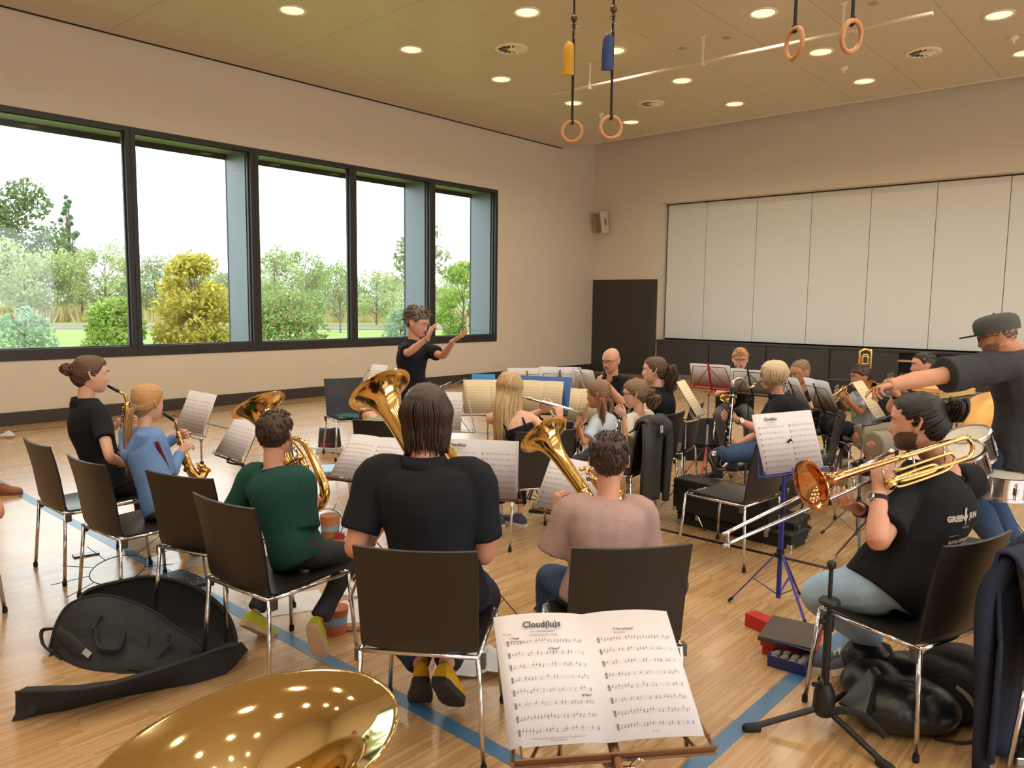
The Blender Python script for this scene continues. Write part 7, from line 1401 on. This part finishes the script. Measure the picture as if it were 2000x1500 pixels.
p = Z(168, 1084); r = empty('mobile_phone', p, 'mobile phone lying on the floor by the chair legs', 'phone'); q = Matrix.Rotation(R(-52), 3, 'Z'); g = G(); g.box(p + V((0, 0, .005)), (.076, .155, .009), q); g.build('phone_body', M('phone_black', c(24, 24, 28), .3), r, 0, .003); g = G(); g.box(p + V((0, 0, .0098)), (.070, .148, .0008), q); g.build('screen_glass', M('phone_glass', c(30, 34, 40), .05), r, 0)
p = Z(345, 1140); r = empty('patterned_folder', p, 'dark folder with teal flecks half under the gig bag', 'folder'); n = NT('fleck_print'); vo = n.n('ShaderNodeTexVoronoi'); n.put(vo.inputs['Vector'], n.obj()); vo.inputs['Scale'].default_value = 38; n.put(n.p.inputs['Base Color'], n.mix(n.f('LESS_THAN', vo.outputs[0], .24), c(30, 34, 40), c(120, 170, 170)))
g = G(); g.box(p + V((0, 0, .012)), (.34, .26, .022), Matrix.Rotation(R(-38), 3, 'Z')); g.build('folder_cover', n.m, r, 0, .003)
g = G(); p = Z(12, 855); vs = [p + V((-.10, 0, .02)), p + V((.10, -.03, .03)), p + V((.02, .03, .09)), p + V((.05, .10, .02))]; g.add(vs, [(0, 1, 2), (1, 3, 2), (0, 2, 3), (0, 3, 1)]); tag(g.build('paper_scrap', M_PAPER, None, 0), 'folded scrap of white paper on the far floor by the skirting', 'paper')
p = Z(1537, 992); g = G(); g.rings([[p + V((.10 * k * math.cos(t), .16 + .07 * k * math.sin(t), z)) for t in [2 * math.pi * i / 16 + .3 for i in range(16)]] for z, k in ((.003, .8), (.08, 1.0), (.2, .95), (.27, .75), (.31, .5))]); tag(g.build('paper_bag', M('bag_paper_grey', c(176, 166, 156), .7, bump=.5, scale=8), None, 60), 'pale crumpled paper bag behind the stacked black cases', 'bag')
flat('floor_bag', 'black shoulder bag under the chair of the woman with the curly ponytail', 'bag', Z(1345, 880) + V((0, .15, .10)), (.26, .16, .20), -30, M_BAG)
# ------------------------------------------------------------------ drum kit behind the trombone player
DK = empty('drum_kit', Z(1820, 1080) * 1.0 + V((.1, .5, 0)), 'drum kit with a bronze cymbal behind the trombone player', 'drums'); M_DR = M('drum_wrap_dark', c(40, 26, 22), .25, coat=.5); M_HEAD = M('drum_head', c(214, 206, 192), .5); M_CYM = M('cymbal_bronze', c(206, 156, 94), .42, .9, scale=20)
def drum(cen, ax, r0, h, name='tom', wrap=M_DR):
    cen = V(cen); ax = V(ax).normalized(); g = G(); g.lathe([(r0, -h / 2), (r0, h / 2)], cen, ax, 36, cap=(1, 1)); o = g.build(name, wrap, DK, 50)
    g = G(); g.lathe([(.001, 0), (r0 - .004, 0)], cen + ax * (h / 2 + .002), ax, 36); g.build('drum_head', M_HEAD, o, 180)
    for s_ in (-1, 1): g = G(); g.lathe([(r0 + .002, -.010), (r0 + .009, -.010), (r0 + .009, .010), (r0 - .004, .012), (r0 - .004, .008)], cen + ax * s_ * (h / 2 - .004), ax, 36); g.build('hoop', M_CHR, o, 50)
    a = ax.orthogonal().normalized(); b = ax.cross(a)
    for k in range(8): t = 2 * math.pi * k / 8; d = a * math.cos(t) + b * math.sin(t); g = G(); g.tube([cen + d * (r0 + .008) - ax * h * .42, cen + d * (r0 + .008) + ax * h * .42], .004, 6); g.tube([cen + d * (r0 + .008) - ax * h * .18, cen + d * (r0 + .008) + ax * h * .18], .011, 8); g.build('lug', M_CHR, o, 60)
    return o
drum(A(1896, 872, 4.85), (-.42, -.12, 1), .13, .17); drum(A(1886, 902, 4.7), (-.5, -.25, 1), .12, .16); drum(A(1765, 968, 4.75), (-.1, -.05, 1), .17, .26, 'floor_drum'); drum(A(1950, 946, 4.75), (.02, -.04, 1), .165, .13, 'snare_drum', M_CHR); drum(A(1940, 914, 5.3), (.0, .0, 1), .17, .12, 'snare_drum', M_DR)
drum(A(1815, 905, 5.0), (-.3, -.1, 1), .12, .12, 'snare_drum', M_CHR)
def cymbal(px, py, Y, ax, r0, name='cymbal'):
    cen = A(px, py, Y); g = G(); g.lathe([(.006, .022), (.022, .020), (.034, .008), (r0 * .5, .002), (r0, -.012), (r0, -.0135), (r0 * .5, .0005), (.03, .004), (.006, .018)], cen, ax, 48); o = g.build(name, M_CYM, DK, 180); g = G(); g.tube([cen - V(ax).normalized() * .03, cen + V(ax).normalized() * .05], .005, 8); g.ball(cen + V(ax).normalized() * .05, .012, 0, 8, 6); g.build('wing_nut', M_RUB, o); base = V((cen.x + .12, cen.y + .1, 0)); g = G(); g.tube([cen - V(ax).normalized() * .03, V((base.x, base.y, .7)), V((base.x, base.y, .03))], .011, 8); g.build('cymbal_stand', M_CHR, DK, 60)
    for k in range(3): d = H(40 + 120 * k) * .28; g = G(); g.tube([V((base.x, base.y, .30)), base + d + V((0, 0, .012))], .008, 8); g.build('stand_leg', M_CHR, DK, 60)
cymbal(1954, 822, 5.55, (-.42, -.62, .62), .275)
g = G(); g.tube([A(1915, 880, 4.9), A(1928, 872, 4.95)], [(.03, .03), (.028, .026)], 12); g.ball(A(1935, 846, 4.9), (.035, .03, .035), 0, 10, 8); g.build('drum_clamp', M_RUB, DK, 60)
for px, py, y in ((1757, 990, 4.0), (1735, 1045, 4.0), (1895, 985, 4.1)): q = A(px, py, y); g = G(); g.tube([q, V((q.x - .12, q.y - .05, .02))], .010, 8); g.build('floor_spur', M_CHR, DK, 60)
g = G(); g.box(Z(1740, 1092) + V((0, 0, .03)), (.10, .28, .03), Matrix.Rotation(R(35), 3, 'Z')); g.box(Z(1740, 1092) + V((0, 0, .075)), (.08, .26, .012), Matrix.Rotation(R(35), 3, 'Z') @ Matrix.Rotation(R(14), 3, 'X')); g.build('pedal', M_CHR, DK, 0, .004)
g = G(); g.tube([Z(1632, 1088) + V((0, 0, .01)), A(1690, 1020, 4.2)], .006, 8); g.tube([Z(1700, 1065) + V((0, 0, .01)), A(1690, 1015, 4.2)], .004, 6); g.build('stand_leg', M('stand_black', c(24, 24, 26), .4), DK, 60)
# upright trombone on its stand behind the trumpet boy, xylophone table
p = A(1690, 760, 8.2); r = empty('trombone', (p.x, p.y, 0), 'brass trombone standing upright on a stand behind the trumpet boy', 'trombone', 'brass instruments'); zt = A(1690, 682, 8.2).z; x0, x1 = A(1679, 700, 8.2).x, A(1701, 700, 8.2).x; w_ = (x1 - x0) / 2; xc = (x0 + x1) / 2
g = G(); g.tube([V((x0, p.y, .75)), V((x0, p.y, zt - w_)), V((x0 + w_ * .3, p.y, zt - w_ * .3)), V((xc, p.y, zt)), V((x1 - w_ * .3, p.y, zt - w_ * .3)), V((x1, p.y, zt - w_)), V((x1, p.y, .62))], .011, 10, sub=5); g.build('tuning_bow', M_BRASS, r, 180)
g = G(); g.tube([V((x0 + w_ * .55, p.y, .8)), V((x0 + w_ * .55, p.y, zt - w_ * 1.7)), V((xc, p.y, zt - w_ * 1.0)), V((x1 - w_ * .55, p.y, zt - w_ * 1.7)), V((x1 - w_ * .55, p.y, .8))], .008, 10, sub=4)
for z_ in (zt - w_ * 1.3, zt - w_ * 2.6, zt - w_ * 6): g.tube([V((x0, p.y, z_)), V((x1, p.y, z_))], .006, 8)
g.build('second_tubing', M_BRASS, r, 180); bell_mesh(r, V((x1, p.y, .42)), (0, 0, -1), .11, .011, .4, M_BRASS, n=28); g = G(); g.tube([V((x1, p.y, .44)), V((x1, p.y, .05))], .01, 8)
for k in range(3): g.tube([V((x1, p.y, .12)), V((x1, p.y, .012)) + H(120 * k + 20) * .25], .008, 6)
g.build('stand_legs', M('stand_black', c(24, 24, 26), .4), r, 60)
cen = A(1880, 775, 6.3); q = Matrix.Rotation(R(38), 3, 'Z'); cen.z = 0; zz = A(1880, 772, 6.3).z; r = empty('xylophone', cen, 'xylophone with pale wooden bars on a dark table beside the trumpeter', 'xylophone'); MW = M('bar_maple', c(222, 176, 108), .45)
g = G(); g.box(V((cen.x, cen.y, zz - .03)), (1.1, .45, .03), q); g.build('table_top', M('table_dark', c(54, 48, 44), .5), r, 0, .004); g = G(); g.box(V((cen.x, cen.y, zz + .015)) + q @ V((-.1, .1, 0)), (.8, .16, .05), q); g.build('resonator_box', MW, r, 0, .004)
for k in range(9): g = G(); g.box(V((cen.x, cen.y, zz + .06)) + q @ V((-.42 + .075 * k, .1, 0)), (.045, .22 - .008 * k, .035), q); g.build('bar', MW, r, 0, .004)
for sx in (-1, 1):
    for sy in (-1, 1): g = G(); g.tube([V((cen.x, cen.y, zz - .045)) + q @ V((sx * .5, sy * .18, 0)), V((cen.x, cen.y, 0)) + q @ V((sx * .5, sy * .18, 0))], .016, 8); g.build('leg', M('table_dark', c(54, 48, 44), .5), r, 60)
